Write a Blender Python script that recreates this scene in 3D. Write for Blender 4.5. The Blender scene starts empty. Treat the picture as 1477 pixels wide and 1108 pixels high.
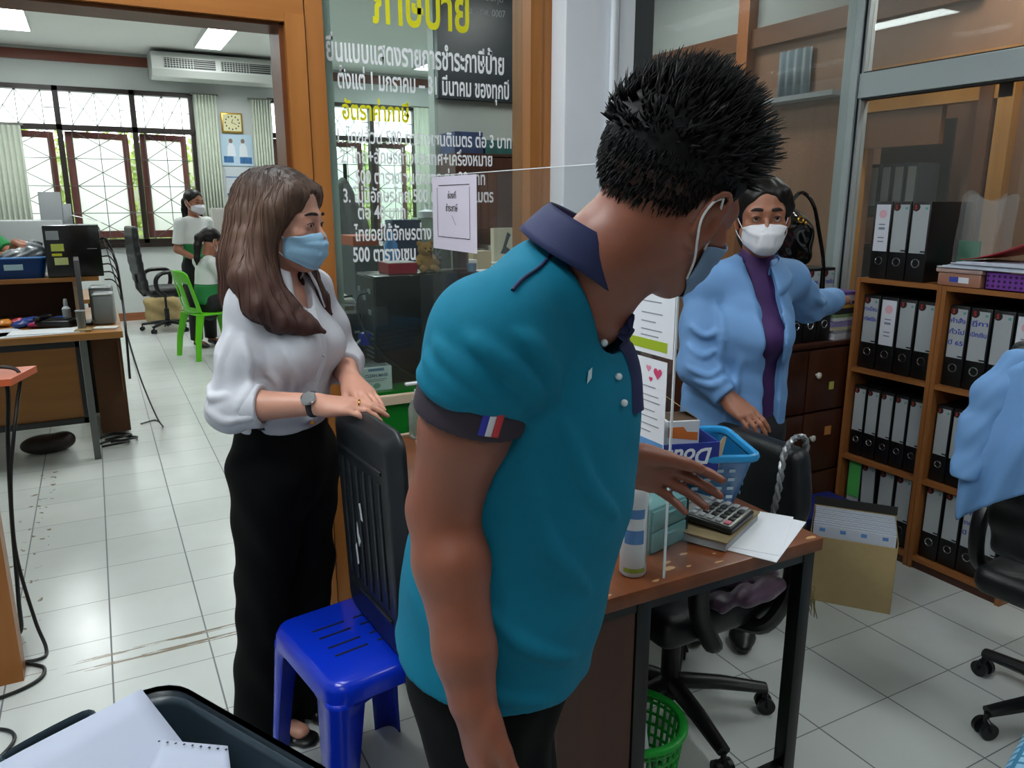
import bpy, bmesh, math, random
import numpy as np
from math import sin, cos, pi, radians, sqrt, atan2
from mathutils import Vector, Matrix, Euler, Quaternion

S = bpy.context.scene
COL = S.collection

# ---------------------------------------------------------------- camera
cam_data = bpy.data.cameras.new('camera')
cam = bpy.data.objects.new('camera', cam_data)
COL.objects.link(cam)
cam.location = (0.0, 0.0, 1.5)
cam.rotation_euler = (radians(90 - 13.38), 0.0, radians(-28.07))
cam_data.sensor_fit = 'HORIZONTAL'
cam_data.sensor_width = 36.0
cam_data.lens = 36.0 * 1110.0 / 1477.0
cam_data.clip_start = 0.02
S.camera = cam

# ---------------------------------------------------------------- view, world, large lights
S.view_settings.view_transform = 'Standard'
S.view_settings.look = 'None'
S.view_settings.exposure = 0.0
S.view_settings.gamma = 1.0
S.view_settings.use_curve_mapping = False
S.cycles.max_bounces = 8
S.cycles.transparent_max_bounces = 24
S.cycles.sample_clamp_indirect = 6.0

world = bpy.data.worlds.new('daylight'); S.world = world
world.use_nodes = True
wn = world.node_tree.nodes; wl = world.node_tree.links
bg = wn['Background']
bg.inputs['Color'].default_value = (0.93, 0.98, 1.0, 1)
bg.inputs['Strength'].default_value = 8.5

def area_light(name, loc, sx, sy, power, rot=(0, 0, 0), color=(1, 1, 1)):
    d = bpy.data.lights.new(name, 'AREA'); d.shape = 'RECTANGLE'
    d.size = sx; d.size_y = sy; d.energy = power; d.color = color
    o = bpy.data.objects.new(name, d); COL.objects.link(o)
    o.location = loc; o.rotation_euler = rot
    return o
# ceiling tubes of the near room (the fittings themselves are built below)
NEAR_LIGHTS = [(-0.55, 1.15), (1.9, 0.1), (-0.7, -1.2), (0.35, 2.1)]
NEAR_POWER = [26, 9, 7, 13]
for (x, y), w in zip(NEAR_LIGHTS, NEAR_POWER):
    area_light('ceiling_tube_light', (x, y, 2.940), 0.26, 1.15, w, color=(0.93, 0.98, 1.0))
# ceiling tubes of the far office
FAR_LIGHTS = [(1.375, 9.37), (-0.49, 9.24), (4.1, 9.6), (1.4, 5.6), (-0.6, 5.4)]
for x, y in FAR_LIGHTS:
    area_light('ceiling_tube_light', (x, y, 3.184), 0.27, 1.17, 27, color=(0.95, 1.0, 0.99))
# portals: where the daylight enters the far windows
for x, sx in ((-0.16, 2.9), (3.25, 2.1)):
    p = area_light('window_portal', (x, 11.02, 1.9), sx, 1.84, 1, rot=(radians(-90), 0, 0))
    p.data.cycles.is_portal = True
# passage lamp behind the aluminium glazing, plus one added to brighten the far end
PASSAGE_LIGHTS = [(3.70, 2.0, 2.94, 20), (3.35, 4.5, 3.184, 16)]
for x, y, z, w in PASSAGE_LIGHTS:
    area_light('passage_and_fill_light', (x, y, z), 0.26, 1.15, w, color=(1.0, 0.98, 0.94))

# ================================================================ helpers
random.seed(7)
def V(*a): return Vector(a if len(a) > 1 else a[0])
def hexc(h):
    h = h.lstrip('#'); c = [int(h[i:i+2], 16) / 255 for i in (0, 2, 4)]
    return tuple(x / 12.92 if x <= 0.04045 else ((x + 0.055) / 1.055) ** 2.4 for x in c) + (1.0,)

ORD = ['first', 'second', 'third', 'fourth', 'fifth', 'sixth', 'seventh', 'eighth', 'ninth', 'tenth', 'eleventh', 'twelfth']
MATS = {}
def mat(name, col, rough=0.5, metal=0.0, spec=0.5, noise=0.0, nscale=30.0, bump=0.0, bscale=200.0,
        stretch=(1, 1, 1), trans=0.0, sheen=0.0, sss=0.0, col2=None, coat=0.0, alpha=1.0):
    if name in MATS: return MATS[name]
    m = bpy.data.materials.new(name); m.use_nodes = True
    nt = m.node_tree; N = nt.nodes; L = nt.links
    p = N['Principled BSDF']
    c = hexc(col) if isinstance(col, str) else tuple(col) + (1.0,)
    p.inputs['Base Color'].default_value = c
    p.inputs['Roughness'].default_value = rough
    p.inputs['Metallic'].default_value = metal
    p.inputs['Specular IOR Level'].default_value = spec
    p.inputs['Transmission Weight'].default_value = trans
    p.inputs['Sheen Weight'].default_value = sheen
    p.inputs['Coat Weight'].default_value = coat
    p.inputs['Alpha'].default_value = alpha
    if sss > 0:
        p.inputs['Subsurface Weight'].default_value = sss
        p.inputs['Subsurface Radius'].default_value = (0.012, 0.005, 0.003)
        p.inputs['Subsurface Scale'].default_value = 0.6
    tc = None
    if noise > 0 or bump > 0 or col2:
        tc = N.new('ShaderNodeTexCoord'); mp = N.new('ShaderNodeMapping')
        mp.inputs['Scale'].default_value = stretch
        L.new(tc.outputs['Object'], mp.inputs['Vector'])
    if noise > 0 or col2:
        nz = N.new('ShaderNodeTexNoise'); nz.inputs['Scale'].default_value = nscale
        nz.inputs['Detail'].default_value = 5; nz.inputs['Roughness'].default_value = 0.6
        L.new(mp.outputs['Vector'], nz.inputs['Vector'])
        rp = N.new('ShaderNodeValToRGB')
        c2 = hexc(col2) if col2 else tuple(x * (1 - noise) for x in c[:3]) + (1,)
        rp.color_ramp.elements[0].position = 0.33; rp.color_ramp.elements[0].color = c2
        rp.color_ramp.elements[1].position = 0.66; rp.color_ramp.elements[1].color = c
        L.new(nz.outputs['Fac'], rp.inputs['Fac']); L.new(rp.outputs['Color'], p.inputs['Base Color'])
    if bump > 0:
        bz = N.new('ShaderNodeTexNoise'); bz.inputs['Scale'].default_value = bscale; bz.inputs['Detail'].default_value = 3
        L.new(mp.outputs['Vector'], bz.inputs['Vector'])
        bp = N.new('ShaderNodeBump'); bp.inputs['Strength'].default_value = bump; bp.inputs['Distance'].default_value = 0.01
        L.new(bz.outputs['Fac'], bp.inputs['Height']); L.new(bp.outputs['Normal'], p.inputs['Normal'])
    MATS[name] = m
    return m

def glass_mat(name, tint=(0.95, 0.98, 0.97), ior=1.45, rough=0.0, haze=0.0, hazecol=(0.8, 0.85, 0.85)):
    """thin sheet: see-through, with a true Fresnel reflection and an optional pale veil mixed in"""
    if name in MATS: return MATS[name]
    m = bpy.data.materials.new(name); m.use_nodes = True
    nt = m.node_tree; N = nt.nodes; L = nt.links
    N.remove(N['Principled BSDF']); out = N['Material Output']
    tr = N.new('ShaderNodeBsdfTransparent'); tr.inputs['Color'].default_value = tint + (1,)
    gl = N.new('ShaderNodeBsdfGlossy'); gl.inputs['Roughness'].default_value = rough
    fr = N.new('ShaderNodeFresnel'); fr.inputs['IOR'].default_value = ior
    mx = N.new('ShaderNodeMixShader'); ge = N.new('ShaderNodeNewGeometry'); inv = N.new('ShaderNodeMath'); inv.operation = 'SUBTRACT'
    inv.inputs[0].default_value = 1.0; L.new(ge.outputs['Backfacing'], inv.inputs[1])
    mu = N.new('ShaderNodeMath'); mu.operation = 'MULTIPLY'; L.new(fr.outputs['Fac'], mu.inputs[0]); L.new(inv.outputs[0], mu.inputs[1])
    L.new(mu.outputs[0], mx.inputs['Fac']); L.new(tr.outputs[0], mx.inputs[1]); L.new(gl.outputs[0], mx.inputs[2])
    last = mx
    if haze > 0:
        df = N.new('ShaderNodeBsdfDiffuse'); df.inputs['Color'].default_value = hazecol + (1,)
        tl = N.new('ShaderNodeBsdfTranslucent'); tl.inputs['Color'].default_value = hazecol + (1,)
        a = N.new('ShaderNodeMixShader'); a.inputs['Fac'].default_value = 0.5
        L.new(df.outputs[0], a.inputs[1]); L.new(tl.outputs[0], a.inputs[2])
        b = N.new('ShaderNodeMixShader'); b.inputs['Fac'].default_value = haze
        L.new(mx.outputs[0], b.inputs[1]); L.new(a.outputs[0], b.inputs[2]); last = b
    L.new(last.outputs[0], out.inputs['Surface'])
    MATS[name] = m
    return m

def emit_mat(name, col, strength):
    if name in MATS: return MATS[name]
    m = bpy.data.materials.new(name); m.use_nodes = True
    p = m.node_tree.nodes['Principled BSDF']
    p.inputs['Base Color'].default_value = tuple(col) + (1,)
    p.inputs['Emission Color'].default_value = tuple(col) + (1,)
    p.inputs['Emission Strength'].default_value = strength
    MATS[name] = m
    return m

def wood_mat(name, c1, c2, axis=2, scale=1.0, rough=0.4, contrast=1.0, spec=0.4):
    if name in MATS: return MATS[name]
    m = bpy.data.materials.new(name); m.use_nodes = True
    nt = m.node_tree; N = nt.nodes; L = nt.links; p = N['Principled BSDF']
    tc = N.new('ShaderNodeTexCoord'); mp = N.new('ShaderNodeMapping')
    s = [16 * scale] * 3; s[axis] = 1.1 * scale
    mp.inputs['Scale'].default_value = s
    L.new(tc.outputs['Object'], mp.inputs['Vector'])
    nz = N.new('ShaderNodeTexNoise'); nz.inputs['Scale'].default_value = 1.6; nz.inputs['Detail'].default_value = 7
    nz.inputs['Distortion'].default_value = 0.6
    L.new(mp.outputs['Vector'], nz.inputs['Vector'])
    rp = N.new('ShaderNodeValToRGB')
    rp.color_ramp.elements[0].position = 0.5 - 0.22 / contrast; rp.color_ramp.elements[0].color = hexc(c1)
    rp.color_ramp.elements[1].position = 0.5 + 0.22 / contrast; rp.color_ramp.elements[1].color = hexc(c2)
    L.new(nz.outputs['Fac'], rp.inputs['Fac']); L.new(rp.outputs['Color'], p.inputs['Base Color'])
    p.inputs['Roughness'].default_value = rough; p.inputs['Specular IOR Level'].default_value = spec
    MATS[name] = m
    return m

# ---------------------------------------------------------------- object bookkeeping
def tag(o, label=None, cat=None, group=None, kind=None):
    if label: o['label'] = label
    if cat: o['category'] = cat
    if group: o['group'] = group
    if kind: o['kind'] = kind
    return o
def thing(name, label, cat, loc=(0, 0, 0), rotz=0.0, group=None):
    o = bpy.data.objects.new(name, None); COL.objects.link(o)
    o.empty_display_size = 0.05
    o.location = loc; o.rotation_euler = (0, 0, rotz)
    return tag(o, label, cat, group)
def link_mesh(name, me, m, parent=None, smooth=False):
    o = bpy.data.objects.new(name, me); COL.objects.link(o)
    if m is not None:
        for x in (m if isinstance(m, (list, tuple)) else [m]): me.materials.append(x)
    if parent is not None: o.parent = parent
    if smooth:
        me.polygons.foreach_set('use_smooth', [True] * len(me.polygons))
    return o
def obj(name, b, m, parent=None, smooth=None, label=None):
    """b: a B builder -> ONE mesh object"""
    bm = b.bm
    bmesh.ops.recalc_face_normals(bm, faces=bm.faces[:]) if b.recalc else None
    me = bpy.data.meshes.new(name); bm.to_mesh(me); bm.free()
    sm = b.smooth if smooth is None else smooth
    o = link_mesh(name, me, m, parent)
    if sm:
        me.polygons.foreach_set('use_smooth', [True] * len(me.polygons))
        if sm != 'all':
            me.set_sharp_from_angle(angle=radians(38))
    if label: o['label'] = label
    return o
def struct(name, b, m, parent=None, smooth=None):
    o = obj(name, b, m, parent, smooth)
    if parent is None: o['kind'] = 'structure'
    return o
def dup(root, loc=None, rotz=None, label=None, group=None):
    r = root.copy(); COL.objects.link(r)
    if loc is not None: r.location = loc
    if rotz is not None: r.rotation_euler = (0, 0, rotz)
    if label: r['label'] = label
    if group: r['group'] = group
    for ch in list(root.children):
        c = ch.copy(); COL.objects.link(c); c.parent = r
        for g in list(ch.children):
            d = g.copy(); COL.objects.link(d); d.parent = c
    return r

# ---------------------------------------------------------------- shape builder
class B:
    def __init__(s, smooth=True):
        s.bm = bmesh.new(); s.smooth = smooth; s.recalc = True; s.mi = 0
    def _fin(s, verts, M=None, faces=None):
        if M is not None: bmesh.ops.transform(s.bm, matrix=M, verts=verts)
        return s
    def box(s, c, d, rot=None, bev=0.0, seg=2):
        r = bmesh.ops.create_cube(s.bm, size=1.0); vs = r['verts']
        for v in vs: v.co = Vector((v.co.x * d[0], v.co.y * d[1], v.co.z * d[2]))
        if bev > 0:
            es = list({e for v in vs for e in v.link_edges})
            r2 = bmesh.ops.bevel(s.bm, geom=es, offset=min(bev, 0.49 * min(d)), segments=seg, affect='EDGES', profile=0.5)
            vs = list({v for f in r2['faces'] for v in f.verts} | {v for v in vs if v.is_valid})
            vs2 = set(vs); stack = list(vs)
            while stack:
                v = stack.pop()
                for e in v.link_edges:
                    o = e.other_vert(v)
                    if o not in vs2: vs2.add(o); stack.append(o)
            vs = list(vs2)
        M = Matrix.Translation(c)
        if rot is not None:
            M = M @ (rot.to_4x4() if isinstance(rot, (Matrix, Quaternion)) and not isinstance(rot, Quaternion) else (rot.to_matrix().to_4x4() if isinstance(rot, (Quaternion, Euler)) else Euler(rot).to_matrix().to_4x4()))
        bmesh.ops.transform(s.bm, matrix=M, verts=vs)
        s._mi(vs); return s
    def _mi(s, vs):
        if s.mi:
            for v in vs:
                for f in v.link_faces: f.material_index = s.mi
    def bx(s, x0, x1, y0, y1, z0, z1, bev=0.0, seg=2):
        return s.box(((x0 + x1) / 2, (y0 + y1) / 2, (z0 + z1) / 2), (abs(x1 - x0), abs(y1 - y0), abs(z1 - z0)), None, bev, seg)
    def cyl(s, a, b, r, r2=None, n=20, caps=True):
        a = Vector(a); b = Vector(b); r2 = r if r2 is None else r2
        return s.tube([a, b], [r, r2], n, caps)
    def tube(s, pts, r, n=10, caps=True, closed=False, flat=None, up=None):
        """swept tube; r scalar or list; flat=(a,b) multiplies the two cross axes"""
        P = [Vector(p) for p in pts]; k = len(P)
        R = r if isinstance(r, (list, tuple, np.ndarray)) else [r] * k
        rings = []; prev = Vector(up) if up is not None else None
        for i in range(k):
            if closed: t = P[(i + 1) % k] - P[i - 1]
            else: t = P[min(i + 1, k - 1)] - P[max(i - 1, 0)]
            if t.length < 1e-9: t = Vector((0, 0, 1))
            t.normalize()
            if prev is None:
                prev = Vector((0, 0, 1)) if abs(t.z) < 0.9 else Vector((1, 0, 0))
            u = prev - t * prev.dot(t)
            if u.length < 1e-6: u = t.orthogonal()
            u.normalize(); w = t.cross(u); prev = u
            fa, fb = flat if flat else (1, 1)
            rings.append([s.bm.verts.new(P[i] + (u * cos(2 * pi * j / n) * fa + w * sin(2 * pi * j / n) * fb) * R[i]) for j in range(n)])
        fs = []
        m = k if closed else k - 1
        for i in range(m):
            A = rings[i]; Bq = rings[(i + 1) % k]
            for j in range(n):
                fs.append(s.bm.faces.new((A[j], A[(j + 1) % n], Bq[(j + 1) % n], Bq[j])))
        if caps and not closed:
            fs.append(s.bm.faces.new(list(reversed(rings[0])))); fs.append(s.bm.faces.new(rings[-1]))
        if s.mi:
            for f in fs: f.material_index = s.mi
        return s
    def lathe(s, prof, c=(0, 0, 0), n=28, M=None, sx=1, sy=1):
        """prof: list of (r,z)"""
        rings = []
        vs = []
        for r, z in prof:
            if r < 1e-6:
                v = s.bm.verts.new((0, 0, z)); rings.append([v]); vs.append(v)
            else:
                ring = [s.bm.verts.new((r * sx * cos(2 * pi * j / n), r * sy * sin(2 * pi * j / n), z)) for j in range(n)]
                rings.append(ring); vs += ring
        fs = []
        for A, Q in zip(rings[:-1], rings[1:]):
            for j in range(n):
                if len(A) == 1 and len(Q) == 1: continue
                if len(A) == 1: fs.append(s.bm.faces.new((A[0], Q[j], Q[(j + 1) % n])))
                elif len(Q) == 1: fs.append(s.bm.faces.new((A[j], A[(j + 1) % n], Q[0])))
                else: fs.append(s.bm.faces.new((A[j], A[(j + 1) % n], Q[(j + 1) % n], Q[j])))
        T = Matrix.Translation(c) @ (M if M is not None else Matrix.Identity(4))
        bmesh.ops.transform(s.bm, matrix=T, verts=vs)
        if s.mi:
            for f in fs: f.material_index = s.mi
        return s
    def ball(s, c, r, M=None, n=14):
        r = r if isinstance(r, (tuple, list)) else (r, r, r)
        q = bmesh.ops.create_uvsphere(s.bm, u_segments=n * 2, v_segments=n, radius=1.0)['verts']
        T = Matrix.Translation(c) @ (M.to_4x4() if M is not None else Matrix.Identity(4)) @ Matrix.Diagonal((r[0], r[1], r[2], 1))
        bmesh.ops.transform(s.bm, matrix=T, verts=q); s._mi(q); return s
    def quad(s, a, b, c, d):
        f = s.bm.faces.new([s.bm.verts.new(p) for p in (a, b, c, d)]); f.material_index = s.mi; return s
    def poly(s, pts, thick=None):
        """flat polygon, optionally extruded by the vector thick"""
        f = s.bm.faces.new([s.bm.verts.new(p) for p in pts]); f.material_index = s.mi
        if thick is not None:
            r = bmesh.ops.extrude_face_region(s.bm, geom=[f])
            vs = [g for g in r['geom'] if isinstance(g, bmesh.types.BMVert)]
            bmesh.ops.translate(s.bm, vec=thick, verts=vs)
            for v in vs:
                for q in v.link_faces: q.material_index = s.mi
        return s
    def grid(s, fn, nu, nv, thick=0.0):
        """surface patch fn(u,v) -> point, u,v in 0..1"""
        g = [[s.bm.verts.new(fn(i / nu, j / nv)) for j in range(nv + 1)] for i in range(nu + 1)]
        fs = []
        for i in range(nu):
            for j in range(nv):
                fs.append(s.bm.faces.new((g[i][j], g[i + 1][j], g[i + 1][j + 1], g[i][j + 1])))
        for f in fs: f.material_index = s.mi
        if thick:
            bmesh.ops.recalc_face_normals(s.bm, faces=fs)
            bmesh.ops.solidify(s.bm, geom=fs, thickness=thick)
        return s
    def xf(s, M):
        bmesh.ops.transform(s.bm, matrix=M, verts=s.bm.verts[:]); return s
    def shift(s, v):
        bmesh.ops.translate(s.bm, vec=v, verts=s.bm.verts[:]); return s

def catmull(pts, m=6, closed=False):
    P = [Vector(p) for p in pts]; out = []; n = len(P)
    rng = n if closed else n - 1
    for i in range(rng):
        p1 = P[i]; p2 = P[(i + 1) % n]
        p0 = P[i - 1] if (i > 0 or closed) else p1 * 2 - p2
        p3 = P[(i + 2) % n] if (i + 2 < n or closed) else p2 * 2 - p1
        for j in range(m):
            t = j / m
            out.append(0.5 * ((2 * p1) + (p2 - p0) * t + (2 * p0 - 5 * p1 + 4 * p2 - p3) * t * t + (3 * p1 - p0 - 3 * p2 + p3) * t ** 3))
    if not closed: out.append(P[-1])
    return out

def text_mesh(name, body, size, m, parent, M, depth=0.0006, width=None, align='LEFT', label=None, shear=0.0, bold=0.0):
    """lettering as a real mesh; M is the frame (x = reading direction, y = up, z = out)"""
    cu = bpy.data.curves.new(name, 'FONT'); cu.body = body; cu.size = size; cu.extrude = depth; cu.align_x = align
    cu.resolution_u = 3; cu.shear = shear; cu.offset = bold
    t = bpy.data.objects.new(name, cu); COL.objects.link(t)
    dg = bpy.context.evaluated_depsgraph_get(); dg.update()
    me = bpy.data.meshes.new_from_object(t.evaluated_get(dg))
    bpy.data.objects.remove(t); bpy.data.curves.remove(cu)
    if width and len(me.vertices):
        xs = [v.co.x for v in me.vertices]; w = max(xs) - min(xs); x0 = min(xs)
        for v in me.vertices: v.co.x = (v.co.x - x0) * width / w
    me.transform(M)
    me.materials.clear()
    o = link_mesh(name, me, m, parent)
    if label: o['label'] = label
    return o
def frame(o, x, y):
    """4x4 with origin o, first axis x, second axis y, third = x cross y"""
    x = Vector(x).normalized(); y = Vector(y); y = (y - x * y.dot(x)).normalized(); z = x.cross(y)
    M = Matrix((x, y, z)).transposed().to_4x4(); M.translation = Vector(o); return M

# ---------------------------------------------------------------- sculpted (implicit) surfaces
def _smin(a, b, k):
    if k <= 1e-6: return np.minimum(a, b)
    h = np.maximum(k - np.abs(a - b), 0) / k
    return np.minimum(a, b) - h * h * k * 0.25
def _smax(a, b, k): return -_smin(-a, -b, k)

class Sculpt:
    """smooth union of tapered limbs and ellipsoids, meshed as one continuous surface"""
    def __init__(s): s.ops = []; s.disp = None; s.dpad = 0.0
    def _add(s, op, fn, c, rad, k): s.ops.append((op, fn, None if c is None else np.array(c, np.float32), rad, k)); return s
    def cap(s, a, b, ra, rb, k=0.02, flat=None, op='u'):
        a = np.array(a, np.float32); b = np.array(b, np.float32)
        Mx = np.eye(3, dtype=np.float32); sc = 1.0
        if flat is not None:
            n = np.array(flat[0], np.float32); n = n / np.linalg.norm(n); f = flat[1]
            Mx = (np.eye(3) + (1 / f - 1) * np.outer(n, n)).astype(np.float32); sc = min(1.0, f)
        ba = (b - a) @ Mx.T; L = float(ba @ ba) + 1e-12
        def fn(P):
            q = (P - a) @ Mx.T
            t = np.clip((q @ ba) / L, 0, 1)
            d = q - t[..., None] * ba
            return (np.sqrt((d * d).sum(-1)) - (ra + (rb - ra) * t)) * sc
        f = flat[1] if flat is not None else 1.0
        return s._add(op, fn, (a + b) / 2, float(np.linalg.norm(b - a)) / 2 + max(ra, rb) * max(1, f), k)
    def chain(s, pts, rs, k=0.02, flat=None, op='u'):
        for i in range(len(pts) - 1): s.cap(pts[i], pts[i + 1], rs[i], rs[i + 1], k, flat, op)
        return s
    def ell(s, c, r, k=0.02, M=None, op='u'):
        c = np.array(c, np.float32); r = np.array(r, np.float32) * np.ones(3, np.float32)
        R = np.eye(3, dtype=np.float32) if M is None else np.array(M, np.float32)   # columns = axes
        def fn(P):
            q = (P - c) @ R
            k0 = np.sqrt(((q / r) ** 2).sum(-1)); k1 = np.sqrt(((q / (r * r)) ** 2).sum(-1)) + 1e-9
            return k0 * (k0 - 1) / k1
        return s._add(op, fn, c, float(r.max()), k)
    def rbox(s, c, h, r, k=0.01, M=None, op='u'):
        c = np.array(c, np.float32); h = np.array(h, np.float32)
        R = np.eye(3, dtype=np.float32) if M is None else np.array(M, np.float32)
        def fn(P):
            q = np.abs((P - c) @ R) - (h - r)
            return np.sqrt((np.maximum(q, 0) ** 2).sum(-1)) + np.minimum(q.max(-1), 0) - r
        return s._add(op, fn, c, float(np.linalg.norm(h)), k)
    def plane(s, p, n, k=0.004, op='i'):
        """keep the side the normal points away from"""
        p = np.array(p, np.float32); n = np.array(n, np.float32); n = n / np.linalg.norm(n)
        return s._add(op, lambda P: (P - p) @ n, None, 0, k)
    def _eval(s, P, cen, brad):
        d = np.full(P.shape[:2], 9.0, np.float32)
        for op, fn, c, rad, k in s.ops:
            if c is None or op == 'i': idx = np.arange(len(P))
            else: idx = np.nonzero(np.sqrt(((cen - c) ** 2).sum(-1)) < rad + brad + k * 1.8 + 0.05)[0]
            if len(idx) == 0: continue
            for j in range(0, len(idx), 400):
                ii = idx[j:j + 400]
                v = fn(P[ii]).astype(np.float32)
                if op == 'u': d[ii] = _smin(d[ii], v, k)
                elif op == 's': d[ii] = _smax(d[ii], -v, k)
                else: d[ii] = _smax(d[ii], v, k)
        if s.disp is not None:
            d = d + s.disp(P)
        return d
    def dist(s, P):
        P = np.asarray(P, np.float32).reshape(-1, 3)
        d = np.full(len(P), 9.0, np.float32)
        for op, fn, c, rad, k in s.ops:
            v = fn(P).astype(np.float32)
            d = _smin(d, v, k) if op == 'u' else _smax(d, -v, k) if op == 's' else _smax(d, v, k)
        return d + s.disp(P) if s.disp is not None else d
    def normal(s, P, h=.003):
        P = np.asarray(P, float).reshape(-1, 3)
        g = np.stack([s.dist(P + h * e) - s.dist(P - h * e) for e in np.eye(3)], 1)
        return g / (np.linalg.norm(g, axis=1, keepdims=True) + 1e-9)
    def project(s, P, off=0.0, n=10):
        """pull points onto the surface, then lift them by off"""
        P = np.asarray(P, float).reshape(-1, 3).copy()
        for _ in range(n): P -= np.clip(s.dist(P), -.02, .02)[:, None] * .8 * s.normal(P)
        return P + off * s.normal(P)
    def capcut(s, a, b, ra, rb, k=.01, flat=None, bev=.004):
        """tapered limb ending in a flat cut at b (a sleeve)"""
        s.cap(a, b, ra, rb, k, flat); op, fn, c, rad, kk = s.ops.pop()
        n = np.array(b, np.float32) - np.array(a, np.float32); n /= np.linalg.norm(n); b = np.array(b, np.float32)
        return s._add(op, lambda P: _smax(fn(P), (P - b) @ n, bev), c, rad, k)
    def band(s, a, b, ra, rb, k=.0, flat=None, bev=.003):
        """tapered limb cut flat at both ends"""
        s.cap(a, b, ra, rb, k, flat); op, fn, c, rad, kk = s.ops.pop()
        n = np.array(b, np.float32) - np.array(a, np.float32); n /= np.linalg.norm(n); b = np.array(b, np.float32); a = np.array(a, np.float32)
        return s._add(op, lambda P: _smax(_smax(fn(P), (P - b) @ n, bev), (a - P) @ n, bev), c, rad, k)
    def mesh(s, name, m, parent=None, vox=0.005, relax=1, label=None, origin=None):
        los = [c - r - 0.03 for o, f, c, r, k in s.ops if c is not None and o == 'u']
        his = [c + r + 0.03 for o, f, c, r, k in s.ops if c is not None and o == 'u']
        lo = np.min(los, 0); hi = np.max(his, 0)
        NB = 8; bs = NB * vox
        nb = np.ceil((hi - lo) / bs).astype(int) + 1
        g = np.stack(np.meshgrid(*[np.arange(n) for n in nb], indexing='ij'), -1).reshape(-1, 3)
        cen = (lo + (g + 0.5) * bs).astype(np.float32)
        br = bs * 0.87
        keep = []
        for j in range(0, len(g), 20000):
            cc = cen[j:j + 20000]
            d = s._eval(cc[:, None, :], cc, br)[:, 0]
            keep.append(np.nonzero(np.abs(d) < br * 2.1 + 0.02 + s.dpad)[0] + j)
        keep = np.concatenate(keep); g = g[keep]; cen = cen[keep]
        loc = np.stack(np.meshgrid(*[np.arange(NB + 1)] * 3, indexing='ij'), -1).reshape(-1, 3)
        D = np.empty((len(g), len(loc)), np.float32)
        for j in range(0, len(g), 3000):
            P = (lo + ((g[j:j + 3000, None, :] * NB + loc[None]) * vox)).astype(np.float32)
            D[j:j + 3000] = s._eval(P, cen[j:j + 3000], br)
        D = D.reshape(-1, NB + 1, NB + 1, NB + 1)
        D[D == 0] = 1e-7
        I = D < 0
        # cell vertices
        corners = [(a, b, c) for a in (0, 1) for b in (0, 1) for c in (0, 1)]
        cnt = sum(I[:, a:a + NB, b:b + NB, c:c + NB].astype(np.int8) for a, b, c in corners)
        act = np.argwhere((cnt > 0) & (cnt < 8))
        bi = act[:, 0]; cl = act[:, 1:]
        vals = np.stack([D[bi, cl[:, 0] + a, cl[:, 1] + b, cl[:, 2] + c] for a, b, c in corners], 1)
        acc = np.zeros((len(act), 3)); num = np.zeros(len(act))
        ca = np.array(corners)
        for i in range(8):
            for j in range(i + 1, 8):
                if np.abs(ca[i] - ca[j]).sum() != 1: continue
                v0 = vals[:, i]; v1 = vals[:, j]; x = (v0 < 0) != (v1 < 0)
                t = np.where(x, v0 / np.where(x, v0 - v1, 1), 0)
                acc += np.where(x[:, None], ca[i] + (ca[j] - ca[i]) * t[:, None], 0); num += x
        gc = g[bi] * NB + cl
        verts = lo + (gc + acc / num[:, None]) * vox
        dim = (nb * NB + 4).astype(np.int64)
        key = lambda q: ((q[:, 0] + 1) * dim[1] + (q[:, 1] + 1)) * dim[2] + (q[:, 2] + 1)
        k = key(gc.astype(np.int64)); order = np.argsort(k); ks = k[order]
        def find(q):
            kk = key(q); i = np.searchsorted(ks, kk); i = np.minimum(i, len(ks) - 1)
            return np.where(ks[i] == kk, order[i], -1)
        faces = []
        for ax in range(3):
            sl0 = [slice(None)] + [slice(0, NB)] * 3; sl1 = [slice(None)] + [slice(0, NB)] * 3
            sl1[ax + 1] = slice(1, NB + 1)
            A = I[tuple(sl0)]; Bq = I[tuple(sl1)]
            e = np.argwhere(A != Bq)
            if len(e) == 0: continue
            p = (g[e[:, 0]] * NB + e[:, 1:]).astype(np.int64); neg = A[tuple(e.T)]
            u = np.eye(3, dtype=np.int64)[(ax + 1) % 3]; w = np.eye(3, dtype=np.int64)[(ax + 2) % 3]
            q = np.stack([find(p), find(p - u), find(p - u - w), find(p - w)], 1)
            ok = (q >= 0).all(1); q = q[ok]; ng = neg[ok]
            q = np.where(ng[:, None], q, q[:, ::-1])
            faces.append(q)
        F = np.concatenate(faces)
        for _ in range(relax):
            a2 = np.zeros_like(verts); n2 = np.zeros(len(verts))
            for i in range(4):
                j = (i + 1) % 4
                np.add.at(a2, F[:, i], verts[F[:, j]]); np.add.at(n2, F[:, i], 1)
                np.add.at(a2, F[:, j], verts[F[:, i]]); np.add.at(n2, F[:, j], 1)
            verts = np.where(n2[:, None] > 0, verts * 0.4 + 0.6 * a2 / np.maximum(n2, 1)[:, None], verts)
        if origin is not None: verts = verts - np.array(origin)
        me = bpy.data.meshes.new(name)
        me.vertices.add(len(verts)); me.vertices.foreach_set('co', verts.astype(np.float32).ravel())
        me.loops.add(F.size); me.loops.foreach_set('vertex_index', F.ravel().astype(np.int32))
        me.polygons.add(len(F)); me.polygons.foreach_set('loop_start', (np.arange(len(F)) * 4).astype(np.int32))
        me.polygons.foreach_set('loop_total', np.full(len(F), 4, np.int32))
        me.polygons.foreach_set('use_smooth', np.ones(len(F), bool))
        me.update(calc_edges=True); me.validate()
        o = link_mesh(name, me, m, parent)
        if label: o['label'] = label
        return o
def npv(*a): return np.array(a if len(a) > 1 else a[0], float)

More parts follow.
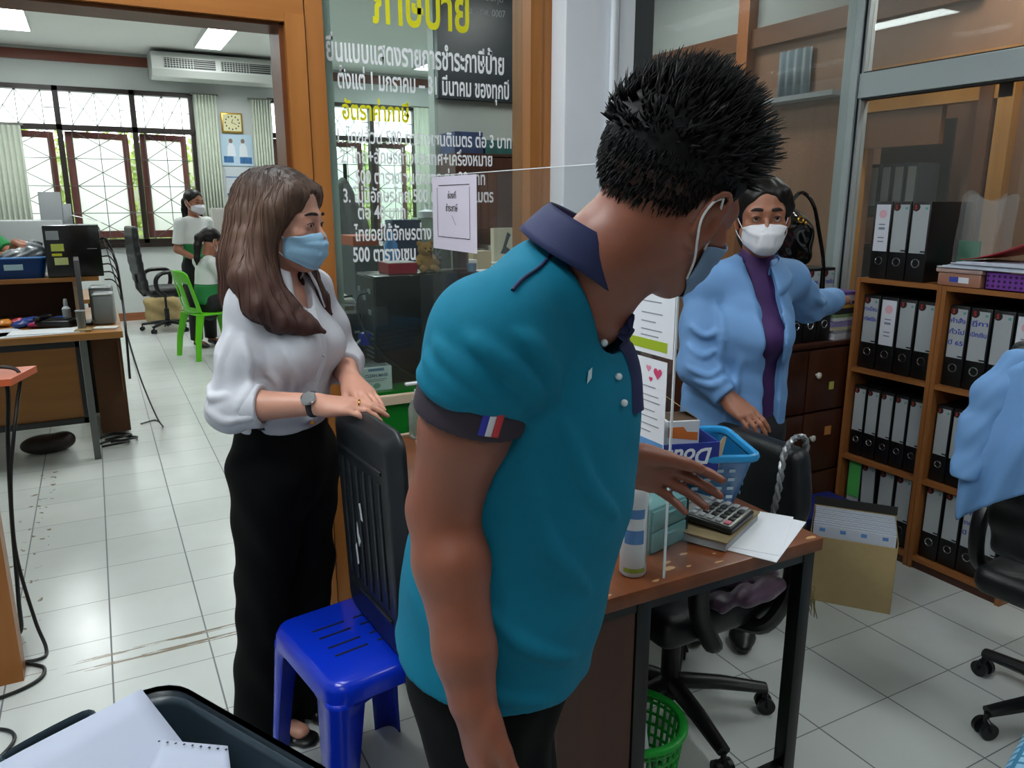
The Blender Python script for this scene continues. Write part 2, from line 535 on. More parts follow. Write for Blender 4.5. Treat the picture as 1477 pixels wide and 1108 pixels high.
# ================================================================ the setting
M_wall = mat('wall_paint', '#c9cfcd', 0.7, noise=0.05, nscale=2.0)
M_wallw = mat('wall_paint_cool', '#e2e7ee', 0.6, noise=0.04, nscale=3.0)
M_ceil = mat('ceiling_paint', '#eef0ec', 0.8)
M_darkwood = wood_mat('window_wood_dark', '#1d1614', '#2c201b', 2)
M_redwood = wood_mat('sash_wood', '#5b3430', '#6f4440', 2)
M_crown = wood_mat('crown_wood', '#6d3a2c', '#7d4636', 0)
M_jamb = wood_mat('jamb_wood', '#925a26', '#a86c33', 2, 0.6, 0.38)
M_jambh = wood_mat('lintel_wood', '#925a26', '#a86c33', 0, 0.6, 0.38)
M_jambdark = wood_mat('jamb_wood_dark', '#5d3214', '#6f3d1a', 2, 0.6, 0.4)
M_brown = wood_mat('panel_wood', '#7d5a45', '#8b6850', 2, 0.35, 0.35)
M_brownh = wood_mat('panel_wood_dark', '#5d3820', '#6c4529', 1, 0.35, 0.35)
M_green = mat('green_paint', '#0c7a22', 0.3, noise=0.12, nscale=6)
M_batten = wood_mat('batten_wood', '#c5b096', '#d8c6ae', 0)
M_alu = mat('aluminium', '#b9c2c6', 0.42, 0.35, noise=0.03, nscale=3)
M_aludark = mat('aluminium_gasket', '#15181a', 0.6)
M_darkframe = mat('frame_dark_grey', '#30393d', 0.5)

def floor_material():
    m = bpy.data.materials.new('floor_tiles'); m.use_nodes = True
    nt = m.node_tree; N = nt.nodes; L = nt.links; p = N['Principled BSDF']
    tc = N.new('ShaderNodeTexCoord'); sp = N.new('ShaderNodeSeparateXYZ'); L.new(tc.outputs['Object'], sp.inputs[0])
    def M_(op, a, b=None, c=None):
        n = N.new('ShaderNodeMath'); n.operation = op
        for i, x in enumerate((a, b, c)):
            if x is None: continue
            if isinstance(x, (int, float)): n.inputs[i].default_value = x
            else: L.new(x, n.inputs[i])
        return n.outputs[0]
    def dist(ax, off, pitch):
        q = M_('DIVIDE', M_('SUBTRACT', sp.outputs[ax], off), pitch)
        fr = M_('SUBTRACT', q, M_('ROUND', q))
        return M_('MULTIPLY', M_('ABSOLUTE', fr), pitch), M_('FLOOR', q)
    dx, ix = dist('X', -0.103, 0.3028); dy, iy = dist('Y', 1.607, 0.3030)
    gx = M_('LESS_THAN', dx, 0.0026); gy = M_('LESS_THAN', dy, 0.0017)
    g = M_('MAXIMUM', gx, gy)
    cv = N.new('ShaderNodeCombineXYZ'); L.new(ix, cv.inputs[0]); L.new(iy, cv.inputs[1])
    wn_ = N.new('ShaderNodeTexWhiteNoise'); wn_.noise_dimensions = '2D'; L.new(cv.outputs[0], wn_.inputs['Vector'])
    tile = N.new('ShaderNodeMix'); tile.data_type = 'RGBA'
    tile.inputs['A'].default_value = hexc('#c9cfcc'); tile.inputs['B'].default_value = hexc('#d0d5d2')
    L.new(wn_.outputs['Value'], tile.inputs['Factor'])
    nz = N.new('ShaderNodeTexNoise'); nz.inputs['Scale'].default_value = 3.0; nz.inputs['Detail'].default_value = 6
    L.new(tc.outputs['Object'], nz.inputs['Vector'])
    dirt = N.new('ShaderNodeMix'); dirt.data_type = 'RGBA'; dirt.blend_type = 'MULTIPLY'
    dirt.inputs['B'].default_value = (0.90, 0.895, 0.88, 1)
    dm = N.new('ShaderNodeMapRange'); dm.inputs['From Min'].default_value = 0.40; dm.inputs['From Max'].default_value = 0.80
    L.new(nz.outputs['Fac'], dm.inputs['Value']); L.new(dm.outputs[0], dirt.inputs['Factor']); L.new(tile.outputs['Result'], dirt.inputs['A'])
    gr = N.new('ShaderNodeMix'); gr.data_type = 'RGBA'; gr.inputs['B'].default_value = hexc('#6d7074')
    L.new(dirt.outputs['Result'], gr.inputs['A']); L.new(g, gr.inputs['Factor'])
    # worn glue track left by a door sill along y = 2.66, and scuffs by the cables
    nz2 = N.new('ShaderNodeTexNoise'); nz2.inputs['Scale'].default_value = 1.0; nz2.inputs['Detail'].default_value = 8
    mp = N.new('ShaderNodeMapping'); mp.inputs['Scale'].default_value = (5, 70, 1); L.new(tc.outputs['Object'], mp.inputs[0]); L.new(mp.outputs[0], nz2.inputs['Vector'])
    def band(c, w): return M_('LESS_THAN', M_('ABSOLUTE', M_('SUBTRACT', sp.outputs['Y'], c)), w)
    fade = N.new('ShaderNodeMapRange'); fade.inputs['From Min'].default_value = -0.38; fade.inputs['From Max'].default_value = 0.25
    fade.inputs['To Min'].default_value = 0.60; fade.inputs['To Max'].default_value = 0.42
    L.new(sp.outputs['X'], fade.inputs['Value'])
    inx = M_('MULTIPLY', M_('GREATER_THAN', sp.outputs['X'], -0.37), M_('LESS_THAN', sp.outputs['X'], 0.60))
    w1 = M_('MULTIPLY', M_('MAXIMUM', band(2.70, 0.010), band(2.64, 0.012)), M_('MULTIPLY', M_('GREATER_THAN', nz2.outputs['Fac'], fade.outputs[0]), inx))
    nz3 = N.new('ShaderNodeTexNoise'); nz3.inputs['Scale'].default_value = 22.0; nz3.inputs['Detail'].default_value = 4
    L.new(tc.outputs['Object'], nz3.inputs['Vector'])
    sx_ = M_('MULTIPLY', M_('LESS_THAN', M_('ABSOLUTE', M_('ADD', sp.outputs['X'], 0.40)), 0.07), M_('LESS_THAN', M_('ABSOLUTE', M_('SUBTRACT', sp.outputs['Y'], 3.9)), 1.0))
    w2 = M_('MULTIPLY', sx_, M_('GREATER_THAN', nz3.outputs['Fac'], 0.63))
    wr = N.new('ShaderNodeMix'); wr.data_type = 'RGBA'; wr.inputs['B'].default_value = hexc('#857a68')
    L.new(gr.outputs['Result'], wr.inputs['A']); L.new(M_('MAXIMUM', w1, w2), wr.inputs['Factor'])
    L.new(wr.outputs['Result'], p.inputs['Base Color'])
    rr = N.new('ShaderNodeMapRange'); rr.inputs['To Min'].default_value = 0.20; rr.inputs['To Max'].default_value = 0.27
    L.new(nz.outputs['Fac'], rr.inputs['Value']); L.new(M_('MAXIMUM', rr.outputs[0], M_('MULTIPLY', g, 0.6)), p.inputs['Roughness'])
    bp = N.new('ShaderNodeBump'); bp.inputs['Strength'].default_value = 0.4; bp.inputs['Distance'].default_value = 0.002; bp.invert = True
    L.new(g, bp.inputs['Height']); L.new(bp.outputs[0], p.inputs['Normal'])
    return m
struct('floor', B(0).bx(-4.5, 6.0, -3.0, 11.1, -0.1, 0.0), floor_material())

def shell(name, boxes, m):
    b = B(0)
    for q in boxes: b.bx(*q)
    return struct(name, b, m)
WY = 11.0          # far window wall
shell('ceiling_near', [(-3.0, 4.1, -3.0, 2.6, 3.0, 3.1)], M_ceil)
shell('ceiling_far', [(-4.5, 6.0, 2.6, 11.1, 3.24, 3.34)], M_ceil)
shell('wall_back', [(-3.1, 4.2, -3.1, -3.0, 0, 3.1)], wood_mat('back_panelling', '#3d2a1e', '#4a3324', 2))
shell('wall_left', [(-3.1, -3.0, -3.0, 2.7, 0, 3.1), (-4.6, -4.5, 2.6, 11.1, 0, 3.3), (-4.5, -3.0, 2.6, 2.7, 0, 3.3)], M_wall)
shell('wall_right', [(6.0, 6.1, 8.0, 11.1, 0, 3.3), (4.2, 6.0, 7.9, 8.0, 0, 3.3)], M_wall)
shell('wall_far', [(-4.5, 6.0, WY, WY + 0.15, 0, 0.98), (-4.5, 6.0, WY, WY + 0.15, 2.82, 3.3), (-4.5, -1.62, WY, WY + 0.15, 0.98, 2.82),
                   (1.28, 2.2, WY, WY + 0.15, 0.98, 2.82), (4.3, 6.0, WY, WY + 0.15, 0.98, 2.82)], M_wall)
shell('wall_partition', [(-3.0, -0.47, 2.6, 2.7, 0, 3.24), (-0.47, 0.706, 2.6, 2.7, 2.30, 3.24), (0.706, 3.25, 2.6, 2.7, 2.92, 3.24), (3.25, 4.1, 2.6, 2.7, 2.7, 3.24)], M_wallw)
shell('wall_inner', [(2.5, 3.42, 6.0, 6.12, 0, 3.24)], mat('wall_paint_grey', '#a5aaa6', 0.7))
# brown panelled wall of the passage, with its top rail and grey wall above
shell('wall_passage', [(4.1, 4.2, 3.24, 8.0, 0, 2.50), (4.1, 4.2, -3.0, 2.38, 0, 3.0), (4.1, 4.2, 2.38, 3.24, 2.22, 3.0)], M_brown)
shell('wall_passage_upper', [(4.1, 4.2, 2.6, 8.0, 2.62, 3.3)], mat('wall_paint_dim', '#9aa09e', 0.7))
shell('trim_7', [(4.05, 4.2, 2.6, 8.0, 2.50, 2.62)], M_brownh)
shell('wall_store', [(4.9, 5.0, 2.0, 3.7, 0, 3.0), (4.2, 4.9, 3.6, 3.7, 0, 3.0), (4.2, 4.9, 2.0, 2.1, 0, 3.0)], mat('wall_pinkish', '#a5806c', 0.6))
shell('baseboard_far', [(-4.5, 6.0, WY - 0.015, WY, 0, 0.10)], wood_mat('skirting_wood', '#8a5436', '#9c6242', 0))
shell('trim_1', [(-4.5, 6.0, WY - 0.03, WY, 3.09, 3.20)], M_crown)

# doorway between the two rooms
b = B(0).bx(-0.47, -0.355, 2.665, 2.75, 0, 2.03).bx(0.585, 0.645, 2.575, 2.725, 0, 2.06).bx(0.650, 0.706, 2.585, 2.715, 0, 2.92)
struct('trim_2', b, M_jamb)
struct('trim_3', B(0).bx(0.570, 0.585, 2.60, 2.74, 0, 2.03).bx(-0.37, 0.570, 2.60, 2.74, 2.025, 2.036), M_jambdark)
struct('trim_4', B(0).bx(-0.47, 0.645, 2.58, 2.72, 2.036, 2.30), M_jambh)
# reception window: green dado, wooden batten, side post and pane
struct('wall_dado', B(0).bx(0.706, 1.545, 2.615, 2.66, 0, 0.775), M_green)
struct('trim_5', B(0).bx(0.706, 1.545, 2.600, 2.625, 0.775, 0.810, 0.002), M_batten)
struct('trim_6', B(0).bx(1.452, 1.50, 2.58, 2.72, 0.81, 2.92).bx(1.502, 1.545, 2.59, 2.71, 0, 2.92), M_jamb)
M_pane = glass_mat('reception_glass', (0.93, 0.965, 0.955), 1.42)
w1 = struct('window_1', B(0).bx(0.706, 1.452, 2.640, 2.646, 0.815, 2.92), M_pane)
# second sliding leaf, on the left half only: one more layer, with reflected haze mixed into its colour
b = B(0).bx(0.70, 1.120, 2.655, 2.661, 0.815, 2.92)
w1b = obj('sliding_pane', b, glass_mat('sliding_glass', (0.92, 0.955, 0.945), 1.4, 0.0, 0.022, (0.78, 0.84, 0.83)), w1, label='hazier sliding glass leaf on the left half of the reception window')
# vinyl lettering on the pane
M_vw = mat('vinyl_white', '#e6e9ec', 0.5); M_vy = mat('vinyl_yellow', '#d9d400', 0.5)
def vinyl(body, x0, x1, z0, h, m, z1=None, bold=0.0):
    z1 = z0 if z1 is None else z1
    M = frame((x0, 2.634, z0), (x1 - x0, 0, z1 - z0), (0, 0, 1))
    text_mesh('vinyl_lettering', body, h, m, w1, M, 0.0005, width=sqrt((x1 - x0) ** 2 + (z1 - z0) ** 2), bold=bold)
vinyl('ภาษีป้าย', 0.885, 1.235, 2.075, 0.185, M_vy, bold=0.004)
vinyl('ยื่นแบบแสดงรายการชำระภาษีป้าย', 0.725, 1.372, 1.945, 0.100, M_vw, bold=0.002)
vinyl('ตั้งแต่ 1 มกราคม – 31 มีนาคม ของทุกปี', 0.758, 1.392, 1.862, 0.082, M_vw, bold=0.0015)
vinyl('อัตราค่าภาษี', 0.768, 1.004, 1.765, 0.082, M_vy, bold=0.002)
vinyl('1. ไทยล้วน 500 ตารางเซนติเมตร ต่อ 3 บาท', 0.748, 1.402, 1.690, 0.064, M_vw, bold=0.001)
vinyl('2. ไทย+อักษรต่างประเทศ+เครื่องหมาย', 0.755, 1.322, 1.625, 0.064, M_vw, bold=0.001)
vinyl('500 ตารางเซนติเมตร ต่อ 20 บาท', 0.802, 1.292, 1.558, 0.064, M_vw, bold=0.001)
vinyl('3. ไม่มีอักษรไทย 500 ตารางเซนติเมตร', 0.758, 1.326, 1.496, 0.064, M_vw, bold=0.001)
vinyl('ต่อ 40 บาท', 0.806, 0.978, 1.440, 0.064, M_vw, bold=0.001)
vinyl('ไทยอยู่ใต้อักษรต่าง', 0.790, 1.074, 1.366, 0.068, M_vw, bold=0.0012)
vinyl('500 ตารางเซน', 0.782, 1.012, 1.295, 0.070, M_vw, bold=0.0015)

# white pillar with a cable conduit
struct('wall_pillar', B(0).bx(1.545, 1.775, 2.496, 2.74, 0, 3.0, 0.004).bx(1.780, 1.850, 2.500, 2.74, 0, 3.0, 0.004), M_wallw)
b = B().cyl((1.742, 2.484, 0.3), (1.742, 2.484, 3.0), 0.011)
for z in (1.2, 1.75, 2.25): b.bx(1.725, 1.759, 2.472, 2.497, z, z + 0.015)
tag(obj('cable_conduit', b, M_wallw), 'thin white cable conduit running up the front of the white pillar', 'conduit')
# dark framed fixed glazing and the aluminium corner
struct('trim_8', B(0).bx(1.850, 2.028, 2.62, 2.68, 0.0, 2.92).bx(2.028, 3.21, 2.62, 2.68, 0, 0.70), M_darkframe)
M_pane2 = glass_mat('passage_glass', (0.80, 0.83, 0.82), 1.52, 0.0, 0.035, (0.75, 0.77, 0.75))
struct('window_2', B(0).bx(2.028, 3.21, 2.640, 2.646, 0.70, 2.92), M_pane2)
b = B(0).bx(3.205, 3.275, 2.605, 2.69, 0, 3.0, 0.003).bx(3.225, 3.275, 2.585, 2.60, 0, 1.965).bx(3.225, 3.275, 2.585, 2.60, 2.075, 3.0)
b.bx(3.215, 3.275, -3.0, 2.60, 1.965, 2.075, 0.003).bx(3.225, 3.275, -3.0, 2.585, 0.80, 0.86)
struct('trim_9', b, M_alu)
b = B(0).bx(3.22, 3.27, 2.598, 2.606, 0, 3.0).bx(3.222, 3.272, -3.0, 2.585, 1.957, 1.965).bx(3.222, 3.272, -3.0, 2.585, 2.075, 2.081)
struct('trim_10', b, M_aludark)
struct('wall_panel', B(0).bx(3.23, 3.27, -3.0, 2.585, 0, 0.80), M_wallw)
struct('window_3', B(0).bx(3.247, 3.253, -3.0, 2.585, 0.86, 1.957), M_pane2)
struct('window_4', B(0).bx(3.247, 3.253, -3.0, 2.585, 2.081, 3.0), M_pane2)

# far windows -------------------------------------------------------------
M_frost = glass_mat('frosted_pane', (0.96, 0.98, 0.98), 1.4, 0.2, 0.55, (0.97, 1.0, 0.99))
M_clear = glass_mat('clear_pane', (0.93, 0.97, 0.96), 1.4)
M_grille = mat('grille_steel', '#5a5e5b', 0.6)
def far_window(name, x0, x1, mull):
    z0, z1, zt = 0.98, 2.82, 2.355
    w = struct(name, (lambda b: [b.bx(x0, x1, WY - 0.02, WY + 0.12, z0, z0 + 0.05), b.bx(x0, x1, WY - 0.02, WY + 0.12, z1 - 0.055, z1),
        b.bx(x0, x1, WY - 0.02, WY + 0.12, zt - 0.03, zt + 0.03), b.bx(x0, x0 + 0.05, WY, WY + 0.12, z0, z1), b.bx(x1 - 0.05, x1, WY, WY + 0.12, z0, z1),
        [b.bx(m - 0.03, m + 0.03, WY - 0.02, WY + 0.12, z0, z1) for m in mull]][0])(B(0)), M_darkwood)
    xs = [x0 + 0.02] + mull + [x1 - 0.02]
    for a, c in zip(xs[:-1], xs[1:]):
        obj('pane', B(0).bx(a, c, WY + 0.07, WY + 0.076, zt, z1), M_frost, w)
        # casement standing ajar, hinged on its left
        W = (c - a) - 0.10; r = radians(16)
        q = B(0); h0, h1 = z0 + 0.06, zt - 0.035
        q.bx(0, 0.07, -0.02, 0.02, h0, h1).bx(W - 0.07, W, -0.02, 0.02, h0, h1).bx(0.07, W - 0.07, -0.02, 0.02, h1 - 0.075, h1).bx(0.07, W - 0.07, -0.02, 0.02, h0, h0 + 0.09)
        Mx = Matrix.Translation((a + 0.045, WY + 0.11, 0)) @ Matrix.Rotation(r, 4, 'Z')
        sa = obj('casement', q.xf(Mx), M_redwood, w)
        obj('pane', B(0).bx(0.06, W - 0.06, -0.003, 0.003, h0 + 0.08, h1 - 0.07).xf(Mx), M_frost, sa)
        # thin diamond grille inside
        g = B(0); y = WY + 0.03; wq = c - a
        def bar(p, s_): g.tube([(a + wq * p[0], y, p[1]), (a + wq * s_[0], y, s_[1])], 0.0048, 4)
        n = 4; dz = (zt - 0.03 - z0 - 0.05) / n
        for k in range(n):
            za = z0 + 0.05 + dz * k; zb = za + dz
            bar((0.15, za), (0.85, zb)); bar((0.15, zb), (0.85, za)); bar((0.02, zb), (0.98, zb))
        for u in (0.15, 0.5, 0.85): bar((u, z0 + 0.05), (u, zt - 0.03))
        za, zb = zt + 0.03, z1 - 0.05
        for u in (0.18, 0.5, 0.82): bar((u, za), (u, zb))
        bar((0.18, za), (0.5, zb)); bar((0.5, zb), (0.82, za)); bar((0.18, zb), (0.5, za)); bar((0.5, za), (0.82, zb))
        bar((0, (za + zb) / 2), (0.18, (za + zb) / 2)); bar((0.82, (za + zb) / 2), (1, (za + zb) / 2))
        obj('grille', g, M_grille, w)
    return w
far_window('window_5', -1.62, 1.28, [-1.05, -0.23, 0.585])
far_window('window_6', 2.20, 4.30, [2.9, 3.62])
shell('trim_11', [(-1.7, 1.36, WY - 0.06, WY, 0.93, 0.98), (2.1, 4.4, WY - 0.06, WY, 0.93, 0.98)], M_darkwood)
# ground and ivy outside
struct('ground', B(0).bx(-8, 10, 11.15, 16, -0.2, -0.1), mat('yard', '#9aa090', 0.9))
rng = random.Random(3); b = B(0)
for i in range(7000):
    x = rng.uniform(-2.6, 5.2); z = rng.uniform(0.2, 2.5); y = 12.5 + rng.uniform(-.12, .12)
    if rng.random() < (z - 1.6) * 0.5: continue
    s_ = rng.uniform(.03, .06); Q = Euler((rng.uniform(-.9, .9), rng.uniform(-3, 3), rng.uniform(-.9, .9))).to_matrix()
    b.poly([Vector((x, y, z)) + Q @ Vector(p) for p in ((-s_, 0, 0), (0, 0, -s_ * .8), (s_, 0, 0), (0, 0, s_ * .8))])
tag(obj('ivy', b, mat('ivy_leaf', '#9db85a', 0.5, noise=0.55, nscale=5), smooth=False), 'bright green ivy growing outside the far windows', 'ivy', kind='stuff')
struct('wall_outside', B(0).bx(-3, 5.5, 12.68, 12.75, -0.1, 2.3), mat('garden_wall', '#c9cbb8', 0.9))

# ================================================================ things in the near room
M_black = mat('black_plastic', '#0d0f11', 0.38, noise=0.2, nscale=8)
M_blacksteel = mat('black_steel', '#0b0d0e', 0.35)
M_chrome = mat('chrome', '#c9ccd0', 0.2, 1.0)
M_paper = mat('paper_white', '#e3e6ec', 0.75)
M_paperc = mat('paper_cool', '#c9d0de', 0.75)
M_ink = mat('ink_dark', '#26282e', 0.7)
M_inkb = mat('ink_blue', '#3a48a8', 0.7)
M_deskwood = wood_mat('desk_laminate', '#68381d', '#7e4728', 1, 0.7, 0.3)
M_deskside = wood_mat('desk_side_laminate', '#44271b', '#513022', 2, 0.7, 0.4)
M_chip = mat('chipped_laminate', '#b88e62', 0.8)
M_shelfwood = wood_mat('shelf_laminate', '#8a552c', '#a06838', 2, 0.8, 0.4)
M_shelfwoodh = wood_mat('shelf_laminate_flat', '#8a552c', '#a06838', 1, 0.8, 0.4)
M_cabwood = wood_mat('cabinet_wood', '#3d1f13', '#4b281a', 2, 0.8, 0.35)
M_label = mat('file_label', '#aab0b4', 0.7, noise=0.05, nscale=12)
M_labelw = mat('file_label_white', '#d5d8e2', 0.7)
M_logo = mat('file_emblem', '#2a1a18', 0.5); M_red = mat('emblem_red', '#a8322c', 0.5)
M_teal = mat('emblem_teal', '#5f9c93', 0.5); M_pink = mat('stamp_pink', '#d9a9b6', 0.7)

# ---- clerk's desk --------------------------------------------------------
DX0, DX1, DY0, DY1, DZ = 0.66, 1.40, 1.105, 2.32, 0.75
desk = thing('office_desk', 'brown laminate office desk with chipped edges and a black steel frame, calculator lying on it', 'desk', (1.03, 1.7, 0))
def W(b, o): return b.shift(-Vector(o.location))
obj('desk_top', W(B().bx(DX0, DX1, DY0, DY1, DZ - 0.032, DZ, 0.004), desk), M_deskwood, desk)
b = B(0); rng = random.Random(5)
for (x, y, sx, sy) in [(0.985, 1.150, .020, .010), (1.06, 1.19, .012, .006), (1.00, 1.175, .016, .005), (1.10, 1.125, .018, .004), (1.20, 1.118, .024, .005), (1.285, 1.112, .015, .004),
                       (1.372, 1.118, .02, .007), (0.93, 1.122, .012, .005), (0.80, 1.118, .018, .005), (1.03, 1.14, .008, .004), (1.12, 1.16, .006, .003)]:
    n = 7; pts = [(x + sx * rng.uniform(.6, 1.1) * cos(2 * pi * i / n), y + sy * rng.uniform(.6, 1.1) * sin(2 * pi * i / n), DZ + 0.0003) for i in range(n)]
    b.poly(pts, (0, 0, 0.0003))
obj('chipped_patch', W(b, desk), M_chip, desk, label='pale chips in the desk laminate')
for (x, y) in ((0.90, 1.135), (1.372, 1.135), (1.372, 2.28), (0.70, 2.28)):
    obj('leg', W(B().bx(x - .018, x + .018, y - .018, y + .018, 0, DZ - .032, 0.003), desk), M_blacksteel, desk)
obj('frame_rail', W(B().bx(0.72, 1.372, 1.12, 1.15, DZ - .058, DZ - .032).bx(1.357, 1.387, 1.135, 2.28, DZ - .06, DZ - .032), desk), M_blacksteel, desk)
obj('foot_rail', W(B().bx(0.918, 1.354, 1.122, 1.148, .115, .145), desk), M_blacksteel, desk)
obj('side_panel', W(B(0).bx(0.70, 0.880, 1.122, 1.148, 0.06, DZ - .032).bx(0.690, 0.712, 1.15, 2.28, 0.06, DZ - .032), desk), M_deskside, desk)

# ---- clear acrylic screen standing on the desk ----------------------------
M_acr = glass_mat('acrylic', (0.95, 0.965, 0.965), 1.42, 0.02, 0.022, (0.80, 0.82, 0.85))
M_acredge = mat('acrylic_edge', '#dfe6ea', 0.25)
AX = 0.95
scr = thing('acrylic_screen', 'clear acrylic sneeze screen standing on the brown desk behind the person in teal', 'screen', (AX, 1.7, DZ))
obj('sheet', W(B(0).bx(AX - .002, AX + .002, 1.124, 2.32, DZ + .0005, 1.575), scr), M_acr, scr)
obj('sheet_edge', W(B(0).bx(AX - .0022, AX + .0022, 1.121, 1.124, DZ + .0005, 1.575).bx(AX - .0022, AX + .0022, 1.124, 2.32, 1.575, 1.577), scr), M_acredge, scr, label='bright polished edge of the acrylic')
for y in (1.124, 2.31): obj('foot', W(B(0).bx(AX - .0022, AX + .06, y, y + .003, DZ + .0005, DZ + .10), scr), M_acr, scr)
def on_sheet(y, z): return frame((AX - 0.0035, y, z), (0, -1, 0), (0, 0, 1))      # reads from the customers' side
s = thing('paper_sign', 'white paper sign with a thin ruled border taped high on the acrylic screen', 'sign', (AX - .003, 2.05, 1.36))
obj('sheet', W(B(0).bx(AX - .0030, AX - .0022, 1.985, 2.305, 1.355, 1.572), s), mat('paper_lilac', '#cfc9da', 0.75), s)
b = B(0); P = []
x = AX - .0034
for (y0, y1, z0, z1) in ((2.03, 2.255, 1.545, 1.547), (2.03, 2.265, 1.392, 1.394), (2.264, 2.266, 1.395, 1.54), (2.029, 2.031, 1.395, 1.54)): b.bx(x - .0003, x + .0003, y0, y1, z0, z1)
b.poly([(x, 2.155, 1.458), (x, 2.158, 1.458), (x, 2.130, 1.430), (x, 2.127, 1.430)])
obj('ruled_border', W(b, s), M_ink, s)
sgn = Matrix.Translation(-Vector(s.location))
text_mesh('lettering', 'ช่องที่', 0.026, M_ink, s, sgn @ on_sheet(2.185, 1.507), width=0.060)
text_mesh('lettering', 'ชำระภาษี', 0.028, M_ink, s, sgn @ on_sheet(2.20, 1.470), width=0.085)
# two printed notices lower on the screen
s = thing('notice_sheet', 'white notice with a rainbow arc and lime band, upper one on the acrylic screen', 'notice', (AX - .003, 1.17, 1.2))
T = Matrix.Translation(-Vector(s.location))
obj('sheet', W(B(0).bx(AX - .0030, AX - .0022, 1.125, 1.315, 1.205, 1.405), s), M_paper, s)
b = B(0)
for i in range(10):
    a0 = pi * (0.08 + i / 10 * .84); a1 = pi * (0.08 + (i + 1) / 10 * .84)
    pt = lambda r, a: (AX - .0034, 1.205 - r * cos(a), 1.362 + r * sin(a))
    b.quad(pt(.020, a0), pt(.020, a1), pt(.028, a1), pt(.028, a0))
obj('rainbow_arc', W(b, s), mat('print_blue', '#4f8fc4', 0.6), s)
b = B(0)
for i in range(10):
    a0 = pi * (0.08 + i / 10 * .84); a1 = pi * (0.08 + (i + 1) / 10 * .84)
    b.quad(pt(.028, a0), pt(.028, a1), pt(.033, a1), pt(.033, a0))
obj('rainbow_arc', W(b, s), mat('print_orange', '#dba43f', 0.6), s)
b = B(0)
for z, w in ((1.352, .05), (1.331, .05), (1.308, .045), (1.285, .05), (1.268, .03), (1.252, .05), (1.240, .04)): b.bx(AX - .0035, AX - .0031, 1.21 - w, 1.225, z, z + .0022)
obj('print_lines', W(b, s), mat('print_grey', '#8a8d98', 0.7), s)
obj('lime_band', W(B(0).bx(AX - .0034, AX - .0031, 1.142, 1.31, 1.214, 1.234), s), mat('print_lime', '#9cb41f', 0.6), s)
s = thing('notice_sheet', 'white notice with pink hearts and a blue foot, lower one on the acrylic screen', 'notice', (AX - .003, 1.17, 1.1))
obj('sheet', W(B(0).bx(AX - .0030, AX - .0022, 1.140, 1.33, 1.010, 1.196), s), M_paper, s)
def heart(c, r):
    pts = []
    for i in range(24):
        t = 2 * pi * i / 24; u = 16 * sin(t) ** 3; v = 13 * cos(t) - 5 * cos(2 * t) - 2 * cos(3 * t) - cos(4 * t)
        pts.append((AX - .0034, c[0] - u / 16 * r, c[1] + v / 16 * r))
    return pts
b = B(0).poly(heart((1.167, 1.170), .013)); obj('heart', W(b, s), mat('print_pink', '#cf3f6f', 0.6), s)
b = B(0).poly(heart((1.196, 1.176), .008)); obj('heart', W(b, s), mat('print_rose', '#dd8aa5', 0.6), s)
b = B(0).poly(heart((1.188, 1.155), .006)); obj('heart', W(b, s), MATS['print_pink'], s)
b = B(0)
for z, w in ((1.138, .04), (1.120, .05), (1.108, .055), (1.090, .04), (1.076, .05), (1.060, .055), (1.046, .03)): b.bx(AX - .0035, AX - .0031, 1.212 - w, 1.232, z, z + .0020)
obj('print_lines', W(b, s), mat('print_grey', '#8a8d98', 0.7), s)
obj('blue_band', W(B(0).bx(AX - .0034, AX - .0031, 1.142, 1.328, 1.012, 1.030), s), mat('print_sky', '#5b93c9', 0.6), s)

# ---- things on the desk ----------------------------------------------------
# note pads with the calculator on top
p = thing('loose_paper', 'sheet of white paper sticking out under the brown note pad on the desk', 'paper', (1.28, 1.2, DZ), radians(28))
obj('sheet', B(0).bx(-.13, .125, -.085, .10, 0.0006, .0016), M_paper, p)
p = thing('loose_paper', 'white paper slip skewed on top of another sheet at the desk corner', 'paper', (1.285, 1.215, DZ + .0018), radians(36))
obj('sheet', B(0).bx(-.12, .115, -.08, .09, 0, .0008), M_paper, p)
pad = thing('note_pad', 'thick grey edged note pad with a kraft cover under the calculator', 'note pad', (1.205, 1.265, DZ + .0028), radians(26))
obj('page_block', B(0).bx(-.105, .105, -.075, .08, 0, .018), mat('page_edges', '#a9aeb0', 0.8, noise=.15, nscale=60, stretch=(1, 1, 30)), pad)
obj('cover', B(0).bx(-.108, .109, -.078, .083, .018, .0225, .001), mat('kraft', '#8b7a58', 0.75, noise=.1), pad)
cz = DZ + .0028 + .0228
calc = thing('calculator', 'silver and black desk calculator lying on the kraft note pad', 'calculator', (1.205, 1.268, cz), radians(24))
def tilt(b): return b.xf(Matrix.Translation((0, 0, .0)) @ Matrix.Rotation(radians(4), 4, 'X').to_4x4() @ Matrix.Translation((0, .08, 0))).shift((0, -.08, 0))
obj('body', tilt(B().bx(-.068, .068, -.078, .088, 0, .017, .006, 3)), mat('calc_black', '#141515', 0.4), calc)
obj('face_plate', tilt(B().bx(-.062, .062, -.072, .082, .0165, .0185, .004, 2)), mat('calc_silver', '#9ea19c', 0.35, 0.5), calc)
obj('display', tilt(B().bx(-.050, .050, .050, .076, .018, .0225, .002)), mat('lcd', '#77837a', 0.2), calc)
kc = [mat('key_black', '#1a1b1c', 0.4), mat('key_grey', '#8b8f92', 0.4), mat('key_pink', '#c06c7c', 0.4)]
for r_ in range(5):
    for c_ in range(5):
        x = -.050 + .025 * c_; y = -.060 + .0205 * r_
        k = kc[2] if (c_ == 0 and r_ == 0) else kc[1] if (c_ == 4 or r_ == 4 or c_ == 0) else kc[0]
        obj('key', tilt(B().bx(x - .0095, x + .0095, y - .0070, y + .0070, .018, .0235, .0025, 2)), k, calc)
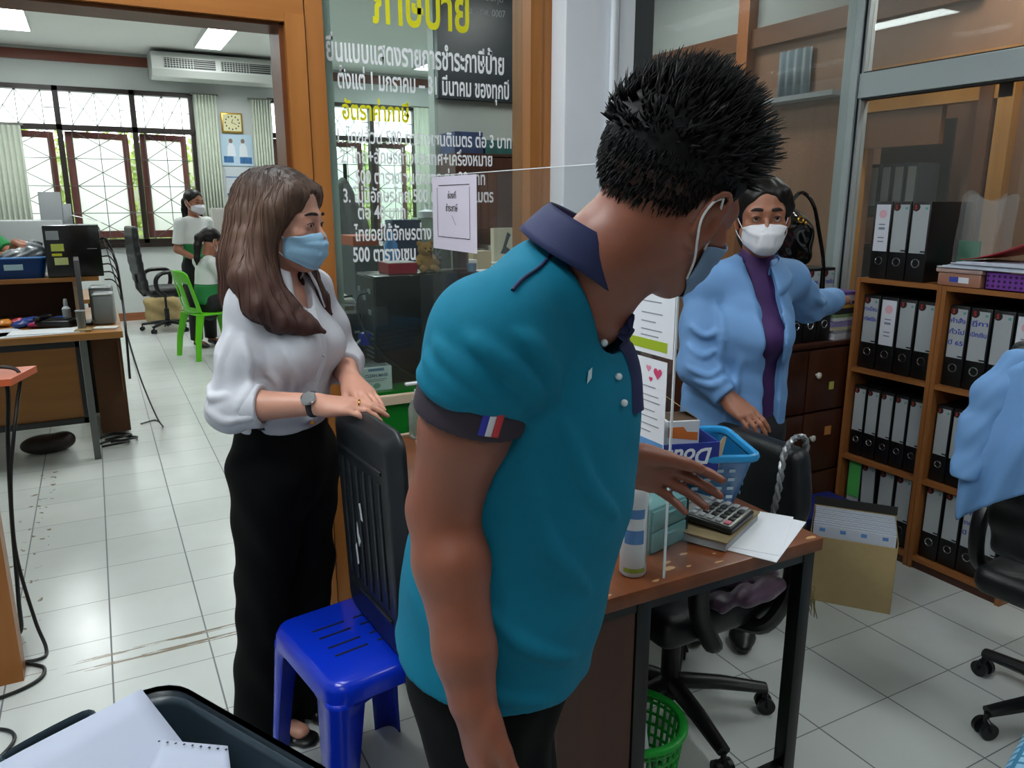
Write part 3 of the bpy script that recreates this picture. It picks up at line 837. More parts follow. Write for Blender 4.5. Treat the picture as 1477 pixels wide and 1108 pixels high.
# teal drawer organiser behind the screen
M_tealp = mat('teal_translucent', '#7fb9bb', 0.2, trans=0.35, noise=0.05)
org = thing('drawer_organiser', 'pale teal translucent desktop drawer box behind the acrylic screen', 'organiser', (1.035, 1.28, DZ), radians(14))
obj('body', B().bx(-.065, .065, -.05, .09, 0.0, .108, .004), M_tealp, org)
for z in (.006, .056):
    d = obj('drawer', B().bx(-.060, .060, -.056, -.049, z, z + .046, .003), M_tealp, org)
    obj('pull', B().bx(-.015, .015, -.061, -.055, z + .03, z + .036, .001), M_tealp, d)
obj('post', B().bx(.066, .074, -.052, -.044, 0, .115, .002), M_black, org)
# white bottle with printed label (its base on the desk beside the screen)
bt = thing('sanitiser_bottle', 'tall white plastic bottle with blue label marks beside the acrylic screen', 'bottle', (0.908, 1.172, DZ))
obj('body', B().lathe([(0, .001), (.024, .001), (.0275, .006), (.0275, .17), (.0265, .185), (.018, .200), (.0105, .206), (.0105, .214)]), mat('bottle_white', '#d5dade', 0.35), bt)
obj('cap', B().lathe([(.0, .232), (.0135, .232), (.014, .228), (.014, .208), (.0125, .207), (.0, .207)]), M_paper, bt)
def arc_patch(b, r, a0, a1, z0, z1, n=8):
    for i in range(n):
        t0 = a0 + (a1 - a0) * i / n; t1 = a0 + (a1 - a0) * (i + 1) / n
        b.quad((r * cos(t0), r * sin(t0), z0), (r * cos(t1), r * sin(t1), z0), (r * cos(t1), r * sin(t1), z1), (r * cos(t0), r * sin(t0), z1))
    return b
for z0, z1 in ((.075, .105), (.13, .15)): obj('label_print', arc_patch(B(), .0278, radians(-170), radians(-82), z0, z1), mat('label_blue', '#4f7fb5', 0.5), bt)
b = arc_patch(B(), .0278, radians(-170), radians(-70), .012, .022); obj('label_print', b, mat('label_olive', '#8a9a3a', 0.5), bt)
b = B()
for i in range(26): arc_patch(b, .0279, radians(-62), radians(-44), .03 + i * .0048, .0322 + i * .0048, 2)
obj('label_print', b, M_ink, bt)
# sky-blue basket with boxes
M_bask = mat('basket_blue', '#2a93cf', 0.35)
bk = thing('plastic_basket', 'sky blue perforated plastic basket of boxes standing on the desk', 'basket', (1.262, 1.485, DZ + .001), radians(-24))
def basket(b, hx, hy, h, t=.8):
    def ring(s_, z): 
        pts = []
        for cx, cy, a0 in ((1, 1, 0), (-1, 1, 90), (-1, -1, 180), (1, -1, 270)):
            for q in range(5):
                a = radians(a0 + q * 22.5); r = .03
                pts.append(((hx * s_ - r) * cx + r * cos(a), (hy * s_ - r) * cy + r * sin(a), z))
        return pts
    return ring
ring = basket(None, .185, .125, .14)
def loft(b, rings, close_bottom=True):
    rr = [[b.bm.verts.new(p) for p in r_] for r_ in rings]
    for A, Q in zip(rr[:-1], rr[1:]):
        n = len(A)
        for j in range(n): b.bm.faces.new((A[j], A[(j + 1) % n], Q[(j + 1) % n], Q[j]))
    if close_bottom: b.bm.faces.new(rr[0])
    return b
b = loft(B(), [ring(.78, 0), ring(.80, .01), ring(.96, .125)]); bmesh.ops.solidify(b.bm, geom=b.bm.faces[:], thickness=.003)
obj('tub', b, mat('basket_blue_wall', '#1f7fb8', 0.3, trans=0.25), bk)
obj('rim', B().tube([(p[0], p[1], p[2]) for p in ring(1.0, .135)], .0085, 8, closed=True, flat=(1.3, 1.0)), M_bask, bk)
b = B(0)
for sy in (-1, 1):
    for i in range(9):
        for j in range(4):
            z = .03 + j * .024; f = .80 + .16 * z / .125; x = -.12 + .03 * i
            b.box((x, sy * (.125 * f + .0022), z), (.016, .0008, .008), (sy * radians(-8), 0, 0))
for sx in (-1, 1):
    for i in range(6):
        for j in range(4):
            z = .03 + j * .024; f = .80 + .16 * z / .125; y = -.075 + .03 * i
            b.box((sx * (.185 * f + .0022), y, z), (.0008, .016, .008), (0, sx * radians(10), 0))
obj('perforation', b, mat('basket_hole', '#bfe0ee', 0.4), bk, label='rows of small pale openings')
bx_ = thing('paper_carton_lid', 'deep blue copy paper carton lid with white lettering upside down, lying in the blue basket', 'carton', (1.195, 1.470, DZ + .100), radians(-18))
obj('card', B(0).bx(-.155, .125, -.102, -.098, 0.01, .082).bx(-.155, -.152, -.098, .06, 0.01, .082).bx(.122, .125, -.098, .03, 0.01, .082).bx(-.152, .122, -.098, .06, 0.01, .013), mat('carton_blue', '#1d2f8f', 0.5), bx_)
obj('torn_edge', B(0).poly([(.125, -.103, .012), (.150, -.085, .088), (.136, -.10, .094), (.125, -.103, .082)], (0, .002, 0)), mat('carton_raw', '#b8a88a', 0.8), bx_)
M = frame((.105, -.1025, .068), (-1, 0, 0), (0, 0, -1))
text_mesh('lettering', 'Double A', .056, M_paper, bx_, M, width=.215, shear=.25, bold=.0012)
def small_box(name, label, loc, rz, d, lid=False, bandc='#d8752f'):
    t = thing(name, label, 'box', loc, radians(rz))
    x, y, z = d
    obj('carton', B(0).bx(-x / 2, x / 2, -y / 2, y / 2, 0, z, .001, 1), mat('carton_white', '#d9dbdf', 0.6), t)
    obj('orange_band', B(0).poly([(-x / 2 + .003, -y / 2 - .0006, z * .62), (x / 2 - .004, -y / 2 - .0006, z * .52), (x / 2 - .004, -y / 2 - .0006, z * .72), (x * .12, -y / 2 - .0006, z * .74), (0, -y / 2 - .0006, z * .86), (-x / 2 + .003, -y / 2 - .0006, z * .86)]), mat('carton_orange', bandc, 0.6), t)
    b = B(0)
    for i in range(9): b.bx(x * .05 + i * x * .04, x * .05 + i * x * .04 + x * (.014 if i % 3 else .025), -y / 2 - .0008, -y / 2 - .0002, z * .1, z * .28)
    obj('barcode', b, M_ink, t)
    return t
gb = small_box('glove_box', 'white and orange glove box with its flap up, left one in the blue basket', (1.140, 1.462, DZ + .114), -18, (.092, .075, .122))
obj('flap', B(0).poly([(-.045, .036, .122), (.045, .036, .122), (.036, .046, .200), (-.032, .046, .200)], (0, .0012, 0)), MATS['carton_white'], gb)
obj('print_figure', B(0).poly([(-.016, .0355, .135), (.02, .0355, .132), (.03, .0362, .139), (.004, .0365, .145), (.006, .0375, .165), (-.008, .0375, .165), (-.014, .0365, .149), (-.020, .036, .143)]), M_ink, gb)
gb2 = small_box('glove_box', 'open white and orange box beside the flapped one, right one in the blue basket', (1.246, 1.452, DZ + .114), -18, (.085, .085, .108))
obj('opening', B(0).bx(-.038, .038, -.038, .038, .1081, .1086), mat('carton_inside', '#4a3423', 0.9), gb2)
obj('flap', B(0).poly([(.041, -.041, .108), (.042, .041, .108), (-.012, .060, .148), (-.014, .056, .148)], (.0, .0, .0012)), mat('carton_raw2', '#a98a62', 0.8), gb2)

# soap dispenser on the far end of the desk
sd = thing('soap_dispenser', 'clear pump bottle on the far end of the desk against the green dado', 'dispenser', (0.865, 2.26, DZ))
obj('bottle', B().lathe([(0, 0), (.030, 0), (.036, .008), (.036, .10), (.024, .128), (.012, .134), (.012, .146), (0, .146)], sx=1.0, sy=.8), mat('clear_soap', '#cfdcd8', 0.08, trans=0.7), sd)
obj('pump', B().lathe([(0, .146), (.015, .146), (.015, .16), (.005, .162), (.005, .178), (0, .178)]).bx(-.045, .014, -.008, .008, .178, .187, .003), M_paper, sd)
bs = thing('wooden_stick', 'pale wooden stick lying at the far corner of the desk', 'stick', (.80, 2.295, DZ))
obj('stick', B(0).bx(-.06, .05, -.008, .008, 0.0005, .008), M_batten, bs)

# ---- swivel chairs ----------------------------------------------------------
M_leather = mat('black_leather', '#16191c', 0.38, noise=0.25, nscale=60, bump=0.15, bscale=350)
def star_base(t, parent_mat, rot, R=.29, hz=.36):
    st = obj('star_base', B().cyl((0, 0, .06), (0, 0, .12), .035), M_black, t)
    for k in range(5):
        a = rot + 2 * pi * k / 5; d = Vector((cos(a), sin(a), 0)); w = Vector((-sin(a), cos(a), 0))
        l = obj('spoke', B().tube([d * .02 + Vector((0, 0, .105)), d * .15 + Vector((0, 0, .098)), d * R + Vector((0, 0, .078))], [.030, .026, .020], 10, flat=(.75, 1)), M_black, st)
        b = B()
        for s_ in (-1, 1): b.cyl(d * R + w * (s_ * .010) + Vector((0, 0, .026)), d * R + w * (s_ * .024) + Vector((0, 0, .026)), .0255, n=18)
        b.cyl(d * R + Vector((0, 0, .045)), d * R + Vector((0, 0, .075)), .008).tube([d * (R) + w * (.028 * cos(q)) + Vector((0, 0, .028 + .028 * sin(q))) for q in np.linspace(0, pi, 9)], .005, 6)
        obj('caster', b, M_black, t)
    obj('gas_lift', B().cyl((0, 0, .10), (0, 0, .26), .028).cyl((0, 0, .26), (0, 0, hz), .014), M_black, t)
def swivel_chair(label, loc, rotz, seat_z=.46, back_h=.42, back_z=.55, starrot=0.0, arms=True, bw=.22, group=None):
    """faces +x in its own frame"""
    t = thing('swivel_chair', label, 'chair', loc, rotz, group)
    star_base(t, M_black, starrot, hz=seat_z - .06)
    sc = Sculpt().rbox((0, 0, seat_z - .03), (.235, .245, .045), .04, 0).ell((.0, 0, seat_z + .012), (.21, .22, .03), .03)
    sc.mesh('seat', M_leather, t, .012, 2)
    obj('seat_pan', B().bx(-.17, .17, -.18, .18, seat_z - .085, seat_z - .06, .01), M_black, t)
    sc = Sculpt()
    for i in range(7):
        u = i / 6; z = back_z + back_h * u; x = -.245 - .05 * u - .02 * sin(pi * u)
        sc.rbox((x, 0, z), (.034, bw * (1 - .12 * abs(u - .5) * 2), back_h / 9), .03, .03)
    sc.mesh('backrest', M_leather, t, .012, 2)
    obj('back_stem', B().tube([(-.10, 0, seat_z - .07), (-.24, 0, seat_z - .07), (-.30, 0, seat_z + .02), (-.305, 0, back_z + .12)], .02, 8, flat=(.6, 1.6)), M_black, t)
    if arms:
        for s_ in (-1, 1):
            y = s_ * .27
            pts = catmull([(.06, s_ * .20, seat_z - .07), (.10, y, seat_z - .06), (.15, y, seat_z + .04), (.155, y, seat_z + .14), (.12, y, seat_z + .195), (0, y, seat_z + .205), (-.10, y, seat_z + .19), (-.16, y, seat_z + .12), (-.15, y, seat_z + .01), (-.08, y, seat_z - .055), (-.05, s_ * .2, seat_z - .07)], 5)
            obj('armrest', B().tube(pts, .021, 10, flat=(1, 1.25)), M_black, t)
    return t
ch = swivel_chair('black swivel chair with a rope strap over its back, at the brown desk', (1.375, 1.575, 0), pi, .46, .28, .52, radians(8), True, .20)
# silver rope strap hanging over the back of that chair
pts = catmull([(1.712, 1.44, .74), (1.695, 1.43, .845), (1.655, 1.43, .862), (1.615, 1.43, .82), (1.592, 1.42, .72), (1.595, 1.44, .62), (1.605, 1.47, .55)], 10)
b = B()
for ph in (0, pi):
    q = []
    for i, p_ in enumerate(pts):
        a = i * 1.1 + ph; q.append(p_ + Vector((cos(a) * .005, sin(a) * .005, 0)))
    b.tube(q, .006, 6)
tag(obj('braided_strap', b, mat('silver_rope', '#8f9294', 0.35, 0.5)), 'twisted silver rope strap looped over the back of the chair at the desk', 'strap')
# purple shawl with gold fringe on the seat
rng = random.Random(11)
sh = thing('shawl', 'crumpled mauve shawl with a golden fringe lying on the chair seat under the desk', 'shawl', (1.43, 1.395, .478))
sc = Sculpt()
for (x, y, z, r) in [(-.10, -.06, .012, .05), (-.02, -.08, .02, .055), (.06, -.07, .022, .05), (.02, .02, .02, .07), (.10, .0, .018, .05), (-.08, .05, .015, .05), (.13, -.09, .008, .035)]:
    sc.ell((x, y, z + .004), (r, r * .8, r * .42), .02)
sc.disp = lambda P: (.006 * np.sin(P[..., 0] * 70 + 3 * np.sin(P[..., 1] * 40)) * np.sin(P[..., 1] * 55 + P[..., 2] * 60)).astype(np.float32)
sc.dpad = .008; sc.plane((0, 0, 0.004), (0, 0, -1), .004)
sc.mesh('cloth', mat('shawl_mauve', '#5b3f57', 0.4, noise=.3, nscale=40, sheen=.4), sh, .007, 1)
b = B()
for i in range(60):
    a = rng.uniform(0, 1); x = .10 + a * .09; y = -.135 + a * .10 + rng.uniform(-.015, .015)
    b.tube([(x, y, .014), (x + rng.uniform(-.005, .02), y - rng.uniform(.012, .03), .008), (x + rng.uniform(-.01, .02), y - rng.uniform(.02, .045), -.012 - rng.uniform(0, .03))], [.0022, .0018, .001], 4)
obj('fringe', b, mat('fringe_gold', '#6d5f2e', 0.5), sh)

# right-hand chair with the jacket over its back
ch2 = swivel_chair('black swivel chair at the right edge, a blue jacket over its back', (2.375, 0.95, 0), radians(4), .47, .50, .60, radians(82), True, .22)

# ---- waste basket under the desk -------------------------------------------
wb = thing('waste_basket', 'bright green perforated waste basket under the brown desk', 'waste basket', (1.03, 1.30, 0.001))
M_gb = mat('basket_green', '#1f9a35', 0.35)
b = B(); n = 36; H = .27; r0, r1 = .085, .118
for j in range(9):
    z = .02 + j * (H - .04) / 8; r = r0 + (r1 - r0) * z / H
    b.tube([(r * cos(2 * pi * i / 32), r * sin(2 * pi * i / 32), z) for i in range(32)], .0042, 6, closed=True)
for i in range(n):
    a = 2 * pi * i / n; b.tube([(r0 * cos(a), r0 * sin(a), .004), (r1 * cos(a), r1 * sin(a), H)], .0042, 5)
b.lathe([(0, .002), (r0, .002), (r0, .02), (0, .008)])
obj('lattice', b, M_gb, wb)
obj('rim', B().tube([(r1 * cos(2 * pi * i / 36), r1 * sin(2 * pi * i / 36), H) for i in range(36)], .009, 8, closed=True, flat=(1, 1.3)), M_gb, wb)
wp = thing('waste_paper', 'white printed card sticking up in the green waste basket', 'paper', (1.01, 1.28, .115), radians(20))
obj('card', B(0).box((0, 0, .12), (.13, .003, .22), (radians(-14), radians(6), 0)), M_paper, wp)
obj('print_marks', B(0).box((-.035, -.006, .17), (.012, .0008, .045), (radians(-14), radians(6), 0)).box((-.015, -.006, .17), (.006, .0008, .04), (radians(-14), radians(6), 0)), M_ink, wp)

# ---- file racks -----------------------------------------------------------------
def rack(label, y0, y1):
    t = thing('file_rack', label, 'shelf', (3.05, (y0 + y1) / 2, 0))
    x0, x1 = 2.875, 3.215
    for y in (y0, y1 - .018):
        obj('side_panel', W(B(0).bx(x0, x1, y, y + .018, 0, 1.18), t), M_shelfwood, t)
    for z in (.035, .372, .772, 1.162):
        obj('shelf_board', W(B(0).bx(x0 + .002, x1, y0 + .018, y1 - .018, z, z + .018), t), M_shelfwoodh, t)
    obj('plinth', W(B(0).bx(x0 + .01, x0 + .03, y0 + .018, y1 - .018, 0, .035), t), M_cabwood, t)
    obj('back_panel', W(B(0).bx(x1 - .006, x1 - .001, y0 + .018, y1 - .018, .053, 1.162), t), mat('rack_back', '#231812', 0.7), t)
    return t
rack('orange brown wooden file rack, the far one of two beside the drawer cabinet', 1.852, 2.237)
rack('orange brown wooden file rack, the near one of two, partly behind the blue jacket', 1.466, 1.850)
rack_n = 0
def lever_file(label, loc, rotz, w, lean=0.0, style='plain', hand=None, group=None, h=.318):
    """spine faces -y in its own frame; origin at the bottom centre of the spine"""
    t = thing('lever_arch_file', label, 'file', loc, rotz, group)
    R = Matrix.Rotation(lean, 4, 'Y')
    g = lambda b: b.xf(R)
    obj('cover', g(B().bx(-w / 2, w / 2, 0, .275, 0, h, .004, 2)), M_black, t)
    lw = w * .82; lm = M_labelw if style in ('stamp',) else M_label
    obj('spine_label', g(B(0).bx(-lw / 2, lw / 2, -.0012, .0, h * .36, h * .96)), lm, t)
    tri = -.0016
    if style == 'stamp':
        pts = [(w * .22 * cos(2 * pi * i / 20), tri, h * .84 + w * .22 * sin(2 * pi * i / 20)) for i in range(20)]
        obj('round_stamp', g(B(0).poly(pts)), M_pink, t)
        b = B(0)
        for z in (.70, .655, .64, .53, .48): b.bx(-lw * .22, lw * .22, tri - .0002, tri, h * z, h * z + .004)
        obj('print_lines', g(b), mat('ink_faint', '#6d6f86', 0.7), t)
    else:
        r = w * .20
        pts = [(-w * .26 + r * cos(2 * pi * i / 20), tri, h * .93 + r * sin(2 * pi * i / 20)) for i in range(20)]
        e = obj('emblem', g(B(0).poly(pts)), M_logo, t)
        text_mesh('emblem_letter', 'S', r * 1.5, M_red, e, R @ frame((-w * .26 - r * .45, tri - .0003, h * .93 - r * .52), (1, 0, 0), (0, 0, 1)), depth=.0002, bold=.0006)
        obj('corner_mark', g(B(0).bx(w * .2, w * .34, tri - .0002, tri, h * .90, h * .93)), M_teal, t)
        obj('slot', g(B(0).bx(w * .18, w * .42, tri - .0008, tri + .0006, h * .375, h * .392)), M_blacksteel, t)
    zc = h * .235; rr = min(.016, w * .2)
    obj('finger_ring', g(B().tube([(rr * cos(2 * pi * i / 20), -.001, zc + rr * sin(2 * pi * i / 20)) for i in range(20)], .0026, 6, closed=True)), M_chrome, t)
    if hand:
        for i, tx in enumerate(hand):
            text_mesh('handwriting', tx, .024, M_inkb, t, R @ frame((-lw * .46, tri - .0004, h * (.79 - .135 * i)), (1, 0, 0), (0, 0, 1)), depth=.0002, width=lw * .92, bold=.0005)
    return t
ROT = -pi / 2      # spine towards -x
def shelf_row(y_hi, z, items, where, xs=2.905, gap=.002):
    y = y_hi
    for i, it in enumerate(items):
        w = it.get('w', .07) * .95; lean = it.get('lean', 0.0)
        y -= w / 2 + gap + abs(sin(lean)) * .30 * (1 if lean > 0 else 0)
        lever_file(it['l'] + ', ' + where, (xs + it.get('in', 0), y, z + .0005 + abs(sin(lean)) * w / 2), ROT, w, lean, it.get('s', 'plain'), it.get('h'), it.get('g'))
        y -= w / 2 + gap
zA, zB, zC = .79, .39, .053
shelf_row(2.215, zA, [dict(l='black file with two lines of blue handwriting', w=.084, h=['ทะเบียน', 'ทรัพย์สิน']),
                      dict(l='black file with a pink stamped white label', w=.086, s='stamp'),
                      dict(l='grey labelled black file beside the pink stamped one', w=.082),
                      dict(l='blank grey labelled black file next to the divider', w=.088)], 'top row of the far file rack')
shelf_row(2.215, zB, [dict(l='leftmost grey labelled black file', w=.066), dict(l='second grey labelled black file from the left', w=.066), dict(l='middle grey labelled black file of five', w=.067),
                      dict(l='fourth grey labelled black file from the left', w=.067), dict(l='rightmost grey labelled black file', w=.068)], 'middle row of the far file rack')
shelf_row(2.205, zC, [dict(l='black file wearing a lime green slip', w=.078), dict(l='black file with a tilted grey label', w=.080, lean=radians(-2)), dict(l='third black file with a grey label', w=.082), dict(l='black file with a grey label at the divider', w=.082)], 'bottom row of the far file rack')
gs = thing('green_slip', 'lime green paper slip hanging over the leftmost file of the bottom row', 'slip', (2.9, 2.165, .28))
obj('slip', W(B(0).bx(2.9005, 2.9025, 2.135, 2.195, .20, .375), gs), mat('slip_green', '#4fb257', 0.7), gs)
shelf_row(1.828, zA, [dict(l='black file with blue writing ending in 65', w=.082, h=['คำสั่ง', 'ทั่วไป', 'ปี 65']),
                      dict(l='black file with faint blue handwriting', w=.086, h=['ฎีกา', 'เบิกเงิน']),
                      dict(l='black file with a low set label', w=.083), dict(l='pink stamped black file behind the blue jacket', w=.082, s='stamp')], 'top row of the near file rack')
shelf_row(1.828, zB, [dict(l='leftmost grey labelled black file', w=.068), dict(l='second grey labelled black file', w=.068), dict(l='black file touching the blue jacket sleeve', w=.07), dict(l='black file mostly behind the blue jacket', w=.068)], 'middle row of the near file rack')
shelf_row(1.828, zC, [dict(l='black file with a plain grey label', w=.082), dict(l='all black file seen below the jacket sleeve', w=.078), dict(l='black file with blue writing below the jacket', w=.082, h=['บัญชี', 'รายจ่าย', 'ปี 64']), dict(l='black file by the chair armrest', w=.07)], 'bottom row of the near file rack')
# three files on top of the rack
for i, (y, w, s_, l) in enumerate([(2.165, .078, 'stamp', 'pink stamped black file on top of the rack, left of three'),
                                 (2.082, .08, 'plain', 'grey labelled black file on top of the rack, middle of three'),
                                 (1.996, .082, 'plain', 'grey labelled black file on top of the rack beside the clear pouch')]):
    lever_file(l, (2.905, y, 1.1805), ROT + radians(2), w, 0, s_)
# other things on the racks
pl = thing('plastic_pouch', 'clear plastic pouch with a green folder inside on top of the file rack', 'pouch', (2.99, 1.86, 1.1805))
M_clearp = glass_mat('clear_film', (0.86, 0.89, 0.9), 1.45, 0.12, 0.22, (.75, .8, .82))
fn = lambda u, v: (3.065 + .012 * sin(5 * u + 3 * v), 1.945 - .17 * u + .01 * sin(4 * v), 1.182 + (.34 + .02 * sin(7 * u)) * v)
obj('film', W(B('all').grid(fn, 14, 14, .0), pl), M_clearp, pl)
fn2 = lambda u, v: (3.105 + .016 * sin(6 * u + 2 * v + 1), 1.940 - .20 * u + .012 * sin(3 * v), 1.182 + (.33 + .015 * sin(9 * u)) * v)
obj('film', W(B('all').grid(fn2, 14, 14, .0), pl), M_clearp, pl)
obj('green_folder', W(B().bx(3.080, 3.090, 1.850, 1.940, 1.182, 1.345, .004), pl), mat('folder_green', '#0f7a55', 0.4), pl)
pb = thing('plastic_box', 'shallow peach translucent plastic box on top of the near file rack', 'box', (2.97, 1.80, 1.1805))
obj('tub', W(B().bx(2.89, 3.05, 1.715, 1.885, 1.181, 1.232, .006), pb), mat('peach_plastic', '#c78f78', 0.3, trans=.3), pb)
obj('lid', W(B().bx(2.883, 3.057, 1.708, 1.892, 1.232, 1.250, .006), pb), mat('peach_lid', '#d0b0a8', 0.3, trans=.2), pb)
obj('sticker', W(B(0).bx(2.8885, 2.8900, 1.76, 1.835, 1.196, 1.217), pb), M_paper, pb)
obj('sticker', W(B(0).bx(2.8882, 2.8899, 1.800, 1.835, 1.197, 1.217), pb), M_inkb, pb)
st = thing('paper_stack', 'stack of white papers on the peach box', 'papers', (2.97, 1.80, 1.251))
b = B(0)
for i in range(7):
    o_ = (i * 37 % 7 - 3) * .003; b.bx(2.885 + o_, 3.08 + o_, 1.50 + o_, 1.875 - o_ - .012 * i, 1.2515 + .004 * i, 1.2552 + .004 * i)
obj('sheets', W(b, st), M_paperc, st)
pbk = thing('plastic_basket', 'purple perforated plastic basket on top of the near file rack', 'basket', (2.97, 1.59, 1.1805))
b = B(0); 
b.bx(2.893, 2.897, 1.48, 1.700, 1.1815, 1.245).bx(2.893, 3.05, 1.696, 1.700, 1.1815, 1.245).bx(2.893, 3.05, 1.48, 1.70, 1.1815, 1.185)
obj('tub', W(b, pbk), mat('basket_purple', '#7a3fa0', 0.4), pbk)
b = B(0)
for i in range(11):
    for j in range(3): b.box((2.8925, 1.49 + .02 * i, 1.196 + .018 * j), (.001, .009, .009), (radians(45), 0, 0))
obj('perforation', W(b, pbk), mat('basket_purple_hole', '#33174a', 0.6), pbk)
rf = thing('folder', 'red plastic folder on the paper stack at the right edge', 'folder', (2.97, 1.6, 1.28))
fn = lambda u, v: (2.885 + .25 * u, 1.47 + .33 * v, 1.286 + .12 * (1 - v) ** 1.5)
obj('cover', W(B('all').grid(fn, 6, 12, .003), rf), mat('folder_red', '#b3202c', 0.35), rf)
# ---- drawer cabinet with files, bag ----------------------------------------------
cb = thing('drawer_cabinet', 'dark brown wooden cabinet with white porcelain knobs behind the person in the light blue jacket', 'cabinet', (2.5, 2.42, 0))
obj('carcass', W(B(0).bx(2.08, 3.12, 2.275, 2.61, 0.0, .885), cb), M_cabwood, cb)
obj('top', W(B().bx(2.07, 3.13, 2.255, 2.612, .885, .905, .003), cb), M_cabwood, cb)
M_knob = mat('porcelain', '#d6d2c8', 0.25)
for c_, (x0, x1) in enumerate(((2.085, 2.642), (2.650, 3.115))):
    for r_ in range(3):
        z0 = .03 + r_ * .285
        d = obj('drawer', W(B().bx(x0, x1, 2.255, 2.275, z0, z0 + .275, .003), cb), M_cabwood, cb)
        xk = 2.70 if c_ else 2.36
        k = B().lathe([(0, 0), (.006, 0), (.006, .008), (.013, .012), (.014, .019), (.008, .024), (0, .025)], M=Matrix.Rotation(radians(90), 4, 'X')).shift((xk, 2.2555, z0 + .165))
        obj('knob', W(k, cb), M_knob, d, label='white porcelain knob')
tag_n = thing('sticky_note', 'small yellow sticky note on the dark cabinet beside the file rack', 'sticky note', (2.80, 2.2535, .71))
obj('note', W(B(0).bx(2.785, 2.815, 2.2520, 2.2535, .69, .725), tag_n), mat('note_yellow', '#b9b85a', 0.8), tag_n)
tag_n = thing('sticky_note', 'small orange sticky note low on the dark cabinet beside the file rack', 'sticky note', (2.80, 2.2535, .50))
obj('note', W(B(0).bx(2.785, 2.825, 2.2520, 2.2535, .48, .52), tag_n), mat('note_orange', '#b9783a', 0.8), tag_n)
for i, (x, l, hd) in enumerate([(2.500, 'black file on the cabinet, nearest the blue sleeve', None), (2.585, 'black file with a grey label on the cabinet, left of the handbag strap', None), (2.670, 'black file on the cabinet under the handbag strap', ['บช.']), (2.755, 'black file with blue handwriting at the right end of the cabinet row', ['รายรับ', 'ปี 65'])]):
    lever_file(l, (x, 2.285, .9055), 0, .08, 0, 'plain', hd)
hb = thing('handbag', 'glossy black handbag with a gold clasp on top of the files on the cabinet', 'handbag', (2.60, 2.40, 1.2245))
sc = Sculpt()
sc.rbox((0, 0, .10), (.125, .07, .10), .05, 0).ell((0, 0, .19), (.11, .05, .06), .05)
sc.disp = lambda P: (.006 * np.sin(P[..., 0] * 45 + P[..., 2] * 20) * np.sin(P[..., 2] * 38)).astype(np.float32); sc.dpad = .008
sc.plane((0, 0, .002), (0, 0, -1), .004)
sc.mesh('body', mat('patent_black', '#0b0c0e', 0.12, coat=.4), hb, .009, 2)
obj('handle', B().tube(catmull([(-.08, -.055, .19), (-.07, -.075, .26), (0, -.07, .31), (.07, -.075, .26), (.10, -.09, .15), (.115, -.115, .02), (.12, -.122, -.12)], 8), .008, 8), MATS['patent_black'], hb)
obj('clasp', B().tube([(.015 * cos(q), -.078, .20 + .012 * sin(q)) for q in np.linspace(0, 2 * pi, 14)[:-1]], .004, 6, closed=True).ball((0.03, -.076, .185), .008), mat('gold', '#c9a24a', 0.2, 1.0), hb)
# magazines at the right end of the cabinet
rng = random.Random(2); z = .9055
names = ['white', 'grey', 'cream', 'lilac', 'white', 'green edged', 'black', 'yellow', 'dark blue', 'white', 'violet']
cols = ['#c9cad2', '#9a9da8', '#c4b99a', '#8f86b8', '#d3d5da', '#7f9a6a', '#22242a', '#b88f3a', '#2a2f5a', '#c9cbd6', '#6a4f9a']
for i in range(11):
    h = .014 + .012 * (i % 3 == 0); t = thing('magazine', '%s booklet, %s from the bottom of the pile right of the files' % (names[i], ORD[i]), 'booklet', (2.878, 2.40, z), radians(rng.uniform(-4, 4)), 'booklets piled on the cabinet')
    obj('pages', B(0).bx(-.075, .075, -.125, .12, 0, h), mat('booklet%d' % i, cols[i], 0.7, noise=.3, nscale=60, stretch=(1, 1, 12)), t); z += h + .0006
# ---- cartons on the floor by the racks ---------------------------------------------
cx = thing('carton', 'open kraft cardboard file box full of blue and white papers on the tiled floor', 'carton', (2.455, 1.809, 0), radians(-52))
MK = mat('kraft_board', '#b49d70', 0.8, noise=.06)
obj('walls', B(0).bx(-.15, .15, -.11, -.107, 0.001, .265).bx(-.15, .15, .107, .11, 0.001, .31).bx(-.15, -.147, -.11, .11, 0.001, .285).bx(.147, .15, -.11, .11, 0.001, .285).bx(-.147, .147, -.107, .107, .001, .005), MK, cx)
obj('back_flap', B(0).bx(-.15, .15, .108, .112, .31, .345), mat('board_dark', '#2b2a28', 0.8), cx)
b = B(0)
for i in range(14): b.bx(-.142, .142, -.100 + i * .0145, -.100 + i * .0145 + .008, .008, .300 + .004 * (i % 3))
pp = thing('paper_bundle', 'blue and white printed papers filling the kraft box', 'papers', (2.455, 1.809, 0.006), radians(-52))
obj('sheets', b, M_paperc, pp)
b = B(0)
for i in range(4): b.bx(-.12 + i * .072, -.10 + i * .072, -.1012, -.1003, .278, .292)
obj('print_marks', b, mat('print_cobalt', '#5f8fd0', 0.6), pp)
fx = thing('storage_box', 'flat dark box with a royal blue lip lying behind the kraft box', 'box', (2.64, 2.130, 0), radians(-4))
obj('box', B().bx(-.16, .16, -.10, .10, 0.001, .215, .003), mat('dark_board', '#2b2723', 0.6), fx)
obj('lip', B().bx(-.165, .165, -.105, .105, .19, .222, .003), mat('royal_blue', '#1b2a7c', 0.5), fx)

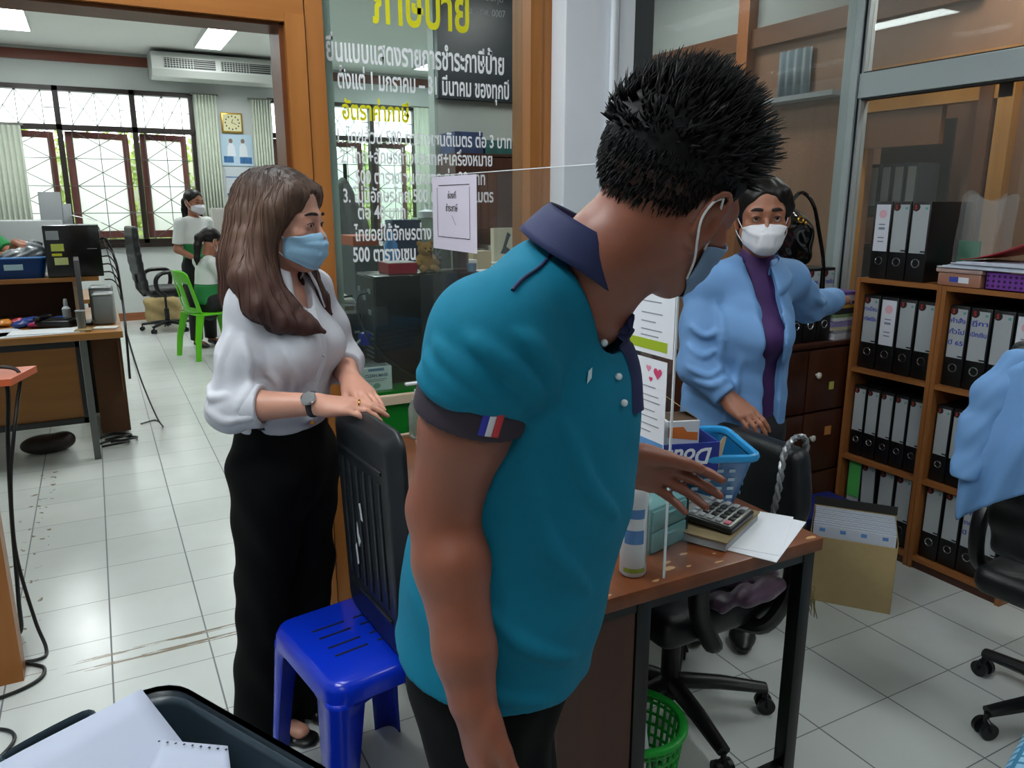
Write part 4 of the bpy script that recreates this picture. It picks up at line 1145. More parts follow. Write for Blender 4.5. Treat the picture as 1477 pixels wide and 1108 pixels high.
# ---- blue stool, grey tub, lid -------------------------------------------------------
M_bluep = mat('blue_plastic', '#0a2fbf', 0.22, spec=.5)
st = thing('plastic_stool', 'bright blue plastic stool with slotted seat carrying the black tub lid', 'stool', (.470, 1.682, 0), radians(9.5))
sh_ = .465; hx, hy = .155, .178
def rr(hx, hy, r, z, n=5):
    pts = []
    for cx_, cy_, a0 in ((1, 1, 0), (-1, 1, 90), (-1, -1, 180), (1, -1, 270)):
        for q in range(n): a = radians(a0 + q * 90 / (n - 1)); pts.append(((hx - r) * cx_ + r * cos(a), (hy - r) * cy_ + r * sin(a), z))
    return pts
b = B('all'); rings = [rr(hx + .006, hy + .006, .05, sh_ - .05), rr(hx + .004, hy + .004, .05, sh_ - .022), rr(hx - .003, hy - .003, .047, sh_ - .006), rr(hx - .014, hy - .014, .04, sh_)]
R_ = [[b.bm.verts.new(p_) for p_ in q] for q in rings]
for A, Q in zip(R_[:-1], R_[1:]):
    for j in range(len(A)): b.bm.faces.new((A[j], A[(j + 1) % len(A)], Q[(j + 1) % len(A)], Q[j]))
b.bm.faces.new(R_[-1])
obj('seat', b, M_bluep, st, smooth=True)
b = B(0)
for y in (-.06, -.02, .03, .07):
    for x in (-.05, .06): b.bx(x - .042, x + .042, y - .0035, y + .0035, sh_ + .0002, sh_ + .0008)
obj('slot', b, mat('slot_dark', '#050a2a', 0.6), st)
M_bluedark = M_bluep
for sx in (-1, 1):
    for sy in (-1, 1):
        b = B('all'); 
        def corner(z):
            u = (sh_ - z) / sh_; ox = hx + .03 * u; oy = hy + .03 * u; wl = .085 - .030 * min(1, u * 1.6) if u > 0.1 else .13
            r = .03; pts = []
            pts.append((ox, oy - wl)); pts.append((ox, oy - r))
            for q in range(1, 5): a = radians(q * 22.5); pts.append((ox - r + r * cos(a), oy - r + r * sin(a)))
            pts.append((ox - wl, oy)); return [(p_[0] * sx, p_[1] * sy, z) for p_ in pts]
        zs = [.0, .12, .25, .34, .385, .405, .42]
        rows = [[b.bm.verts.new(p_) for p_ in corner(z)] for z in zs]
        for A, Q in zip(rows[:-1], rows[1:]):
            for j in range(len(A) - 1): b.bm.faces.new((A[j], A[j + 1], Q[j + 1], Q[j]))
        bmesh.ops.recalc_face_normals(b.bm, faces=b.bm.faces[:]); bmesh.ops.solidify(b.bm, geom=b.bm.faces[:], thickness=.004)
        obj('leg', b, M_bluep, st)
M_tub = mat('tub_grey', '#2c3a44', 0.35, noise=.12, nscale=5)
M_lid = mat('lid_black', '#12181d', 0.42, noise=.2, nscale=6)
tub = thing('storage_tub', 'big dark grey plastic tub with papers in the foreground', 'tub', (-.011, 1.237, 0), atan2(.883, -.47) - pi / 2)
L2, W2, TH = .33, .225, .50
def tr(s_, z, r=.075): return rr(W2 * s_, L2 * s_, r * s_, z, 6)
b = loft(B('all'), [tr(.80, .002), tr(.82, .01), tr(.97, TH - .03), tr(.985, TH - .012)]); bmesh.ops.recalc_face_normals(b.bm, faces=b.bm.faces[:]); bmesh.ops.solidify(b.bm, geom=b.bm.faces[:], thickness=.004)
b.recalc = False
obj('body', b, M_tub, tub)
b = loft(B('all'), [tr(.975, TH - .012), tr(.985, TH), tr(1.04, TH), tr(1.055, TH - .006), tr(1.055, TH - .03)], False); bmesh.ops.solidify(b.bm, geom=b.bm.faces[:], thickness=.003); b.recalc = False
obj('rim', b, M_tub, tub)
for s_ in (-1, 1):
    obj('handle', B().tube(catmull([(-.08, s_ * (L2 * 1.055), TH - .02), (-.07, s_ * (L2 * 1.055 + .03), TH - .016), (.07, s_ * (L2 * 1.055 + .03), TH - .016), (.08, s_ * (L2 * 1.055), TH - .02)], 5), .011, 8, flat=(1.6, .7)), M_tub, tub)

lid = thing('tub_lid', 'black ribbed plastic tub lid stood on end on the blue stool', 'lid', (.516, 1.660, .4665))
def lidring(hy, z0, z1, r, x):      # rounded rectangle in the y-z plane
    pts = []; cz = (z0 + z1) / 2; hz = (z1 - z0) / 2
    for cy_, c2, a0 in ((1, 1, 0), (-1, 1, 90), (-1, -1, 180), (1, -1, 270)):
        for q in range(6): a = radians(a0 + q * 18); pts.append((x, (hy - r) * cy_ + r * cos(a), cz + (hz - r) * c2 + r * sin(a)))
    return pts
b = loft(B('all'), [lidring(.150, .022, .515, .03, -.016), lidring(.163, .012, .53, .035, -.012), lidring(.168, .008, .538, .04, .008), lidring(.186, -.0, .552, .045, .010), lidring(.187, -.0, .554, .045, .022)]); bmesh.ops.recalc_face_normals(b.bm, faces=b.bm.faces[:]); bmesh.ops.solidify(b.bm, geom=b.bm.faces[:], thickness=.0035); b.recalc = False
Rl = Matrix.Rotation(radians(-2), 4, 'Y') @ Matrix.Rotation(radians(4), 4, 'Z')
obj('shell', b.xf(Rl), M_lid, lid)
b = B()
for y in (-.12, -.075, -.03, .015, .06, .105): b.bx(-.021, -.012, y, y + .022, .12, .43, .004)
b.bx(-.021, -.012, -.13, .13, .45, .46, .003).bx(-.021, -.012, -.13, .13, .09, .10, .003)
obj('rib', b.xf(Rl), M_lid, lid)
b = B(0)
for pts in ([(-.0225, -.005, .30), (-.0225, .006, .30), (-.0225, .012, .34), (-.0225, .002, .345)], [(-.0225, .02, .24), (-.0225, .034, .22), (-.0225, .042, .25), (-.0225, .036, .285), (-.0225, .028, .25)], [(-.0225, .045, .17), (-.0225, .055, .165), (-.0225, .06, .215), (-.0225, .05, .225)]):
    b.poly(pts, (.0006, 0, 0))
obj('torn_sticker', b.xf(Rl), mat('sticker_remains', '#c3c8cc', 0.7), lid)
# papers in the tub
Mt = Matrix.Translation(tub.location) @ Matrix.Rotation(tub.rotation_euler.z, 4, 'Z')
def sheet(label, c00, c10, c01, c11, sag=.012, m=None, n=10):
    t = thing('paper_sheet', label, 'paper', Mt @ ((Vector(c00) + Vector(c11)) / 2), tub.rotation_euler.z)
    o_ = (Vector(c00) + Vector(c11)) / 2
    def fn(u, v):
        a = Vector(c00).lerp(Vector(c10), u); b_ = Vector(c01).lerp(Vector(c11), u)
        p_ = a.lerp(b_, v); p_.z -= sag * sin(pi * u) * sin(pi * v); p_.z += sag * .4 * sin(5 * u + 2 * v); return p_ - o_
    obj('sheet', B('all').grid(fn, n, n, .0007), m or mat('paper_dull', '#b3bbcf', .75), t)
    return t, o_
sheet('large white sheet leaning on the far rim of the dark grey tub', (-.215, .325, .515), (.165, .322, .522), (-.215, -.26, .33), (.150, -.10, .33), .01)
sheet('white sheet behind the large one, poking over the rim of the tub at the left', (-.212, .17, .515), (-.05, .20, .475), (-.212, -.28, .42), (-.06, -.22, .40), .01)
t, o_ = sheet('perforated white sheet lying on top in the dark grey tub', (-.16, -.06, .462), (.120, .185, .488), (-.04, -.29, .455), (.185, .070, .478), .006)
b = B(0)
for i in range(9):
    u = i / 8; p_ = Vector((.120, .185, .4892)).lerp(Vector((.185, .070, .4792)), u) + Vector((-.008, -.006, .0012)) - o_; b.box(p_, (.004, .004, .0006))
obj('sprocket_hole', b, M_ink, t)
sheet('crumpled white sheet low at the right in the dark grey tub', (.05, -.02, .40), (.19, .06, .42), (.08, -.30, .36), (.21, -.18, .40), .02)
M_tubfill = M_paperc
fl = thing('paper_pile', 'pile of waste paper filling the dark grey tub under the top sheets', 'paper', Mt @ Vector((0, 0, .012)), tub.rotation_euler.z)
b = B(0); rng = random.Random(8)
for i in range(24):
    b.box((rng.uniform(-.05, .02), rng.uniform(-.10, .07), .0 + .0135 * i), (.19, .25, .006), (0, 0, rng.uniform(-.2, .2)))
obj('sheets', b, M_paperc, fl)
# ---- cables at the left, orange folder -------------------------------------------------
M_cable = mat('cable_black', '#101213', 0.45)
def cable(label, pts, r=.006, m=None):
    return tag(obj('power_cable', B().tube(catmull(pts, 8), r, 8), m or M_cable), label, 'cable')
cable('thick black cable hanging behind the left door post and coiling on the tiles', [(-.34, 2.97, .975), (-.27, 2.96, .95), (-.285, 2.93, .85), (-.305, 2.90, .75), (-.335, 2.90, .58), (-.350, 2.90, .34), (-.325, 2.88, .10), (-.300, 2.83, .008), (-.315, 2.77, .007), (-.42, 2.79, .007)])
cable('black cable looping round the foot of the left door post', [(-.40, 2.79, .018), (-.335, 2.745, .007), (-.30, 2.70, .007), (-.315, 2.635, .007), (-.40, 2.59, .007), (-.55, 2.58, .007)])
cable('black cable lying on the tiles at the far left of the foreground', [(-.60, 2.43, .007), (-.47, 2.44, .007), (-.38, 2.40, .007), (-.36, 2.33, .007), (-.42, 2.24, .007), (-.52, 2.18, .007)], .005)
cable('second black cable hanging down behind the left door post', [(-.36, 3.02, .975), (-.315, 3.02, .90), (-.335, 3.0, .70), (-.355, 2.98, .45), (-.37, 2.95, .16), (-.39, 2.98, .008), (-.50, 3.1, .007)], .007)
cable('thin grey cable running over the tiles past the grey tub to the dark trousers', [(-.36, 2.30, .005), (-.22, 2.18, .005), (-.02, 2.02, .005), (.10, 2.05, .005), (.25, 2.16, .005), (.34, 2.22, .005)], .004, mat('cable_grey', '#56595a', 0.5))
sb = thing('side_table', 'small wooden side table behind the left door post', 'table', (-.72, 3.0, 0))
obj('top', W(B(0).bx(-1.0, -.42, 2.84, 3.25, .90, .925), sb), M_deskwood, sb)
for (x, y) in ((-.98, 2.86), (-.46, 2.86), (-.98, 3.23), (-.46, 3.23)): obj('leg', W(B(0).bx(x - .018, x + .018, y - .018, y + .018, 0, .90), sb), M_blacksteel, sb)
of = thing('folder', 'orange folder corner jutting over the side table behind the left door post', 'folder', (-.56, 2.98, .9255))
obj('cover', W(B(0).poly([(-.80, 2.90, .926), (-.285, 2.86, .926), (-.225, 3.06, .926), (-.76, 3.12, .926)], (0, 0, .022)), of), mat('folder_orange', '#c9603a', 0.5), of)

# jacket over the right-hand chair
jc = thing('jacket', 'light blue jacket hung over the back of the swivel chair at the right edge', 'jacket', (2.02, .98, .7))
MJ = mat('jacket_blue', '#6c99cd', .7, noise=.05, nscale=14, bump=.06, bscale=500)
def panel(u, v):
    y = 1.105 + .045 * v - .42 * u; top = 1.165 - .05 * (2 * u - 1) ** 2 - .02 * u
    bot = .665 + .30 * max(0, u - .08) ** .8 + .10 * max(0, .06 - u) * 10
    if v < .16:
        a = (v / .16) * pi * .5; x = 2.085 - .110 * sin(a); z = top - .05 * (1 - cos(a)); 
    else:
        t = (v - .16) / .84; x = 1.975 - .020 * t - .018 * sin(pi * t); z = (top - .05) + (bot - top + .05) * t
    rip = .011 * sin(u * 17 + 2.2 * v) * min(1, v * 1.5) + .006 * sin(u * 34 + 5 * v) * v + .004 * sin(9 * v + 6 * u)
    if u < .12: x += .05 * (1 - u / .12) ** 2 * v
    return Vector((x - rip, y + .02 * v * (1 - u) , z))
obj('back_panel', W(B('all').grid(panel, 60, 40, .004), jc), MJ, jc)
sl = Sculpt(); SP = [(2.005, 1.070, 1.105), (1.978, 1.100, 1.02), (1.962, 1.120, .92), (1.945, 1.125, .79)]
sl.chain(SP[:3], [.040, .044, .042], .025, ((1, .3, 0), .62)); sl.capcut(SP[2], SP[3], .042, .038, .02, ((1, .3, 0), .62))
sl.disp = lambda P: (.0022 * np.sin(P[..., 2] * 75 + 3 * np.sin(P[..., 1] * 40)) * np.sin(P[..., 1] * 50 + P[..., 2] * 20)).astype(np.float32); sl.dpad = .004
sl.mesh('sleeve', MJ, jc, .006, 1, origin=jc.location)
fl_ = lambda u, v: panel(0, .16 + .84 * v) + Vector((.09 * u, .02 * u - .03 * u * v, .02 * u))
obj('front_panel', W(B('all').grid(fl_, 8, 24, .004), jc), MJ, jc)
# checked cushion on a low wooden stool at the bottom right corner
ws = thing('wooden_stool', 'low wooden stool under the pale blue checked cushion in the bottom right corner', 'stool', (1.60, .50, 0), radians(16))
obj('seat', B().bx(-.17, .17, -.17, .17, .355, .38, .005), M_shelfwood, ws)
for x in (-.14, .14):
    for y in (-.14, .14): obj('leg', B().bx(x - .018, x + .018, y - .018, y + .018, 0, .355), M_shelfwood, ws)
def check_mat():
    m = bpy.data.materials.new('checked_cloth'); m.use_nodes = True; nt = m.node_tree; N = nt.nodes; L = nt.links; p = N['Principled BSDF']
    tc = N.new('ShaderNodeTexCoord'); bk2 = N.new('ShaderNodeTexBrick'); bk2.offset = 0.5
    bk2.inputs['Scale'].default_value = 1.0; bk2.inputs['Brick Width'].default_value = .026; bk2.inputs['Row Height'].default_value = .022; bk2.inputs['Mortar Size'].default_value = .0045; bk2.inputs['Mortar Smooth'].default_value = .2
    bk2.inputs['Color1'].default_value = hexc('#a8d3e8'); bk2.inputs['Color2'].default_value = hexc('#8fc3e2'); bk2.inputs['Mortar'].default_value = hexc('#3f86ad')
    L.new(tc.outputs['Object'], bk2.inputs['Vector']); L.new(bk2.outputs['Color'], p.inputs['Base Color']); p.inputs['Roughness'].default_value = .85
    return m
cu = thing('cushion', 'pale blue checked cushion cut off by the bottom right corner of the picture', 'cushion', (1.60, .50, .3805), radians(16))
Sculpt().rbox((0, 0, .045), (.215, .215, .045), .04).mesh('cover', check_mat(), cu, .01, 1)

# ================================================================ counter behind the reception pane
ct = thing('service_counter', 'green painted counter board behind the reception window carrying the black computer', 'counter', (1.1, 2.98, 0))
obj('board', W(B(0).bx(0.71, 1.50, 2.66, 3.35, .785, .812), ct), M_green, ct)
for x in (.74, 1.47): obj('leg', W(B(0).bx(x - .02, x + .02, 3.28, 3.32, 0, .785), ct), M_batten, ct)
struct('trim_12', B(0).bx(.7065, .752, 2.665, 2.715, .812, 2.92), mat('window_frame_white', '#c6cfcb', 0.5))
pcm = mat('pc_black', '#07080a', 0.22)
pc = thing('computer_tower', 'black computer tower lying side on, on the green counter behind the glass', 'computer', (1.11, 2.87, .8125))
obj('case', W(B().bx(.895, 1.335, 2.755, 2.985, .818, 1.228, .004), pc), pcm, pc)
obj('rear_panel', W(B(0).bx(.891, .895, 2.765, 2.975, .828, 1.220), pc), mat('pc_rear', '#3c4143', 0.4, .4, noise=.3, nscale=40), pc)
b = B(0)
for i in range(9): b.bx(.8885, .891, 2.785, 2.87, .86 + i * .018, .868 + i * .018)
for z, y in ((1.16, 2.80), (1.13, 2.86), (1.16, 2.92), (1.08, 2.80), (1.05, 2.92)): b.bx(.888, .891, y, y + .03, z, z + .018)
obj('port', W(b, pc), mat('port_grey', '#8b9294', 0.4), pc)
for x in (.93, 1.29): obj('foot', W(B(0).bx(x - .02, x + .02, 2.78, 2.96, .8125, .818), pc), M_black, pc)
obj('latch', W(B().bx(1.195, 1.205, 2.750, 2.755, 1.08, 1.15, .002), pc), mat('latch_grey', '#33383b', 0.3), pc)
def cable2(label, pts, r=.004, m=None): return tag(obj('computer_cable', B().tube(catmull(pts, 8), r, 8), m or M_cable), label, 'cable')
cable2('black cable drooping from the rear of the computer tower across the front of its case', [(.880, 2.80, 1.165), (.83, 2.76, 1.155), (.825, 2.74, 1.08), (.87, 2.73, .98), (.96, 2.725, .89), (1.06, 2.72, .825), (1.12, 2.72, .818)])
cable2('pale grey network cable curving down behind the mask box', [(.886, 2.81, .985), (.84, 2.80, .985), (.79, 2.80, .93), (.785, 2.81, .86), (.80, 2.83, .819)], .006, mat('cable_pale', '#a9b0b2', 0.5))
pgl = thing('cable_plug', 'royal blue cable connector at the rear of the computer tower', 'plug', (.86, 2.81, .985))
obj('body', W(B().bx(.842, .885, 2.79, 2.83, .965, 1.015, .008), pgl), mat('plug_blue', '#1b2aa0', 0.35), pgl)
mb = thing('mask_box', 'white cardboard box of face masks on the green counter', 'box', (.868, 2.74, .8125), radians(0))
obj('carton', W(B(0).bx(.808, .925, 2.69, 2.86, .813, .902), mb), mat('carton_mask', '#d3d8d6', 0.6), mb)
obj('top_print', W(B(0).bx(.812, .921, 2.70, 2.85, .9022, .9026), mb), mat('mask_top', '#8f9294', 0.6, noise=.6, nscale=40), mb)
obj('print_band', W(B(0).bx(.835, .895, 2.6892, 2.690, .888, .898), mb), mat('mask_blue', '#6d87a8', 0.6), mb)
T = Matrix.Translation(-mb.location)
text_mesh('lettering', 'CLEAN MASK', .016, mat('mask_ink', '#5d6f86', 0.6), mb, T @ frame((.822, 2.6893, .866), (1, 0, 0), (0, 0, 1)), width=.09, bold=.0004)
obj('print_lines', W(B(0).bx(.823, .905, 2.6893, 2.690, .855, .857).bx(.832, .895, 2.6893, 2.690, .849, .851), mb), MATS['mask_ink'], mb)
b = B(0); b.poly([(.866 + .014 * cos(2 * pi * i / 18), 2.6893, .832 + .010 * sin(2 * pi * i / 18)) for i in range(18)]); obj('seal', W(b, mb), mat('mask_seal', '#7fa593', 0.6), mb)
pr = thing('printer', 'black printer under loose papers on the green counter, left of the computer tower', 'printer', (.81, 3.08, .8125))
obj('body', W(B().bx(.755, .885, 2.90, 3.30, .813, 1.075, .008), pr), pcm, pr)
obj('paper_tray', W(B().bx(.757, .883, 2.885, 2.90, .86, .90, .003), pr), mat('tray_dark', '#1a1d20', 0.4), pr)
obj('button', W(B(0).bx(.852, .872, 2.896, 2.90, 1.00, 1.008), pr), M_label, pr)
obj('white_mark', W(B(0).bx(.766, .776, 2.898, 2.90, .99, 1.04), pr), M_paper, pr)
rng = random.Random(4)
for i, (c_, l) in enumerate((('#d2d3d0', 'white papers lying lowest on the black printer'), ('#8d7a5c', 'brown envelope in the heap on the black printer'), ('#c9cbcf', 'printed sheet in the heap on the black printer'), ('#dadbd8', 'topmost white sheet on the black printer'))):
    t = thing('loose_paper', l, 'paper', (.815, 3.08, 1.0755 + .014 * i), radians(rng.uniform(-8, 8)))
    obj('sheet', B(0).bx(-.06 + .008 * i, .062, -.17, .17, 0, .0125), mat('heap%d' % i, c_, 0.75, noise=.15, nscale=30), t)
pn = thing('pen', 'dark pen lying on the paper heap on the printer', 'pen', (.83, 2.95, 1.1325), radians(20))
obj('barrel', B().cyl((-.03, 0, .004), (.04, 0, .004), .004), M_black, pn)
rb = thing('snack_box', 'red and white box on top of the black computer tower', 'box', (1.03, 2.87, 1.2285))
obj('carton', W(B(0).bx(.972, 1.088, 2.82, 2.94, 1.229, 1.268), rb), mat('box_red', '#b3142c', 0.4, noise=.2, nscale=30), rb)
obj('lid_print', W(B(0).bx(.975, 1.085, 2.823, 2.937, 1.268, 1.271), rb), mat('box_pale', '#dcd2d2', 0.6, noise=.25, nscale=60), rb)
# teddy bear: one plush body
tb = thing('teddy_bear', 'small tan plush teddy bear sitting on the computer tower', 'teddy bear', (1.135, 2.85, 1.2285))
sc = Sculpt()
sc.ell((0, 0, .036), (.034, .030, .036), .01).ell((0, -.004, .088), (.031, .028, .027), .008)
sc.ell((-.024, 0, .110), (.011, .007, .011), .004).ell((.024, 0, .110), (.011, .007, .011), .004).ell((0, -.028, .080), (.013, .010, .010), .005)
sc.cap((-.028, -.006, .058), (-.040, -.024, .036), .011, .010, .006).cap((.028, -.006, .058), (.040, -.024, .036), .011, .010, .006)
sc.cap((-.018, -.014, .016), (-.028, -.045, .013), .014, .013, .008).cap((.018, -.014, .016), (.028, -.045, .013), .014, .013, .008)
sc.disp = lambda P: (.0015 * np.sin(P[..., 0] * 420) * np.sin(P[..., 1] * 390) * np.sin(P[..., 2] * 400)).astype(np.float32); sc.dpad = .002
sc.mesh('body', mat('plush_tan', '#b5824a', 0.95, noise=.25, nscale=40, bump=.5, bscale=220), tb, .0028, 0)
obj('eye', B().ball((-.010, -.030, .093), .0035).ball((.010, -.030, .093), .0035).ball((0, -.0385, .082), .004), M_black, tb)
for i, (x, tilt_, l, c1, c2) in enumerate(((1.215, -14, 'framed picture leaning beside the teddy bear on the computer tower', '#a59c86', '#4b4c44'), (1.285, -10, 'dark brown picture frame leaning at the right end of the computer tower', '#6d5a4a', '#3a2620'))):
    f = thing('picture_frame', l, 'picture frame', (x, 2.88, 1.2285), radians(-18))
    Rm = Matrix.Rotation(radians(tilt_), 4, 'X')
    obj('frame', B(0).bx(-.045, .045, -.004, .004, 0.0, .006).bx(-.045, .045, -.004, .004, .094, .10).bx(-.045, -.039, -.004, .004, .006, .094).bx(.039, .045, -.004, .004, .006, .094).xf(Rm).shift((0, -.012, .002)), mat('frame%d' % i, c1, .5), f)
    obj('picture', B(0).bx(-.039, .039, -.001, .003, .006, .094).xf(Rm).shift((0, -.012, .002)), mat('pict%d' % i, c2, .5, noise=.6, nscale=30), f)
cupb = thing('cup', 'small blue cup on the computer tower beside the dark frame', 'cup', (1.312, 2.80, 1.2285))
obj('cup', B().lathe([(0, 0), (.017, 0), (.020, .03), (.0185, .03), (.016, .003), (0, .003)]), mat('cup_blue', '#4f86a8', .4), cupb)

# ================================================================ the office behind the partition
M_deskoak = wood_mat('oak_laminate', '#8a5d2e', '#a5733d', 0, .7, .35)
M_deskpanel = wood_mat('desk_front_panel', '#7d4f1c', '#8d5c26', 0, .6, .4)
M_pale = wood_mat('desk_pale', '#b59a78', '#c9b08e', 1, .6, .4)
fd = thing('wooden_desk', 'cluttered wooden desk with a front panel and steel legs in the office on the left', 'desk', (-.55, 5.6, 0))
obj('desk_top', W(B().bx(-1.35, .085, 5.0, 6.25, .720, .760, .004), fd), M_deskoak, fd)
obj('front_panel', W(B(0).bx(-1.30, -.165, 5.05, 5.07, .255, .685), fd), M_deskpanel, fd)
obj('panel_frame', W(B(0).bx(-1.33, -.145, 5.035, 5.065, .680, .718).bx(-1.33, -.145, 5.035, 5.065, .225, .258).bx(-.168, -.145, 5.035, 5.065, .225, .718), fd), M_blacksteel, fd)
for x, y in ((-.125, 5.03), (-1.31, 5.03), (-.125, 6.2), (-1.31, 6.2)):
    obj('leg', W(B(0).bx(x - .018, x + .018, y - .018, y + .018, 0, .720), fd), M_blacksteel if x < -1 or y > 6 else mat('leg_grey', '#5d5f5c', .4), fd)
cbx = thing('carton', 'brown cardboard carton under the right end of the cluttered wooden desk', 'carton', (-.0, 5.75, 0))
obj('walls', W(B(0).bx(-.095, .075, 5.48, 6.15, .03, .69), cbx), mat('carton_brown', '#5d3d24', .85, noise=.2, nscale=6), cbx)
obj('flap', W(B(0).bx(.055, .062, 5.45, 5.475, .30, .62), cbx), mat('carton_brown2', '#77563a', .85), cbx)
hs = thing('desk_shelf', 'low wooden shelf standing on the cluttered desk', 'shelf', (-.7, 5.82, .760))
obj('board', W(B(0).bx(-1.3, -.005, 5.60, 6.05, 1.005, 1.03), hs), M_deskoak, hs)
obj('end_panel', W(B(0).bx(-.155, -.135, 5.62, 6.03, .7605, 1.005).bx(-1.3, -1.28, 5.62, 6.03, .7605, 1.005), hs), M_pale, hs)
obj('back_panel', W(B(0).bx(-1.28, -.155, 6.03, 6.045, .7605, 1.005), hs), mat('shelf_back', '#4b2f1a', .6), hs)
p2 = thing('computer_tower', 'black computer tower with yellow sticky notes on the desk shelf at the left', 'computer', (-.13, 5.75, 1.0305))
obj('case', W(B().bx(-.282, .028, 5.62, 5.98, 1.031, 1.352, .006), p2), pcm, p2)
obj('slot_mark', W(B(0).bx(-.05, .005, 5.618, 5.62, 1.205, 1.208), p2), M_label, p2)
for (x, z, w, h, c) in ((-.245, 1.265, .07, .055, '#8f9598'), (-.225, 1.195, .07, .045, '#b9c45a'), (-.225, 1.165, .055, .016, '#c9c92a'), (-.215, 1.110, .075, .045, '#c2cc86')):
    obj('sticky_note', W(B(0).bx(x - .022, x - .022 + w, 5.6175, 5.619, z, z + h), p2), mat('note_' + c[1:], c, .8), p2)
bl = thing('plastic_basket', 'blue plastic basket of papers on the desk shelf at the left edge', 'basket', (-.47, 5.78, 1.0305))
b = loft(B(), [rr(.16, .12, .03, 0), rr(.185, .14, .03, .125)]); bmesh.ops.solidify(b.bm, geom=b.bm.faces[:], thickness=.004)
obj('tub', b, mat('basket_navy', '#15549a', .3, trans=.2), bl)
obj('rim', B().tube(rr(.188, .143, .03, .127), .006, 6, closed=True), mat('basket_light', '#5a8fd0', .3), bl)
obj('label', B(0).bx(-.04, .06, -.142, -.140, .055, .09), mat('label_pale', '#9fc4cf', .6), bl)
bp_ = thing('plastic_bag', 'crinkled translucent plastic bag held over the blue basket', 'bag', (-.36, 5.74, 1.12))
sc = Sculpt(); sc.ell((.02, 0, .06), (.055, .07, .085), .03).ell((-.08, .01, .04), (.09, .07, .05), .03)
sc.disp = lambda P: (.010 * np.sin(P[..., 0] * 80 + 3 * np.sin(P[..., 2] * 50)) * np.sin(P[..., 2] * 70 + P[..., 1] * 50)).astype(np.float32); sc.dpad = .012
sc.mesh('bag', mat('bag_film', '#b9c1c6', .25, trans=.5, noise=.2), bp_, .008, 0)
mn = thing('monitor', 'slim monitor seen edge on, standing between the desk shelf and the speakers', 'monitor', (-.115, 5.42, .7605), 0)
Rm = Matrix.Translation((0, 0, 0)) @ Matrix.Rotation(radians(91), 4, 'Z')
obj('screen', B().bx(-.17, .17, -.014, .014, .10, .40, .004).xf(Rm), mat('monitor_grey', '#5b5a5d', .4), mn)
obj('stand', B().bx(-.02, .02, -.012, .012, .01, .16).bx(-.09, .09, -.05, .05, 0, .012, .003).xf(Rm), M_black, mn)
for i, (x, y, s_, l) in enumerate(((.005, 5.36, 1.0, 'silver grey desktop speaker, front one of the pair'), (-.002, 5.56, 1.12, 'silver grey desktop speaker, rear one of the pair'))):
    k = thing('speaker', l, 'speaker', (x, y, .7605), radians(-6))
    obj('cabinet', B().bx(-.058 * s_, .058 * s_, -.06, .06, 0, .195 * s_, .016, 3), mat('speaker_silver', '#8f9494', .4, .2), k)
    obj('grille', B().bx(-.05 * s_, .05 * s_, -.064, -.060, .012, .175 * s_, .01, 2), mat('speaker_grille', '#838a8b', .6), k)
    obj('front_rim', B().tube([(q[0], -.061, q[2]) for q in [(-.054 * s_, 0, .185 * s_), (.054 * s_, 0, .185 * s_)]], .005, 6), mat('speaker_rim', '#b9bebd', .3, .4), k)
def papers(name, label, loc, rz, w, d, c='#c9ced3', h=.003):
    t = thing(name, label, 'paper', loc, radians(rz))
    obj('sheet', B(0).bx(-w / 2, w / 2, -d / 2, d / 2, 0, h), mat('paper_' + c[1:], c, .75), t); return t
papers('loose_paper', 'large white sheets at the front edge of the cluttered desk', (-.33, 5.14, .7605), 6, .42, .22)
papers('loose_paper', 'curling white sheet lying over the front of the cluttered desk, nearer the calculator', (-.31, 5.16, .7636), -4, .36, .19, '#d6dade')
papers('loose_paper', 'white sheets further left on the cluttered desk', (-.56, 5.22, .7605), 20, .28, .30, '#bfc5cc')
papers('loose_paper', 'crumpled white tissue sheet near the right corner of the cluttered desk', (.0, 5.15, .7605), -16, .13, .09, '#c6c6c2', .008)
papers('note_pad', 'small kraft pad by the brush holder on the cluttered desk', (-.115, 5.10, .7605), -8, .09, .08, '#8a744a', .010)
k = thing('desk_phone', 'black desk telephone on the cluttered desk', 'telephone', (-.255, 5.36, .7605), radians(-22))
obj('body', B().bx(-.10, .10, -.075, .075, 0, .045, .012, 3), M_black, k)
obj('panel', B().bx(-.05, .07, -.05, .055, .044, .050, .004), mat('phone_dark', '#25282b', .3), k)
obj('handset', B().bx(-.10, -.06, -.085, .085, .045, .07, .012, 3), M_black, k)
k = thing('brush_holder', 'clear tumbler with a brush at the right of the cluttered desk', 'tumbler', (-.125, 5.18, .7605))
obj('tumbler', B().lathe([(0, 0), (.022, 0), (.026, .11), (.024, .11), (.020, .004), (0, .004)]), mat('tumbler', '#8f8f84', .15, trans=.4), k)
obj('rim', B().tube([(.026 * cos(2 * pi * i / 16), .026 * sin(2 * pi * i / 16), .11) for i in range(16)], .003, 5, closed=True), M_label, k)
k = thing('spray_bottle', 'little white spray bottle under the desk shelf', 'bottle', (-.205, 5.50, .7605))
obj('bottle', B().lathe([(0, 0), (.022, 0), (.024, .09), (.012, .105), (.012, .13), (.009, .15), (0, .15)]), mat('bottle_clear', '#c2c8cc', .3), k)
rng = random.Random(12)
